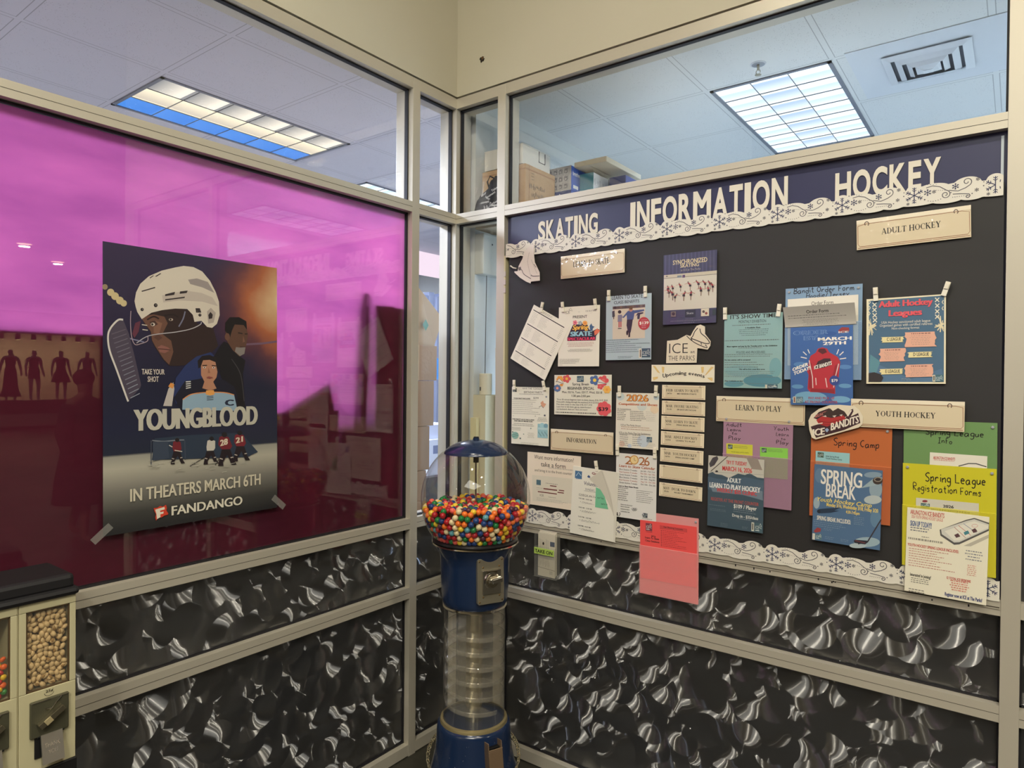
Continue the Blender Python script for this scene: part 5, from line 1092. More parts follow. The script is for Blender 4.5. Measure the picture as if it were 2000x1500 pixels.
for i in range(3):
    F = Fly('leaflet', ['white folded leaflet at the front of the clear holder', 'white folded leaflet in the middle of the clear holder', 'white folded leaflet at the back of the clear holder'][i], 'leaflet', (.601, 1.020 + .004 * i), .094, .2, 0, (206, 198, 178), .024 - .007 * i, [(0, 0), (45, 0), (45, 100), (0, 100)], group='leaflets in the clear holder', thick=.003)
    if i == 0:
        for j in range(9): F.r(3 + j * 3, 13 + (j * 7) % 6, 3.5 + j * 3, 44 - (j * 5) % 9, (110, 104, 96)); F.r(3 + j * 3.4, 60 + (j * 5) % 7, 3.5 + j * 3.4, 78 - (j * 3) % 7, (130, 124, 112))
        F.c(14, 24, 2.6, (60, 54, 46), 10, ry=3.5); F.r(32, 17, 44, 28, (84, 92, 104)); F.rib([(0, 80), (45, 83)], .7, (90, 84, 76)); F.l(31, 86, 42, 94, 3, GREYI)
    F.done()
# ------------------------------------------------------------------ film poster on the magenta window (plain generic artwork, same words)
def poster_mat():
    m, nt, b = nodes_mat('poster_print'); L = nt.links.new; N = nt.nodes.new
    b.inputs['Roughness'].default_value = .35; b.inputs['Coat Weight'].default_value = .25; b.inputs['Coat Roughness'].default_value = .15
    tc = N('ShaderNodeTexCoord'); sp = N('ShaderNodeSeparateXYZ'); L(tc.outputs['Object'], sp.inputs[0])
    mr = N('ShaderNodeMapRange'); mr.inputs[1].default_value = -.47; mr.inputs[2].default_value = .47; L(sp.outputs[2], mr.inputs[0])
    cr = N('ShaderNodeValToRGB'); E = cr.color_ramp.elements
    stops = [(0, (40, 40, 42)), (.06, (62, 62, 60)), (.14, (120, 117, 110)), (.22, (176, 171, 156)), (.262, (150, 148, 138)), (.268, (34, 40, 58)), (.36, (30, 34, 60)), (.5, (27, 30, 54)), (.75, (40, 34, 62)), (1, (52, 42, 72))]
    E[0].position, E[0].color = 0, (*lin(stops[0][1]), 1); E[1].position, E[1].color = 1, (*lin(stops[-1][1]), 1)
    for p, c in stops[1:-1]: e = E.new(p); e.color = (*lin(c), 1)
    L(mr.outputs[0], cr.inputs[0])
    # the printed flare at the upper right
    vm = N('ShaderNodeVectorMath'); vm.operation = 'DISTANCE'; vm.inputs[1].default_value = (0, .36, .34); L(tc.outputs['Object'], vm.inputs[0])
    n = N('ShaderNodeTexNoise'); n.inputs['Scale'].default_value = 7; n.inputs['Detail'].default_value = 4; L(tc.outputs['Object'], n.inputs['Vector'])
    ma = N('ShaderNodeMath'); ma.operation = 'MULTIPLY_ADD'; ma.inputs[1].default_value = .12; L(n.outputs['Fac'], ma.inputs[0]); L(vm.outputs['Value'], ma.inputs[2])
    c2 = N('ShaderNodeValToRGB'); e = c2.color_ramp.elements; e[0].position = .08; e[0].color = (*lin((214, 206, 186)), 1); e[1].position = .42; e[1].color = (*lin((44, 36, 64)), 1)
    for p, c in ((.13, (206, 170, 130)), (.22, (168, 96, 62)), (.3, (104, 56, 60))): q = e.new(p); q.color = (*lin(c), 1)
    L(ma.outputs[0], c2.inputs[0])
    f = N('ShaderNodeMapRange'); f.inputs[1].default_value = .42; f.inputs[2].default_value = .26; L(ma.outputs[0], f.inputs[0])
    mx = N('ShaderNodeMix'); mx.data_type = 'RGBA'; L(f.outputs[0], mx.inputs[0]); L(cr.outputs[0], mx.inputs[6]); L(c2.outputs[0], mx.inputs[7]); L(mx.outputs[2], b.inputs['Base Color'])
    return m
S = [(95, 48), (1685, 292), (1673, 2461), (70, 2789)]
F = Fly('film_poster', 'dark blue hockey film poster taped to the magenta window', 'poster', (-1.348, 1.793), .640, .957, 0, off=-.034, src=S, wall='L', curl=.012, wave=.0015, thick=.0005, mat=poster_mat(), rough=.4)
HL = (206, 196, 182)
# stadium lamps and stick blade
for x, y, r in ((112, 470, 26), (165, 520, 34), (205, 555, 36), (250, 595, 36), (285, 620, 30)): F.c(x, y, r, (150, 132, 104) if x < 150 else (196, 178, 136), 14)
F.rib([(320, 940), (470, 975)], 12, (120, 120, 150)); F.rib([(1400, 985), (1540, 975), (1680, 955)], 18, (110, 84, 104))
F.poly([(135, 920), (170, 830), (255, 762), (280, 775), (330, 900), (380, 1100), (440, 1370), (430, 1400), (320, 1520), (300, 1490), (215, 1240), (150, 1060)], (74, 66, 82))
for i in range(15):
    y = 860 + i * 42; F.rib([(170 + i * 12, y + 46), (300 + i * 9, y)], 7, (98 + i * 3, 90 + i * 4, 104 + i * 4))
F.rib([(278, 772), (230, 775), (160, 850), (135, 930), (150, 1060), (215, 1240), (300, 1480), (318, 1525)], 17, (206, 200, 194), True)
# big player: face, helmet, visor
F.poly([(450, 730), (700, 650), (900, 680), (960, 800), (1100, 820), (1150, 1000), (1000, 1160), (780, 1190), (700, 1190), (640, 1130), (570, 1020), (540, 960), (530, 880), (470, 800)], (48, 34, 34))
F.poly([(440, 745), (560, 720), (660, 740), (690, 800), (640, 900), (720, 960), (740, 1060), (700, 1180), (650, 1130), (575, 1015), (545, 960), (535, 880)], (104, 72, 60))
F.poly([(560, 770), (640, 800), (610, 900), (560, 890)], (126, 90, 74)); F.poly([(520, 790), (570, 775), (600, 810), (560, 832)], (70, 46, 42)); F.c(553, 812, 20, (206, 196, 186), 12, ry=16); F.c(548, 812, 11, (36, 24, 24), 10); F.c(720, 766, 20, (176, 160, 148), 12, ry=12); F.c(716, 766, 9, (32, 22, 24), 10)
F.rib([(500, 770), (560, 740), (610, 760)], 14, (40, 28, 28), True); F.rib([(660, 730), (740, 720), (790, 745)], 13, (34, 24, 26), True); F.poly([(560, 930), (600, 900), (640, 935), (600, 960)], (84, 56, 50)); F.poly([(595, 1020), (630, 1000), (690, 1020), (715, 1045), (660, 1075), (615, 1065)], (134, 88, 80)); F.rib([(600, 1035), (650, 1038), (712, 1045)], 7, (60, 36, 36), True)
F.poly([(385, 600), (400, 520), (440, 440), (520, 370), (640, 318), (760, 290), (840, 275), (930, 285), (1010, 325), (1080, 410), (1130, 510), (1160, 600), (1165, 720), (1140, 800), (1095, 838), (1050, 830), (1000, 775), (935, 785), (920, 720), (870, 668), (760, 665), (640, 680), (540, 705), (450, 765), (410, 700), (395, 650)], HL)
F.poly([(880, 400), (960, 388), (1060, 420), (1120, 520), (1010, 470), (900, 440)], (150, 140, 138)); F.poly([(640, 545), (860, 500), (1000, 520), (1100, 560), (1150, 640), (1010, 600), (800, 590), (650, 610)], (186, 174, 164)); F.poly([(1050, 690), (1085, 655), (1130, 700), (1110, 790), (1060, 800)], (170, 158, 150))
for q in ([(450, 505), (575, 468), (578, 478), (455, 514)], [(668, 535), (760, 512), (752, 540), (668, 552)], [(805, 508), (876, 500), (866, 522), (802, 530)], [(668, 580), (850, 555), (846, 568), (668, 592)], [(525, 385), (560, 362), (566, 366), (532, 390)], [(575, 372), (625, 342), (635, 346), (590, 374)], [(1062, 720), (1082, 692), (1102, 718), (1096, 752), (1066, 758)], [(945, 660), (985, 660), (998, 700), (950, 700)]): F.poly(q, (52, 44, 46))
for x, y, r in ((580, 636, 18), (455, 676, 15), (985, 722, 14), (958, 690, 10)): F.c(x, y, r, (44, 38, 42), 12); F.c(x + 3, y - 3, r * .4, (120, 112, 108), 8)
F.rib([(350, 690), (345, 800), (355, 930), (385, 998), (440, 990), (500, 965), (505, 925)], 7, (170, 150, 160), True); F.rib([(400, 985), (520, 915), (760, 880), (900, 850), (985, 810), (998, 785)], 8, (176, 172, 178), True); F.poly([(360, 900), (390, 800), (440, 780), (420, 880), (380, 940)], (96, 50, 66))
F.rib([(450, 815), (500, 822)], 8, HL); F.rib([(455, 860), (505, 866)], 8, HL); F.rib([(850, 690), (830, 760), (790, 830)], 12, (116, 116, 138), True)
# man at the right
F.poly([(1160, 1010), (1200, 960), (1250, 980), (1340, 1090), (1395, 1130), (1370, 1250), (1390, 1560), (1250, 1560), (1180, 1300), (1110, 1100)], (24, 22, 28)); F.rib([(1270, 1120), (1350, 1260), (1380, 1500)], 6, (70, 66, 72), True)
F.poly([(1215, 860), (1260, 800), (1330, 790), (1400, 820), (1420, 900), (1400, 1000), (1385, 1070), (1340, 1095), (1280, 1040), (1230, 960)], (92, 64, 52)); F.poly([(1212, 860), (1215, 790), (1255, 740), (1340, 738), (1405, 775), (1410, 850), (1380, 810), (1300, 805), (1275, 860), (1255, 930)], (26, 22, 24)); F.poly([(1310, 1010), (1350, 1015), (1395, 1010), (1385, 1070), (1345, 1092), (1300, 1050)], (128, 120, 116)); F.c(1232, 918, 24, (104, 72, 60), 12, ry=34); F.rib([(1330, 880), (1370, 888)], 10, (30, 22, 24)); F.rib([(1390, 890), (1415, 890)], 9, (30, 22, 24)); F.rib([(1345, 1005), (1395, 1008)], 7, (60, 40, 38)); F.poly([(1375, 905), (1392, 960), (1370, 968)], (120, 84, 68))
# young player in front
F.poly([(735, 1450), (760, 1300), (850, 1180), (950, 1100), (1080, 1060), (1110, 1090), (1000, 1300), (850, 1470), (760, 1540)], (40, 52, 96)); F.poly([(640, 1560), (690, 1400), (735, 1340), (745, 1400), (720, 1560)], (186, 178, 172)); F.poly([(688, 1380), (712, 1345), (745, 1360), (730, 1400)], (214, 144, 76))
F.poly([(740, 1480), (840, 1330), (1000, 1300), (1200, 1310), (1290, 1370), (1320, 1460), (1310, 1590), (800, 1590)], (28, 28, 44)); F.poly([(820, 1500), (900, 1450), (1040, 1430), (1200, 1428), (1290, 1450), (1320, 1590), (815, 1590)], (140, 166, 186)); F.rib([(820, 1498), (900, 1448), (1040, 1428), (1200, 1426), (1290, 1446)], 9, (206, 140, 90), True); F.poly([(1035, 1410), (1105, 1405), (1112, 1445), (1070, 1456), (1030, 1445)], (222, 156, 84))
F.poly([(990, 1190), (1010, 1130), (1075, 1110), (1130, 1140), (1145, 1210), (1130, 1290), (1100, 1330), (1130, 1390), (1070, 1410), (1000, 1390), (1020, 1330), (990, 1270)], (176, 126, 100)); F.poly([(965, 1210), (960, 1140), (1000, 1095), (1070, 1085), (1130, 1110), (1150, 1170), (1140, 1240), (1122, 1150), (1070, 1130), (1010, 1135), (985, 1200)], (32, 26, 30))
for x in (1022, 1105): F.c(x, 1200, 13, (214, 206, 200), 10, ry=8); F.c(x, 1200, 6, (44, 40, 48), 8)
F.rib([(1002, 1182), (1045, 1180)], 9, (40, 30, 32)); F.rib([(1088, 1180), (1128, 1184)], 9, (40, 30, 32)); F.poly([(1058, 1200), (1075, 1250), (1050, 1252)], (150, 100, 80)); F.poly([(1035, 1290), (1060, 1280), (1100, 1288), (1070, 1306)], (140, 76, 70)); F.rib([(1040, 1300), (1100, 1298)], 3, (70, 36, 36))
for i in range(4): F.rib([(850, 1335 + i * 20), (895, 1330 + i * 18)], 9, (206, 204, 200))
for y in (1465, 1480, 1497): F.rib([(1040, y), (1100, y - 6)], 5, INK)
F.t(1210, 1545, 1280, 56, 'C', (40, 44, 66), b=.05)
F.t(445, 1272, 655, 52, 'TAKE YOUR', (206, 196, 186), b=.02); F.t(498, 1340, 600, 52, 'SHOT', (206, 196, 186), b=.02)
# title and lower picture
F.poly([(560, 1860), (900, 1820), (1350, 1790), (1500, 1960), (1400, 2010), (530, 2060)], (44, 56, 74)); F.t(372, 1795, 1492, 205, 'YOUNGBLOOD', (186, 182, 168), b=.05); 
F.rib([(535, 1880), (640, 1886), (760, 1872), (830, 1868)], 10, (120, 126, 136), True); F.rib([(525, 1880), (522, 2110)], 8, (70, 76, 90)); F.rib([(835, 1870), (838, 2050)], 7, (70, 76, 90)); F.poly([(540, 1890), (680, 1885), (690, 2040), (540, 2070)], (56, 66, 84))
def player(x, y, s, shirt, face=True, lean=0, flip=1, no=None):
    F.poly([(x - 34 * s, y + 20 * s), (x, y + 8 * s), (x + 40 * s, y + 20 * s), (x + 50 * s + lean, y + 90 * s), (x + 30 * s + lean, y + 120 * s), (x - 30 * s + lean, y + 122 * s), (x - 44 * s, y + 80 * s)], shirt); F.c(x + 6 * s * flip, y, 22 * s, (34, 30, 34), 12)
    F.poly([(x - 32 * s + lean, y + 118 * s), (x + 34 * s + lean, y + 114 * s), (x + 62 * s + lean, y + 200 * s), (x + 84 * s + lean, y + 235 * s), (x + 44 * s + lean, y + 238 * s), (x + 10 * s + lean, y + 160 * s), (x - 24 * s + lean, y + 220 * s), (x - 20 * s + lean, y + 248 * s), (x - 64 * s + lean, y + 250 * s), (x - 50 * s + lean, y + 180 * s)], (36, 28, 34))
    F.rib([(x - 50 * s + lean, y + 190 * s), (x - 26 * s + lean, y + 196 * s)], 8 * s, (186, 176, 166)); F.rib([(x + 36 * s + lean, y + 182 * s), (x + 58 * s + lean, y + 176 * s)], 8 * s, (186, 176, 166))
    if no: F.t(x - 26 * s, y + 92 * s, x + 30 * s, 50 * s, no, (214, 200, 176), b=.04, dy=-.12)
player(760, 1870, .9, (112, 36, 46)); F.rib([(690, 1920), (720, 1935)], 8, HL); F.rib([(740, 1965), (810, 1975)], 8, HL)
F.rib([(1050, 2000), (880, 2108)], 6, (40, 36, 40)); F.rib([(1160, 2010), (1110, 2092)], 5, (40, 36, 40))
player(1075, 1850, .95, (196, 190, 180), lean=-10); player(1330, 1790, 1.05, (120, 38, 48), lean=10, no='21'); player(1190, 1810, 1.15, (112, 36, 46), lean=20, no='28')
rn = random.Random(9)
for i in range(26): x, y = rn.uniform(480, 1460), rn.uniform(2070, 2160); F.rib([(x, y), (x + rn.uniform(30, 90), y - rn.uniform(4, 14))], 4, (150, 148, 138) if i % 2 else (190, 186, 172))
F.t(325, 2452, 1518, 122, 'IN THEATERS MARCH 6TH', (206, 198, 176), b=.022)
F.t(708, 2565, 1352, 88, 'FANDANGO', (220, 214, 196), b=.022)
F.poly([(540, 2505), (575, 2500), (600, 2482), (625, 2488), (655, 2470), (664, 2500), (658, 2520), (676, 2550), (672, 2560), (640, 2570), (610, 2590), (590, 2588), (562, 2618), (555, 2590), (562, 2560), (548, 2535)], (206, 66, 44)); F.poly([(555, 2518), (640, 2490), (644, 2512), (600, 2526), (602, 2540), (634, 2532), (630, 2552), (602, 2560), (604, 2585), (570, 2606), (566, 2560)], (226, 218, 200))
F.done()
for i, (y, z, lab) in enumerate(((-1.672, 1.325, 'piece of clear tape at the lower left corner of the film poster'), (-1.022, 1.335, 'piece of clear tape at the lower right corner of the film poster'))):
    k = MB(); cl = glass((.93, .93, .93), .25, 1.5, .12, 'tape'); k.box((-.0005, -.035, -.012), (.0, .035, .012), cl); q = k.build('tape_piece', label=lab, cat='tape', group='tape pieces at the poster corners'); q.matrix_world = Matrix.Translation((-.0205, y, z)) @ Matrix.Rotation((.7, -.75)[i], 4, 'X')
# ------------------------------------------------------------------ spiral gumball machine
GX, GY = .601, -.538
BLUE = M((21, 39, 70), .18, 0, coat=0, spec=.6); CHROME = M((206, 200, 188), .14, 1.0); STEEL = M((190, 182, 160), .32, .85); DARKM = M((40, 38, 36), .4, .6)
gm = empty('gumball_machine', (GX, GY, 0), 'tall blue spiral gumball machine with a clear globe standing in the corner', 'gumball machine')
def gk(mb, name, par=None, **k):
    o = mb.build(name, par or gm, **k); return o
GC, GA, GB = 1.355, .2195, .236
def ell(z): return GA * math.sqrt(max(0, 1 - ((z - GC) / GB) ** 2))
k = MB(); k.lathe([(0, 1.600), (.012, 1.600), (.013, 1.592), (.03, 1.590), (.075, 1.580), (.105, 1.565), (.122, 1.551), (.128, 1.542), (.129, 1.536), (.122, 1.535), (.0, 1.537)], BLUE, 64); lid = gk(k, 'lid')
k = MB(); k.lathe([(0, 1.604), (.010, 1.604), (.011, 1.597), (0, 1.596)], DARKM, 16); gk(k, 'lock', lid); lid.children[0]['label'] = 'small round lock on the lid'
GLOBE = glass((.965, .955, .935), .0, 1.5, .0, 'globe_glass', 1.15)
k = MB(); pr = [(ell(1.197 + (1.540 - 1.197) * i / 36), 1.197 + (1.540 - 1.197) * i / 36) for i in range(37)]; k.lathe(pr, GLOBE, 72); gk(k, 'globe')
k = MB(); k.tube([(0, 0, 1.537), (0, 0, 1.50)], .011, DARKM, 12); k.tube([(0, 0, 1.50), (.002, 0, 1.2)], .004, CHROME, 10); gk(k, 'inner_rod')
k = MB(); k.lathe([(.150, 1.212), (.164, 1.204), (.171, 1.196), (.171, 1.191), (.160, 1.189)], M((26, 24, 26), .35), 64); gk(k, 'globe_seat')
k = MB(); k.lathe([(.160, 1.1895), (.1725, 1.188), (.1735, 1.183), (.168, 1.179), (.150, 1.178)], CHROME, 64); gk(k, 'collar_ring')
k = MB(); k.lathe([(.02, 1.185), (.166, 1.181), (.158, 1.165), (.147, 1.150), (.1405, 1.130), (.139, 1.10), (.136, 1.02), (.1325, .965), (.131, .950), (.126, .941), (.05, .938)], BLUE, 72); gk(k, 'head')
k = MB(); k.lathe([(.118, .945), (.1285, .940), (.1295, .932), (.126, .927), (.116, .926)], CHROME, 64); gk(k, 'tube_ring')
TUBE = glass((.95, .935, .90), .03, 1.5, .03, 'tube_plastic', 1.1)
k = MB(); k.lathe([(.1235, .470), (.1235, .930)], TUBE, 72); gk(k, 'clear_tube')
k = MB(); k.lathe([(0, .46), (.034, .46), (.034, .935), (0, .935)], M((214, 204, 176), .22, 1.0), 32); gk(k, 'inner_post')
SP = glass((.93, .915, .87), .1, 1.48, .10, 'ramp_plastic', 1.2)
k = MB(); N = 6 * 40; vs = []; fs = []
for i in range(N + 1):
    a = 2 * PI * i / 40; z = .872 - .058 * i / 40
    vs += [(.036 * math.cos(a), .036 * math.sin(a), z), (.118 * math.cos(a), .118 * math.sin(a), z - .004), (.119 * math.cos(a), .119 * math.sin(a), z + .011)]
for i in range(N): b = 3 * i; fs += [(b, b + 3, b + 4, b + 1), (b + 1, b + 4, b + 5, b + 2)]
k.add(vs, fs, SP, True)
k.tube([(.119 * math.cos(2 * PI * i / 40), .119 * math.sin(2 * PI * i / 40), .884 - .058 * i / 40) for i in range(N + 1)], .0016, SP, 6); gk(k, 'spiral_ramp')
k = MB(); k.lathe([(.124, .482), (.133, .480), (.1365, .470), (.1365, .462), (.123, .462)], M((170, 156, 116), .4, .7), 64); gk(k, 'tube_seat')
k = MB(); k.lathe([(.02, .466), (.137, .468), (.144, .462), (.147, .45), (.150, .40), (.156, .345), (.166, .30), (.182, .25), (.205, .19), (.24, .12), (.275, .06), (.29, .03), (.29, .004), (.0, .004)], BLUE, 72)
sc_ = M((170, 172, 176), .5); rn = random.Random(4)
for i in range(26):
    a = math.radians(-50 + rn.uniform(-40, 40)); z = rn.uniform(.27, .44); r = .1505 + max(0, (.40 - z)) * .11
    dx, dz = rn.uniform(-.004, .004), rn.uniform(-.004, .006); ta = Vector((-math.sin(a), math.cos(a), 0)); p = Vector((r * math.cos(a), r * math.sin(a), z)) * 1.0
    q = p + ta * dx + Vector((0, 0, dz)); nn = Vector((math.cos(a), math.sin(a), 0)) * .0012; s = Vector((0, 0, .0008))
    k.add([p + nn - s, q + nn - s, q + nn + s, p + nn + s], [(0, 1, 2, 3)], sc_)
gk(k, 'base')
# coin plate: faces the room, turned a little to the right of the camera
PA = math.atan2(-2.067, 1.735) + math.radians(25)
cp = empty('coin_plate', (0, 0, 0)); cp.parent = gm; cp.matrix_local = Matrix.Rotation(PA + PI / 2, 4, 'Z') @ Matrix.Translation((0, -.137, 1.065)) @ Matrix.Rotation(math.radians(-2.4), 4, 'X')
k = MB()
out = [(-.056, -.084), (-.05, -.09), (.05, -.09), (.056, -.084), (.056, .078), (.05, .084), (.03, .083), (.012, .088), (0, .091), (-.012, .088), (-.03, .083), (-.05, .084), (-.056, .078)]
n = len(out); vs = [(x, -.008 + .11 * x * x, z) for x, z in out] + [(x, .004 + .11 * x * x * 2, z) for x, z in out]
k.add([(x, -.0075, z) for x, z in out] + [(x, .008, z) for x, z in out], [tuple(range(n)), tuple(range(n, 2 * n))[::-1]] + [(i, n + i, n + (i + 1) % n, (i + 1) % n) for i in range(n)], STEEL); pl = k.build('plate', cp, bevel=.001)
for x, z in ((-.048, -.08), (.048, -.08), (-.048, .074), (.048, .074), (-.033, -.062), (.036, -.062), (-.033, .05), (.036, .05)):
    k = MB(); k.sph((x, -.0078, z), (.0038, .002, .0038), M((120, 96, 60), .35, .8), 10, 6); k.build('screw', cp)
k = MB(); k.box((-.038, -.016, -.052), (.040, -.006, .040), CHROME); k.box((-.02, -.019, .026), (.024, -.014, .038), M((150, 140, 120), .2, 1)); k.build('coin_mechanism', cp, bevel=.002)
k = MB()
def disc_y(k, r0, r1, y0, y1, mat, n=32, cx=0, cz=0):
    vs = [(cx + r0 * math.cos(2 * PI * i / n), y0, cz + r0 * math.sin(2 * PI * i / n)) for i in range(n)] + [(cx + r1 * math.cos(2 * PI * i / n), y1, cz + r1 * math.sin(2 * PI * i / n)) for i in range(n)]
    k.add(vs, [tuple(range(n, 2 * n))[::-1]] + [(i, (i + 1) % n, n + (i + 1) % n, n + i) for i in range(n)], mat)
disc_y(k, .034, .031, -.016, -.022, CHROME); disc_y(k, .027, .024, -.022, -.026, M((170, 160, 140), .25, 1)); k.build('dial', cp)
k = MB(); k.box((-.012, -.046, -.008), (.034, -.024, .012), CHROME, mtx=Matrix.Rotation(math.radians(-8), 4, 'Y')); k.box((-.02, -.034, -.007), (.0, -.024, .010), CHROME); k.build('handle', cp, bevel=.004)
# prize chute
CA = math.atan2(-2.067, 1.735) + math.radians(28)
k = MB(); mt = Matrix.Rotation(CA + PI / 2, 4, 'Z') @ Matrix.Translation((0, -.150, .395)) @ Matrix.Rotation(math.radians(-9), 4, 'X'); BR = M((168, 140, 112), .35, .75)
for a, b in (((-.030, -.032, -.05), (-.026, .004, .052)), ((.026, -.032, -.05), (.030, .004, .052)), ((-.03, -.034, -.052), (.03, .004, -.046)), ((-.03, -.034, -.05), (.03, -.030, .022)), ((-.03, -.036, .022), (.03, -.032, .028))): k.box(a, b, BR, mtx=mt)
k.box((-.026, -.02, .022), (.026, .004, .03), DARKM, mtx=mt); k.build('prize_chute', gm, bevel=.0015)
# chain looped round the foot
def link(p, t, up, L=.021, W=.013, r=.0026):
    t = Vector(t).normalized(); u = Vector(up); u = (u - t * u.dot(t)).normalized(); P = []
    for i in range(14):
        a = 2 * PI * i / 14; P.append(Vector(p) + t * (L / 2) * math.cos(a) + u * (W / 2) * math.sin(a))
    return P
k = MB(); n = 76; pts = []
camdir = math.atan2(-2.067, 1.735)
for i in range(n):
    a = 2 * PI * i / n; front = math.cos(a - camdir); z = .345 - .062 * max(0, front) ** .8 - .01 * (1 - abs(front)) + .03 * max(0, -front)
    r = np.interp(z, [.19, .25, .30, .345, .40], [.205, .182, .166, .156, .150]) + .010 + .016 * max(0, abs(math.sin(a - camdir)) - .2)
    pts.append(Vector((r * math.cos(a), r * math.sin(a), z)))
for i, p in enumerate(pts):
    t = pts[(i + 1) % n] - pts[i - 1]; rad = Vector((p.x, p.y, 0)).normalized(); up = rad if i % 2 else Vector((0, 0, 1))
    up = up * .8 + (Vector((0, 0, 1)) if i % 2 else rad) * .6
    k.tube(link(p, t, up), .0026, M((196, 184, 150), .25, .9), 6, closed=True)
ch = k.build('security_chain', loc=(GX, GY, 0), label='steel security chain looped round the foot of the blue gumball machine', cat='chain')

# gumballs: outer shell and top of the heap as individuals
RB = .0118; FILL = 1.318
rn = np.random.RandomState(3)
def relax(P, proj, rad, it=40):
    P = proj(P)
    for _ in range(it):
        d = P[:, None, :] - P[None, :, :]; r = np.linalg.norm(d, axis=2) + 1e-9; np.fill_diagonal(r, 9)
        ov = np.clip(2.04 * rad - r, 0, None); P = P + (d / r[:, :, None] * ov[:, :, None]).sum(1) * .45; P = proj(P)
    return P
aa, bb = GA - RB - .003, GB - RB - .003
def proj_shell(P):
    P = P.copy(); P[:, 2] = np.clip(P[:, 2], 1.213, FILL)
    rr = aa * np.sqrt(np.clip(1 - ((P[:, 2] - GC) / bb) ** 2, .05, 1)); r = np.hypot(P[:, 0], P[:, 1]) + 1e-9
    P[:, 0] *= rr / r; P[:, 1] *= rr / r; return P
n = 292; th = np.arange(n) * 2.399963; zz = 1.213 + (FILL - 1.213) * rn.rand(n); zz[:58] = 1.213 + rn.rand(58) * .004
SHELL = relax(np.c_[np.cos(th) * .19, np.sin(th) * .19, zz], proj_shell, RB, 60)
def proj_top(P):
    P = P.copy(); r = np.hypot(P[:, 0], P[:, 1]); f = np.minimum(1, (aa - 2 * RB + .004) / (r + 1e-9)); P[:, 0] *= f; P[:, 1] *= f
    P[:, 2] = FILL + .006 + P0z[:len(P)]; return P
m_ = 205; P0z = rn.rand(m_) * .012; rr = np.sqrt(rn.rand(m_)) * .185; tt = rn.rand(m_) * 6.283
TOP = relax(np.c_[rr * np.cos(tt), rr * np.sin(tt), np.zeros(m_)], proj_top, RB, 50)
camv = np.array([EYE.x - GX, EYE.y - GY]); camv /= np.linalg.norm(camv)
sf = SHELL[:, :2] @ camv; order = np.argsort(-sf)
shell_ind = [tuple(SHELL[i]) for i in order if sf[i] > -.06][:170]
tf = np.argsort(-(TOP[:, :2] @ camv)); top_ind = [tuple(TOP[i]) for i in tf][:128]
GC_ = [('red', (176, 30, 40)), ('orange', (240, 120, 40)), ('yellow', (238, 204, 56)), ('dark blue', (34, 66, 128)), ('green', (30, 122, 62)), ('cream', (232, 216, 172)), ('coral pink', (236, 104, 92)), ('purple', (82, 40, 62)), ('sky blue', (92, 158, 172))]
WT = [17, 17, 15, 15, 11, 9, 8, 6, 4]
base_me = {}
for nm, c in GC_:
    k = MB(); k.sph((0, 0, 0), RB, M(c, .28, spec=.5), 16, 10); me = bpy.data.meshes.new('gumball'); me.from_pydata(k.v, [], k.f); me.materials.append(k.ms[0]); me.polygons.foreach_set('use_smooth', k.sm); base_me[nm] = me
rnd = random.Random(11); pool = [nm for (nm, _), wv in zip(GC_, WT) for _ in range(wv)]
for p in shell_ind + top_ind:
    nm = rnd.choice(pool); o = bpy.data.objects.new('gumball', base_me[nm]); COL.objects.link(o); o.location = (GX + p[0], GY + p[1], p[2])
    tag(o, '%s gumball in the clear globe of the blue gumball machine' % nm, 'gumball', '%s gumballs in the globe' % nm)
k = MB(); ind = set(shell_ind + top_ind)
for P in (SHELL, TOP):
    for q in P:
        q = tuple(q)
        if q in ind: continue
        k.sph(q, RB, M(dict(GC_)[rnd.choice(pool)], .28), 10, 6)
for i in range(420):
    z = rnd.uniform(1.215, FILL - .016); r = math.sqrt(rnd.random()) * (aa * math.sqrt(max(.05, 1 - ((z - GC) / bb) ** 2)) - 2.1 * RB); a = rnd.uniform(0, 6.283)
    k.sph((r * math.cos(a), r * math.sin(a), z), RB, M(dict(GC_)[rnd.choice(pool)], .28), 8, 5)
k.build('gumball_heap', loc=(GX, GY, 0), kind='stuff', label='mixed gumballs filling the inside and back of the globe', cat='gumballs')

# ------------------------------------------------------------------ bulk vending machine at the left
VX = .25
BODY = M((192, 184, 148), .42); PIS = (206, 178, 126)
vm = empty('vending_machine', (VX, -1.98, 0), 'cream two-head bulk vending machine with a black lid at the left edge', 'vending machine')
def vk(mb, name, par=None, **k): o = mb.build(name, par or vm, **k); return o
# local: x forward (+x = towards the room), y along the wall, z up; front face at x=0
HW_ = .137
heads = [-.0 + .0, -HW_]         # y of each head's left... right head spans 0..HW_, left head -HW_..0
k = MB()
for y0 in (0.002, -HW_ + .002):
    y1 = y0 + HW_ - .004; wy0, wy1, wz0, wz1 = y0 + .016, y1 - .015, .990, 1.207
    k.box((-.159, y0, .9905), (0, y0 + .016, 1.2065), BODY); k.box((-.159, y1 - .015, .9905), (0, y1, 1.2065), BODY); k.box((-.19, y0, .775), (0, y1, .990), BODY); k.box((-.19, y0, 1.207), (0, y1, 1.235), BODY); k.box((-.19, y0, .9905), (-.16, y1, 1.2065), BODY)
k.box((-.185, -.0015, .78), (-.003, .0015, 1.233), BODY); vk(k, 'body', bevel=.0015)
k = MB(); k.box((-.20, -HW_ - .01, 1.229), (.012, HW_ + .006, 1.252), M((22, 21, 24), .5)); k.box((-.185, -HW_ - .002, 1.245), (.0, HW_ - .004, 1.288), M((24, 23, 26), .5)); vk(k, 'lid', bevel=.012)
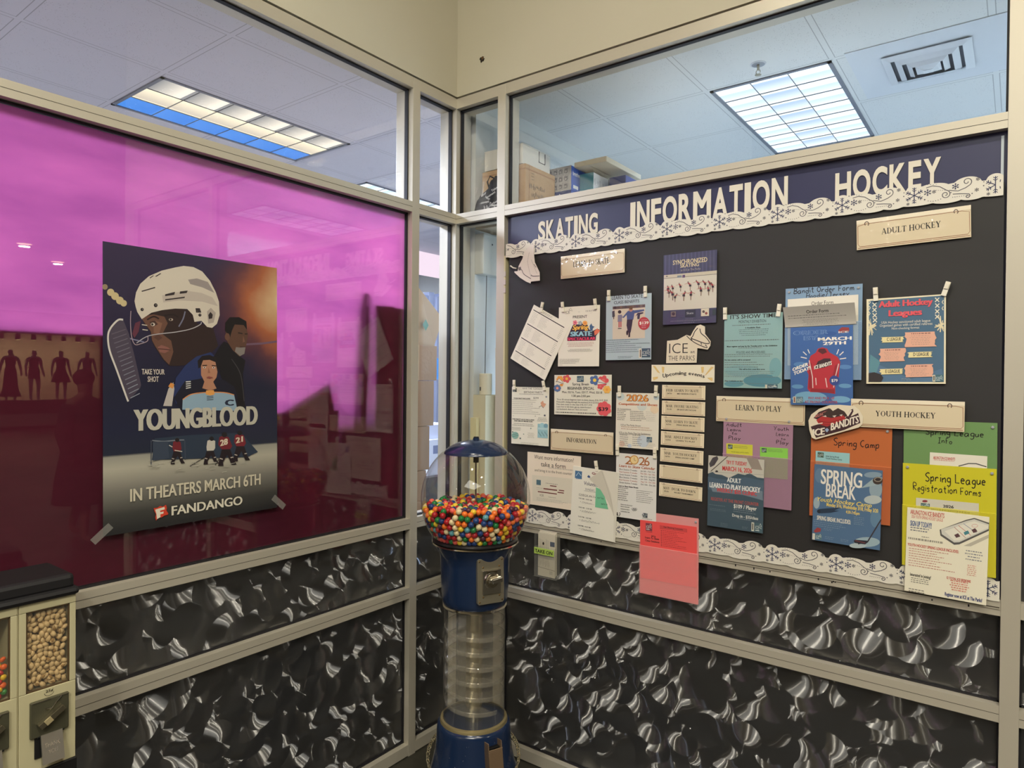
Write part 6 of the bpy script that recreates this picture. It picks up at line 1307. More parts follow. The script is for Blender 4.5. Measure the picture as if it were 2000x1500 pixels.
k = MB(); k.box((-.19, -HW_, .735), (.006, HW_, .776), M((20, 19, 20), .5)); k.box((-.12, -HW_ * .55, .03), (-.06, HW_ * .55, .74), M((26, 26, 28), .4)); k.box((-.24, -.2, 0), (.06, .2, .03), M((26, 26, 28), .4)); vk(k, 'stand', bevel=.003)
WG = glass((.96, .95, .92), .02, 1.5, .02, 'window_plastic')
for y0, nm in ((.002, 'right'), (-HW_ + .002, 'left')):
    y1 = y0 + HW_ - .004
    k = MB(); k.box((-.006, y0 + .016, .990), (-.004, y1 - .015, 1.207), WG); w_ = vk(k, 'window')
    k = MB()
    for a, b in (((-.010, y0 + .016, .990), (-.002, y0 + .019, 1.207)), ((-.010, y1 - .018, .990), (-.002, y1 - .015, 1.207)), ((-.010, y0 + .016, .990), (-.002, y1 - .015, .993)), ((-.010, y0 + .016, 1.204), (-.002, y1 - .015, 1.207))): k.box(a, b, M((84, 66, 44), .4))
    k.build('window_rim', w_)
    cm = MB(); yc = (y0 + y1) / 2 + .002; PLT = M((92, 90, 72), .45, .5)
    cm.box((0, yc - .046, .868), (.010, yc + .045, .966), PLT); pl_ = vk(cm, 'coin_plate', bevel=.003)
    k = MB(); k.tube([(.012, yc + .026, .962), (.0135, yc + .012, .950), (.0135, yc + .002, .938), (.0125, yc - .012, .940)], .0016, CHROME, 6); k.box((.009, yc - .042, .962), (.0115, yc + .0, .9645), CHROME); k.box((.009, yc + .02, .962), (.0115, yc + .044, .9645), CHROME); k.build('coin_slot', pl_)
    k = MB(); mt = Matrix.Translation((.016, yc, .918)) @ Matrix.Rotation(math.radians(33), 4, 'X'); k.box((-.006, -.034, -.008), (.012, .034, .008), M((150, 142, 120), .25, .9), mtx=mt); k.box((.011, -.02, -.0085), (.0135, -.002, .0085), M((226, 208, 160), .3, .6), mtx=mt); k.build('turn_handle', pl_, bevel=.002)
    k = MB(); mt = Matrix.Translation((.012, yc + .002, .868)) @ Matrix.Rotation(math.radians(-13), 4, 'Y'); k.box((-.004, -.025, -.072), (.002, .026, .004), M((168, 166, 160), .3, .8), mtx=mt)
    vs, fs, a, b, _, _, _ = glyphs('THANK YOU', .01)
    for tx, zz, wy in (('THANK', -.03, .036), ('YOU', -.048, .022)):
        vs, fs, a, b, _, _, _ = glyphs(tx, .015); k.add([mt @ Vector((.0024, (v[0] - a) / (b - a) * wy - wy / 2, zz + v[1] / .73 * .011)) for v in vs], fs, M((198, 196, 190), .25, .8))
    fl = vk(k, 'chute_flap', bevel=.0012); k = MB(); k.tube([(.006, yc - .03, .868), (.006, yc + .034, .868)], .004, M((22, 22, 22), .5), 10); k.box((-.01, yc - .034, .81), (.0035, yc + .03, .872), M((18, 17, 17), .6)); k.build('flap_hinge', fl)
    k = MB(); vs, fs, a, b, _, _, _ = glyphs('25\u00a2', .02); k.add([(.0006, yc - .008 + (v[0] - a) / (b - a) * .018, .9785 + v[1] / .73 * .007) for v in vs], fs, INK if False else M((40, 36, 30), .6)); k.tube([(.0006, yc + .011 * math.cos(q * PI / 8), .978 + .009 * math.sin(q * PI / 8)) for q in range(8, 17)], .0005, M((60, 54, 44), .6), 5); vk(k, 'price_mark')
# pistachios behind the right window
SHL = M((214, 186, 138), .6); NUT = M((150, 116, 66), .7); SL = M((70, 44, 26), .8)
k = MB(); k.sph((0, 0, 0), (.0096, .0068, .0064), SHL, 14, 8)
k2 = [(x, y, z) for x, y, z in k.v]
k.sph((.0022, 0, .0018), (.0078, .0046, .0054), NUT, 10, 6)
k.add([(-.004, -.0007, .0064), (.0085, -.0012, .0042), (.0085, .0012, .0042), (-.004, .0007, .0064)], [(0, 1, 2, 3)], SL)
nutme = bpy.data.meshes.new('pistachio'); nutme.from_pydata(k.v, [], k.f)
for m in k.ms: nutme.materials.append(m)
nutme.polygons.foreach_set('material_index', k.mi); nutme.polygons.foreach_set('use_smooth', k.sm)
rn = random.Random(21); y0 = .002; ya, yb, za, zb = y0 + .018, y0 + HW_ - .004 - .017, .992, 1.196
npts = []
for layer, cnt in ((0, 132), (1, 110)):
    P = []
    tries = 0
    while len(P) < cnt and tries < 20000:
        tries += 1; q = (rn.uniform(ya + .006, yb - .006), rn.uniform(za + .006, zb - .004))
        if all((q[0] - a) ** 2 + (q[1] - b) ** 2 > .0118 ** 2 for a, b in P): P.append(q)
    npts += [(-.0155 - layer * .010 - rn.uniform(0, .003), q[0], q[1]) for q in P]
for p in npts:
    o = bpy.data.objects.new('pistachio', nutme); COL.objects.link(o); o.location = (VX + p[0], -1.98 + p[1], p[2]); o.rotation_euler = (rn.uniform(0, 6.3), rn.uniform(.2, 2.9), rn.uniform(0, 6.3))
    tag(o, 'roasted pistachio behind the right window of the vending machine', 'pistachio', 'pistachios in the vending machine')
k = MB(); k.box((-.15, ya, za), (-.037, yb, zb - .02), M((120, 92, 56), .8)); k.build('pistachio_fill', loc=(VX, -1.98, 0), kind='stuff', label='pistachios packed behind the front layer in the vending machine', cat='pistachios')
# candies behind the left window
CC = [('red', (190, 40, 40)), ('orange', (236, 104, 40)), ('yellow', (236, 196, 40)), ('blue', (40, 90, 150)), ('green', (50, 130, 60)), ('brown', (100, 52, 40))]
cme = {}
for nm, c in CC:
    k = MB(); k.sph((0, 0, 0), (.0082, .0082, .0058), M(c, .3), 12, 8); me = bpy.data.meshes.new('candy'); me.from_pydata(k.v, [], k.f); me.materials.append(k.ms[0]); me.polygons.foreach_set('use_smooth', k.sm); cme[nm] = me
y0 = -HW_ + .002; ya, yb = y0 + .018, y0 + HW_ - .004 - .017; P = []; tries = 0
while len(P) < 64 and tries < 20000:
    tries += 1; q = (rn.uniform(ya + .008, yb - .008), rn.uniform(.998, 1.105))
    if all((q[0] - a) ** 2 + (q[1] - b) ** 2 > .0125 ** 2 for a, b in P): P.append(q)
for q in P:
    nm = rn.choice(CC)[0]; o = bpy.data.objects.new('candy', cme[nm]); COL.objects.link(o); o.location = (VX - .0145 - rn.uniform(0, .006), -1.98 + q[0], q[1]); o.rotation_euler = (rn.uniform(-.9, .9), rn.uniform(.6, 2.4), rn.uniform(-.8, .8))
    tag(o, '%s coated candy behind the left window of the vending machine' % nm, 'candy', '%s candies in the vending machine' % nm)
# ------------------------------------------------------------------ ceiling fixtures of the rooms behind the glass
def troffer(x, y, label, cols, along='y', rows=3, n=6, big=False, wl=.585, ww=1.2):
    e = empty('ceiling_light', (x, y, 3.35), label, 'ceiling light', 'fluorescent ceiling lights')
    k = MB(); fr = M((120, 124, 134), .5); W, H = wl / 2, ww / 2
    for a, b in (((-W, -H, -.006), (-W + .018, H, 0)), ((W - .018, -H, -.006), (W, H, 0)), ((-W, -H, -.006), (W, -H + .018, 0)), ((-W, H - .018, -.006), (W, H, 0))): k.box(a, b, fr)
    k.build('frame', e)
    k = MB(); lv = M((96, 98, 104), .4); cw = (2 * W - .036) / rows; chh = (2 * H - .036) / n
    for i in range(1, rows): xx = -W + .018 + i * cw; k.box((xx - .0012, -H + .018, -.005), (xx + .0012, H - .018, -.0008), lv)
    for j in range(1, n): yy = -H + .018 + j * chh; k.box((-W + .018, yy - .0012, -.005), (W - .018, yy + .0012, -.0008), lv)
    k.build('louvre', e)
    for i in range(rows):
        k = MB()
        for j in range(n):
            x0 = -W + .018 + i * cw; y0 = -H + .018 + j * chh; k.box((x0 + .001, y0 + .001, -.0008), (x0 + cw - .001, y0 + chh - .001, -.0002), cols[i])
        o = k.build('lamp_row', e)
    return e
def cell_emit(rgb, s, rgb2, axis=0, period=.2, ph=0):
    """a lit louvre cell: brighter towards the tube, dimmer on the reflector"""
    m = bpy.data.materials.new('lit_louvre'); m.use_nodes = True; nt = m.node_tree; nt.nodes.clear(); L = nt.links.new; N = nt.nodes.new
    tc = N('ShaderNodeTexCoord'); sp = N('ShaderNodeSeparateXYZ'); L(tc.outputs['Object'], sp.inputs[0])
    a = N('ShaderNodeMath'); a.operation = 'MULTIPLY_ADD'; a.inputs[1].default_value = 1 / period; a.inputs[2].default_value = ph + 20; L(sp.outputs[axis], a.inputs[0])
    f = N('ShaderNodeMath'); f.operation = 'FRACT'; L(a.outputs[0], f.inputs[0])
    cr = N('ShaderNodeValToRGB'); cr.color_ramp.elements[0].color = (*lin(rgb2), 1); cr.color_ramp.elements[1].color = (*lin(rgb), 1); cr.color_ramp.elements[0].position = .15; cr.color_ramp.elements[1].position = .85; L(f.outputs[0], cr.inputs[0])
    e = N('ShaderNodeEmission'); e.inputs[1].default_value = s; L(cr.outputs[0], e.inputs[0]); o = N('ShaderNodeOutputMaterial'); L(e.outputs[0], o.inputs[0]); return m
WARMC = cell_emit((255, 244, 214), 1.15, (214, 202, 184), 0, .19, .42); BLUEC = cell_emit((70, 140, 236), 1.0, (84, 150, 240), 1, .2); GREYC = cell_emit((255, 246, 230), 1.1, (150, 150, 152), 1, .194, .1)
COOLC = cell_emit((238, 250, 255), 1.5, (190, 212, 236), 1, .166, .05); COOLD = cell_emit((236, 248, 255), 1.35, (176, 200, 228), 1, .166, .3)
troffer(-1.43, -.36, 'lit ceiling light with a blue row of cells above the magenta window', [BLUEC, WARMC, GREYC][::-1] if False else [GREYC, WARMC, BLUEC][::-1] if False else [BLUEC, WARMC, GREYC])
troffer(1.325, 1.42, 'bright white ceiling light seen above the notice board', [COOLC, COOLD, COOLC], n=7)
troffer(-2.0, 1.47, 'bright ceiling light just showing at the right end of the left upper glass', [COOLC, COOLD, COOLC], n=6)
for x, y in ((-1.43, -3.0), (-4.2, -3.0)): troffer(x, y, 'added unseen ceiling light deep in the room behind the magenta window', [COOLC, COOLD, COOLC])  # out-of-view troffers added to raise the light in the left room
for x, y in ((3.2, 1.4), (3.0, 3.0)): troffer(x, y, 'added unseen ceiling light at the far side of the room behind the board', [COOLC, COOLD, COOLC])  # added out of sight to brighten the right room
# air vent
e = empty('air_vent', (1.985, 1.09, 3.35), 'square white ceiling air vent right of the bright ceiling light', 'air vent')
VW = M((206, 210, 214), .5); VD = M((90, 94, 100), .6)
k = MB(); k.box((-.305, -.305, -.004), (.305, .305, 0), VW); k.build('plate', e)
def frust(k, a, b, z0, z1, mat):
    vs = [(-a, -a, z0), (a, -a, z0), (a, a, z0), (-a, a, z0), (-b, -b, z1), (b, -b, z1), (b, b, z1), (-b, b, z1)]; k.add(vs, [(0, 1, 5, 4), (1, 2, 6, 5), (2, 3, 7, 6), (3, 0, 4, 7)], mat)
k = MB(); k.box((-.155, -.155, -.006), (.155, .155, -.0045), VD); k.build('throat', e)
for i, (a, b) in enumerate(((.175, .14), (.125, .098), (.082, .06))):
    k = MB(); frust(k, a, b, -.012 - i * .006, -.024 - i * .008, VW); frust(k, a, b, -.013 - i * .006, -.025 - i * .008, VW); k.build('louvre', e)
k = MB(); frust(k, .05, .02, -.036, -.05, VW); k.box((-.02, -.02, -.051), (.02, .02, -.05), VW); k.build('centre_cone', e)
# sprinkler
e = empty('sprinkler_head', (1.33, .66, 3.35), 'small metal sprinkler head on the ceiling beside the bright ceiling light', 'sprinkler')
k = MB(); k.lathe([(.03, -.004), (.036, -.002), (.036, 0)], VW, 24); k.lathe([(0, -.004), (.03, -.004)], M((150, 156, 164), .4), 24); k.build('escutcheon', e)
k = MB(); k.tube([(0, 0, -.004), (0, 0, -.03)], .006, STEEL, 10); k.tube([(.008, 0, -.03), (.010, 0, -.04), (.004, 0, -.052)], .0018, STEEL, 6); k.tube([(-.008, 0, -.03), (-.010, 0, -.04), (-.004, 0, -.052)], .0018, STEEL, 6); k.lathe([(0, -.054), (.015, -.053), (.015, -.0515), (0, -.0515)], STEEL, 16); k.build('nozzle', e)

# ------------------------------------------------------------------ goods on the high shelf behind the board
sbox('wall_shelf', (.02, .135, 2.63), (2.3, .85, 2.66), M((160, 150, 132), .7))
def carton(name, label, a, b, mats, parts=(), rz=0, group=None, bevel=.003):
    """box given by its two corners; mats = (body, lid tape)"""
    c = ((a[0] + b[0]) / 2, (a[1] + b[1]) / 2, a[2]); e = empty(name, c, label, 'box', group, rz)
    h = [(b[i] - a[i]) / 2 for i in (0, 1)]; H = b[2] - a[2]
    k = MB(); k.box((-h[0], -h[1], 0), (h[0], h[1], H), mats[0]); k.build('body', e, bevel=bevel)
    for nm, fn in parts:
        k = MB(); fn(k, h[0], h[1], H); k.build(nm, e)
    return e
def face_text(k, txt, y, x0, x1, z0, hgt, mat, side='front', x=0, b=.02):
    vs, fs, a, c, _, _, _ = glyphs(txt, b)
    for v in (0,):
        if side == 'front': pts = [(x0 + (q[0] - a) / (c - a) * (x1 - x0), y - .0006, z0 + q[1] / .73 * hgt) for q in vs]
        else: pts = [(x + .0006, x0 + (q[0] - a) / (c - a) * (x1 - x0), z0 + q[1] / .73 * hgt) for q in vs]
    k.add(pts, fs, mat)
KR = M((190, 158, 120), .8, bump=.2, bscale=30); KRD = M((164, 122, 92), .8); WB = M((214, 212, 204), .7); NAVY = M((44, 56, 112), .45); BBL = M((62, 98, 190), .4); LITE = M((196, 206, 214), .6); INKM = M((66, 64, 66), .7); TEAL = M((74, 138, 150), .5); WHT = M((232, 234, 236), .6)
def p_kraft(k, hx, hy, H):
    k.box((-hx - .0005, -hy - .0008, H * .9), (hx + .0008, hy + .0005, H * .915), KRD); k.box((hx, -hy + .03, .02), (hx + .0006, -hy + .034, H), KRD)
    for i, zz in enumerate((.2, .215, .23)): k.box((hx, -hy + .05, zz), (hx + .0007, -hy + .075, zz + .002), INKM)
    for zz, n_, y0 in ((.16, 3, -.04), (.12, 4, -.02)):
        rn = random.Random(n_)
        for q in range(n_ * 4): y = -.06 + q * .012; k.box((hx, y0 + y, zz + rn.uniform(-.012, .004)), (hx + .0007, y0 + y + .0035, zz + rn.uniform(.008, .022)), INKM)
carton('carton', 'brown cardboard carton under the white box in the small upper corner glass', (.05, .15, 2.66), (.335, .42, 2.93), (KR,), [('printing', p_kraft)])
def p_wb(k, hx, hy, H):
    k.tube([(hx + .001, .02, H - .005), (hx + .001, .02, H - .06), (hx + .001, .075, H - .06), (hx + .001, .075, H - .005)], .0022, INKM, 6); k.box((-hx - .001, -hy - .001, H - .004), (hx + .001, hy, H + .001), WB)
carton('white_box', 'white box with a black handle lying on top of the brown carton', (.065, .15, 2.932), (.315, .40, 3.035), (WB,), [('handle', p_wb)])
GRP = M((168, 166, 166), .6)
def p_br(top):
    def fn(k, hx, hy, H):
        if top:
            k.box((-hx, -hy - .0008, 0), (hx, -hy, H), GRP); rn = random.Random(2)
            for i in range(4):
                for j in range(3):
                    x, z = -hx + .02 + i * (2 * hx - .03) / 4, .012 + j * H / 3.2; k.box((x, -hy - .0014, z), (x + .022, -hy - .0008, z + .024), M((120, 118, 122), .6)); k.box((x + .004, -hy - .0018, z + .005), (x + .015, -hy - .0014, z + .014), M((180, 178, 178), .6))
        else: k.box((-hx, -hy - .0008, 0), (hx, -hy, H), NAVY); face_text(k, 'brother', -hy - .001, -hx + .03, hx - .02, H * .80, .026, WHT)
        face_text(k, 'brother', 0, -hy + .014, -hy + .095, H * .62, .024, WHT, 'side', hx); k.box((hx, -hy + .02, .012), (hx + .0007, -hy + .07, .03), WHT)
    return fn
carton('printer_carton', 'blue printer carton with grey pictograms on its front, upper of two stacked cartons', (.26, .44, 2.848), (.425, .74, 2.978), (BBL,), [('printing', p_br(True))])
carton('printer_carton', 'blue printer carton with a navy lettered front, lower of two stacked cartons', (.25, .44, 2.66), (.425, .74, 2.846), (BBL,), [('printing', p_br(False))])
def p_teal(k, hx, hy, H):
    k.box((-hx, -hy - .0008, 0), (hx, -hy, H), TEAL)
    for i in range(9): k.box((hx, -hy + .012 + i * .011, .05), (hx + .0007, -hy + .015 + i * .011, H - .03 - (i * 7 % 5) * .01), M((170, 174, 176), .6))
    k.box((hx, hy - .055, .1), (hx + .0008, hy - .05, H), INKM)
    for i in range(4):
        for j in range(5):
            if (i * 3 + j * 5) % 4: k.box((hx, hy - .045 + i * .009, .13 + j * .009), (hx + .0008, hy - .038 + i * .009, .137 + j * .009), INKM)
carton('toner_carton', 'white and teal carton under the flat beige box lid', (.43, .52, 2.66), (.515, .74, 2.945), (WHT,), [('printing', p_teal)])
carton('small_carton', 'small pale carton low between the blue and the white cartons', (.435, .45, 2.66), (.50, .512, 2.80), (LITE,))
def p_br3(k, hx, hy, H): face_text(k, 'brother', -hy, -hx + .005, hx - .005, H * .55, .025, WHT); face_text(k, 'brother', 0, -hy + .02, hy - .02, H * .55, .03, WHT, 'side', hx)
carton('ink_carton', 'dark blue lettered carton at the right end of the shelf boxes', (.565, .60, 2.66), (.665, .80, 2.925), (NAVY,), [('printing', p_br3)])
carton('box_lid', 'flat beige box lid lying across the shelf cartons', (.43, .46, 2.967), (.625, .86, 2.995), (M((196, 186, 164), .75),))
# crumpled tote bag with printed words
e = empty('tote_bag', (.165, .095, 2.664), 'black tote bag printed with white words, crumpled behind the corner glass', 'bag')
k = MB(); rn = random.Random(8); BG = M((30, 29, 32), .7); NU, NV = 26, 14; vs = []
for j in range(NV + 1):
    for i in range(NU):
        a = 2 * PI * i / NU; v = j / NV; rx = .128 * (1 - .45 * v ** 2.2) * (1 + .07 * math.sin(3 * a + 2) + .04 * math.sin(7 * a)); ry = .036 * (1 - .3 * v)
        z = .17 * v * (1 + .25 * math.cos(a - .2)) ; vs.append((rx * math.cos(a) * (1 if v < .999 else .2) + rn.uniform(-.003, .003), ry * math.sin(a) + .004 * math.sin(9 * v + 3 * a), z + rn.uniform(-.004, .004)))
k.add(vs, [(j * NU + i, j * NU + (i + 1) % NU, (j + 1) * NU + (i + 1) % NU, (j + 1) * NU + i) for j in range(NV) for i in range(NU)], BG, True); k.build('body', e)
k = MB()
for i in range(22):
    x, z, an = rn.uniform(-.105, .10), rn.uniform(.02, .14), rn.choice((0, .4, -.5, 1.45, 1.3, -.9)); vs, fs, a, b, _, _, _ = glyphs(rn.choice(('Hour', 'moment', 'Talent', 'Hour')), .02); s = .017
    R2 = Matrix.Rotation(an, 2)
    pts = []
    for v in vs:
        q = R2 @ Vector((v[0] * s, v[1] * s)); px = x + q.x; f = max(0, 1 - (px / .128) ** 2); pts.append((px, -.036 * math.sqrt(f) * (1 - .3 * (z + q.y) / .17) * 1.08 - .004, z + q.y))
    k.add(pts, fs, M((206, 204, 200), .6))
k.build('lettering', e)
k = MB(); k.tube(smooth3 if False else [(-.02, 0, .15), (-.03, -.005, .19), (-.01, -.008, .215), (.015, -.005, .2), (.05, 0, .16)], .004, BG, 8); k.build('handle', e)

# ------------------------------------------------------------------ things behind the narrow corner glass
e = empty('wall_cabinet', (.02, .27, 2.39), 'pale grey wall box with a cable below it behind the narrow corner glass', 'wall box')
k = MB(); k.box((0, -.14, 0), (.06, .2, .215), M((196, 198, 190), .6)); k.build('case', e, bevel=.004)
k = MB()
for z in (.02, .04, .06): k.box((.06, .03, z), (.0608, .12, z + .003), M((120, 122, 118), .6))
k.box((.06, -.07, .16), (.0612, -.062, .168), INKM); k.build('slot', e)
k = MB(); k.tube([(.03, -.075, 0), (.028, -.077, -.25), (.03, -.082, -.53)], .0022, M((70, 68, 64), .6), 6); k.build('cable', e)
k = MB(); k.lathe([(0, 0), (.034, 0), (.034, .108), (.03, .112), (0, .112)], M((216, 208, 184), .6), 32); k.box((-.012, -.0348, .02), (-.004, -.0338, .04), INKM); k.build('paper_roll', loc=(.068, .172, 1.752), label='short white paper roll standing on the white board behind the corner glass', cat='roll')
k = MB(); k.box((-.042, -.055, 0), (.042, .055, 1.75), M((206, 198, 168), .7)); k.box((.0425, .035, 0), (.0445, .04, 1.74), INKM); k.build('foam_board', loc=(.066, .178, .0), label='tall thick white board standing behind the narrow corner glass, under the paper roll', cat='board')
k = MB(); k.box((-.012, -.05, 0), (.012, .05, 2.0), M((212, 208, 192), .7)); o = k.build('foam_sheet', loc=(.165, .245, 0), label='tall thin white sheet leaning right of the thick white board', cat='board'); o.rotation_euler = (0, -.02, 0)
k = MB(); k.box((-.02, -.012, 0), (.02, .012, 1.63), M((214, 204, 160), .7)); k.build('cream_board', loc=(.052, .1035, 0), label='cream board standing against the corner post behind the narrow glass', cat='board')

# ------------------------------------------------------------------ the room behind the magenta window
def kraft_box(label, a, b, rz=0, mat=None, tape=True, name='carton'):
    def tp(k, hx, hy, H): k.box((-hx - .0006, -.03, 0), (hx + .0006, .03, H + .0008), M((176, 150, 112), .5))
    return carton(name, label, a, b, (mat or KR,), [('tape', tp)] if tape else (), rz, 'cardboard cartons behind the windows')
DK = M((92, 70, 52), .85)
# tall stock stacked right against the film: seen as dark shapes through it
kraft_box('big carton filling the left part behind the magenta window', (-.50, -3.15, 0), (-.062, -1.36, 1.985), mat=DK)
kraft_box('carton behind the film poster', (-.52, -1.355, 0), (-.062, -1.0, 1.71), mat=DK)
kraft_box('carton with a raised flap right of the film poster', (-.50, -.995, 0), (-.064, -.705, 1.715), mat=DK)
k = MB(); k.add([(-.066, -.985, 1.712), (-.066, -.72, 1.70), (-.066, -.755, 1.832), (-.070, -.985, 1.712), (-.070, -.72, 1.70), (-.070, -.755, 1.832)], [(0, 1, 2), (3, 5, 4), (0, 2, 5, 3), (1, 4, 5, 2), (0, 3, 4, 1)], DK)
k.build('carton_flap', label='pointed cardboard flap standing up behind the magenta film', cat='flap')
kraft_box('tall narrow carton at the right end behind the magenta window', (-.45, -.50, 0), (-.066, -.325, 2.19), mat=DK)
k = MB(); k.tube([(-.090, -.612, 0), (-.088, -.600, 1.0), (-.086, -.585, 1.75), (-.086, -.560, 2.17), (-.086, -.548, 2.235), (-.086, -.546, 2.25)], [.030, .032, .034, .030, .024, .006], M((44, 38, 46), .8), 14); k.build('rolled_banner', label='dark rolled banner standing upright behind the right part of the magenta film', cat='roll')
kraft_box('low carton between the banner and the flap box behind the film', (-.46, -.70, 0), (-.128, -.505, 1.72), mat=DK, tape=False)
# carton tower seen through the narrow left glass
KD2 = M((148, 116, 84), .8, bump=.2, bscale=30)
zz = [(1.0, 1.29, .30), (1.292, 1.55, .325), (1.552, 1.82, .36), (1.822, 2.03, .385)]
for i, (a, b, y1) in enumerate(zz):
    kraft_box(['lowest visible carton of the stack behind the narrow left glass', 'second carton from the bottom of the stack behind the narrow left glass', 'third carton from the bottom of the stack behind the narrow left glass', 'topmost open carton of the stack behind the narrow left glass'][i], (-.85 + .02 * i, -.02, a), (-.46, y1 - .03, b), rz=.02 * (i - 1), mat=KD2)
sbox('wall_stand', (-.9, -.02, 0), (-.45, .3, .998), M((60, 58, 62), .7))
k = MB(); k.add([(-.50, .0, 2.03), (-.50, .37, 2.03), (-.46, .40, 2.20), (-.46, .20, 2.36), (-.46, .02, 2.40), (-.504, .0, 2.03), (-.504, .37, 2.03), (-.464, .40, 2.20), (-.464, .20, 2.36), (-.464, .02, 2.40)], [(0, 1, 2, 3, 4), (9, 8, 7, 6, 5)] + [(i, (i + 1) % 5 + 0, (i + 1) % 5 + 5, i + 5) for i in range(5)], M((170, 144, 112), .75))
k.add([(-.4652, .235, 2.15), (-.4652, .26, 2.115), (-.4652, .285, 2.15), (-.4652, .26, 2.185)], [(0, 1, 2, 3)], M((70, 120, 100), .6)); k.build('carton_flap', label='raised pale cardboard flap of the topmost carton behind the narrow left glass', cat='flap')
# clothes rail, shelf and printer further back
k = MB(); rn = random.Random(5)
for i in range(16):
    y = 2.3 + i * .085; k.box((-3.06 + rn.uniform(-.03, .03), y, 0.0), (-2.72 + rn.uniform(-.03, .03), y + .075, 2.75 + rn.uniform(-.04, .02)), M(rn.choice(((84, 94, 128), (98, 106, 134), (72, 80, 110), (110, 116, 138))), .8))
k.build('garment_row', kind='stuff', label='grey blue garments hanging in rows at the back of the left room', cat='garments')
sbox('wall_counter', (-2.2, .7, 0), (-1.5, 1.9, 1.02), M((56, 50, 54), .6))
k = MB(); k.box((-.16, -.2, 0), (.16, .2, .30), M((214, 220, 236), .5)); k.box((-.12, -.15, .30), (.12, .15, .42), M((204, 210, 230), .5)); k.box((.16, -.14, .18), (.163, .0, .25), M((110, 120, 160), .5)); k.build('printer', loc=(-1.72, 1.62, 1.02), label='white office printer on a dark counter behind the narrow left glass', cat='printer', bevel=.006)
k = MB(); k.box((-.01, -.14, -.1), (.01, .14, .1), M((60, 140, 210), .5)); k.build('wall_sign', loc=(-2.0, 1.98, 1.92), label='bright blue sign seen past the cartons behind the narrow left glass', cat='sign')
k = MB(); k.box((-.01, -.9, -.14), (.01, .9, .14), emit((244, 224, 240), 1.1, 'lit_panel')); k.build('light_panel', loc=(-3.4, 2.9, 3.21), label='pale pink lit panel high at the back of the left room', cat='light panel')

# ------------------------------------------------------------------ the mall behind the camera (mirrored in the magenta window)
def can(x, y, z, i):
    e = empty('ceiling_downlight', (x, y, z), 'warm round downlight in the mall ceiling', 'ceiling light', 'mall ceiling downlights')
    k = MB(); k.lathe([(.16, -.01), (.19, -.008), (.19, 0), (.16, 0)], WHT, 24); k.build('trim_ring', e)
    k = MB(); k.lathe([(0, -.004), (.16, -.006)], emit((255, 220, 160), 9, 'lamp_glow') if i == 0 else CANG[0], 24)
    if i == 0: CANG.append(k.ms[0])
    k.build('bulb', e)
CANG = []; SPG = []
for i, (x, y) in enumerate(CANS): can(x, y, 5.0, i)
sbox('wall_bulkhead', (24, -3, 3.9), (24.6, 14, 5.0), M((216, 204, 226), .8))
sbox('wall_store', (27.5, -3, 0), (27.6, 14, 5), M((226, 206, 168), .7))
sbox('wall_plinth', (24, -3, 0), (24.7, 14, .95), M((120, 60, 66), .5)); sbox('trim_plinth', (23.9, -3, .1), (24, 14, .5), M((190, 180, 170), .6))
sbox('wall_pier', (24, 8.2, .95), (24.5, 8.9, 3.9), M((46, 34, 38), .7)); sbox('wall_fascia', (23.98, -3, 3.2), (24.0, 14, 3.92), M((52, 40, 44), .7))
sbox('ceiling_store', (24.6, -3, 3.6), (27.5, 14, 3.7), M((90, 80, 80), .8))
for y in (4.5, 6.3, 8.1): area('track_lamp', (26.2, y, 3.5), .5, 85, (1, .82, .58))
k = MB(); k.box((26.0, 3.2, 3.28), (26.05, 9, 3.33), M((30, 28, 30), .5))
for i in range(12): k.lathe([(0, 3.06), (.09, 3.06), (.07, 3.26), (0, 3.28)], M((30, 28, 30), .5), 12, (26.02, 3.5 + i * .48)); k.lathe([(0, 3.055), (.08, 3.055)], CANG[0], 12, (26.02, 3.5 + i * .48))
k.build('track_light', label='row of track spotlights in the shop reflected in the magenta window', cat='track light')
for i in range(11):
    e = empty('track_spotlight', (-5.2 + i * .52, -10.6, 2.8 + .42 * (i % 3)), 'small bright spotlight of a shop behind the camera', 'spotlight', 'spotlights of the shop behind the camera')
    k = MB(); k.lathe([(.065, 0), (.06, .09), (.02, .12), (0, .12)], M((30, 28, 30), .5), 14); k.tube([(0, 0, .11), (0, 0, 5.0 - 2.8 - .42 * (i % 3))], .012, M((30, 28, 30), .5), 6); k.build('housing', e)
    k = MB(); k.sph((0, 0, .0), .05, SPG[0] if SPG else emit((255, 210, 120), 45, 'spot_glow'), 14, 8); SPG.append(k.ms[0]); k.build('bulb', e)
def figure(nodes, edges, rad, mat, name, parent=None, root=0):
    me = bpy.data.meshes.new(name); me.from_pydata(nodes, edges, []); me.materials.append(mat); o = bpy.data.objects.new(name, me); COL.objects.link(o)
    o.modifiers.new('skin', 'SKIN'); 
    if not me.skin_vertices: 
        bpy.context.view_layer.objects.active = o
    sv = me.skin_vertices[0].data
    for i, r in enumerate(rad): sv[i].radius = (r, r); sv[i].use_root = i == root
    s = o.modifiers.new('sub', 'SUBSURF'); s.levels = 2; s.render_levels = 2
    if parent: o.parent = parent
    return o
HN = [(0, 0, .93), (0, 0, 1.15), (0, 0, 1.38), (0, 0, 1.50), (.015, 0, 1.60), (.01, 0, 1.70), (0, .10, .88), (.02, .11, .48), (0, .11, .06), (.09, .11, .02), (0, -.10, .88), (.05, -.12, .48), (.02, -.12, .06), (.11, -.12, .02), (0, .19, 1.42), (-.02, .26, 1.14), (.08, .30, .90), (.10, .30, .80), (0, -.19, 1.42), (-.03, -.26, 1.14), (.05, -.29, .90), (.07, -.29, .80)]
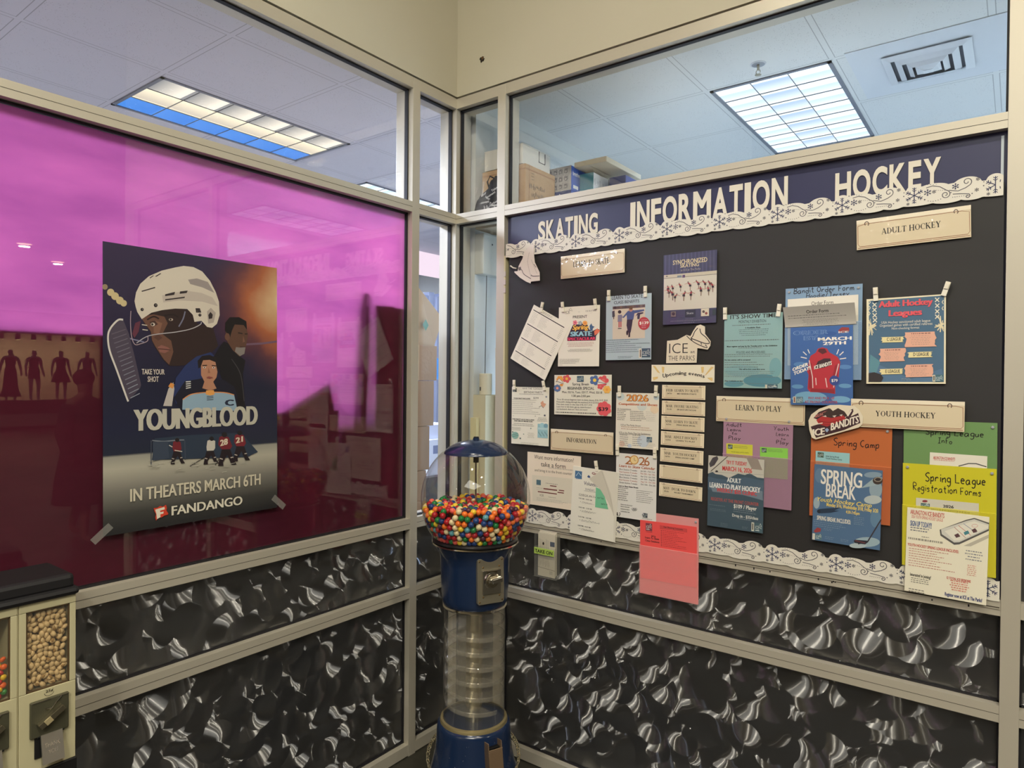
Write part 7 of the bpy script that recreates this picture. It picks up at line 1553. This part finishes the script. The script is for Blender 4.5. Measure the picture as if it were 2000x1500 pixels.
HE = [(0, 1), (1, 2), (2, 3), (3, 4), (4, 5), (0, 6), (6, 7), (7, 8), (8, 9), (0, 10), (10, 11), (11, 12), (12, 13), (2, 14), (14, 15), (15, 16), (16, 17), (2, 18), (18, 19), (19, 20), (20, 21)]
HR = [.13, .105, .13, .05, .085, .075, .085, .058, .04, .035, .085, .058, .04, .035, .055, .04, .03, .028, .055, .04, .03, .028]
MANQ = M((196, 190, 200), .4)
for i, (y, dress, dc, pose, lab) in enumerate(((5.2, 1, (40, 26, 36), .5, 'mannequin in a long dark dress, leftmost in the reflected shop window'), (5.87, 0, (120, 60, 74), -.4, 'mannequin in a short reddish outfit, second from the left in the reflected shop window'), (6.67, 1, (36, 24, 30), 0, 'mannequin in a short black dress, third from the left in the reflected shop window'), (7.5, 0, (150, 130, 160), .3, 'mannequin in a pale outfit, rightmost in the reflected shop window'))):
    e = empty('mannequin', (24.35, y, .95), lab, 'mannequin', 'mannequins in the reflected shop window', PI + pose * .6)
    figure([Vector(n) for n in HN], HE, HR, MANQ, 'body', e)
    k = MB(); hem = .12 if i == 0 else (.72 if i != 2 else .60); k.lathe([(.30 if dress else .17, hem), (.22 if dress else .165, hem + .25), (.165, .98), (.125, 1.15), (.165, 1.38), (.12, 1.43)], M(dc, .8), 20); k.build('dress', e)
# passer-by in a long dark coat
e = empty('person', (5.9, .5, 0), 'person in a long dark coat walking past, mirrored at the left of the poster', 'person', None, 2.6)
pn = [(x * 1.08, y * 1.0, z * 1.08) for x, y, z in HN]; pn[7] = (.12, .11, .5); pn[11] = (-.12, -.12, .5); pn[8] = (.1, .11, .06); pn[9] = (.2, .11, .02); pn[12] = (-.24, -.12, .1); pn[13] = (-.15, -.12, .04)
figure([Vector(n) for n in pn], HE, HR, M((150, 108, 88), .6), 'body', e)
k = MB(); k.lathe([(.30, .42), (.27, .7), (.215, 1.0), (.20, 1.2), (.225, 1.42), (.17, 1.54), (.07, 1.60)], M((34, 22, 30), .85), 24); k.tube([(0, .20, 1.50), (-.02, .28, 1.2), (.1, .32, .92)], [.085, .075, .06], M((34, 22, 30), .85), 12); k.tube([(0, -.20, 1.50), (-.03, -.28, 1.2), (.06, -.31, .92)], [.085, .075, .06], M((34, 22, 30), .85), 12); k.build('coat', e)
k = MB(); k.sph((0, 0, 1.80), (.115, .10, .10), M((30, 22, 22), .8)); k.build('hair', e)
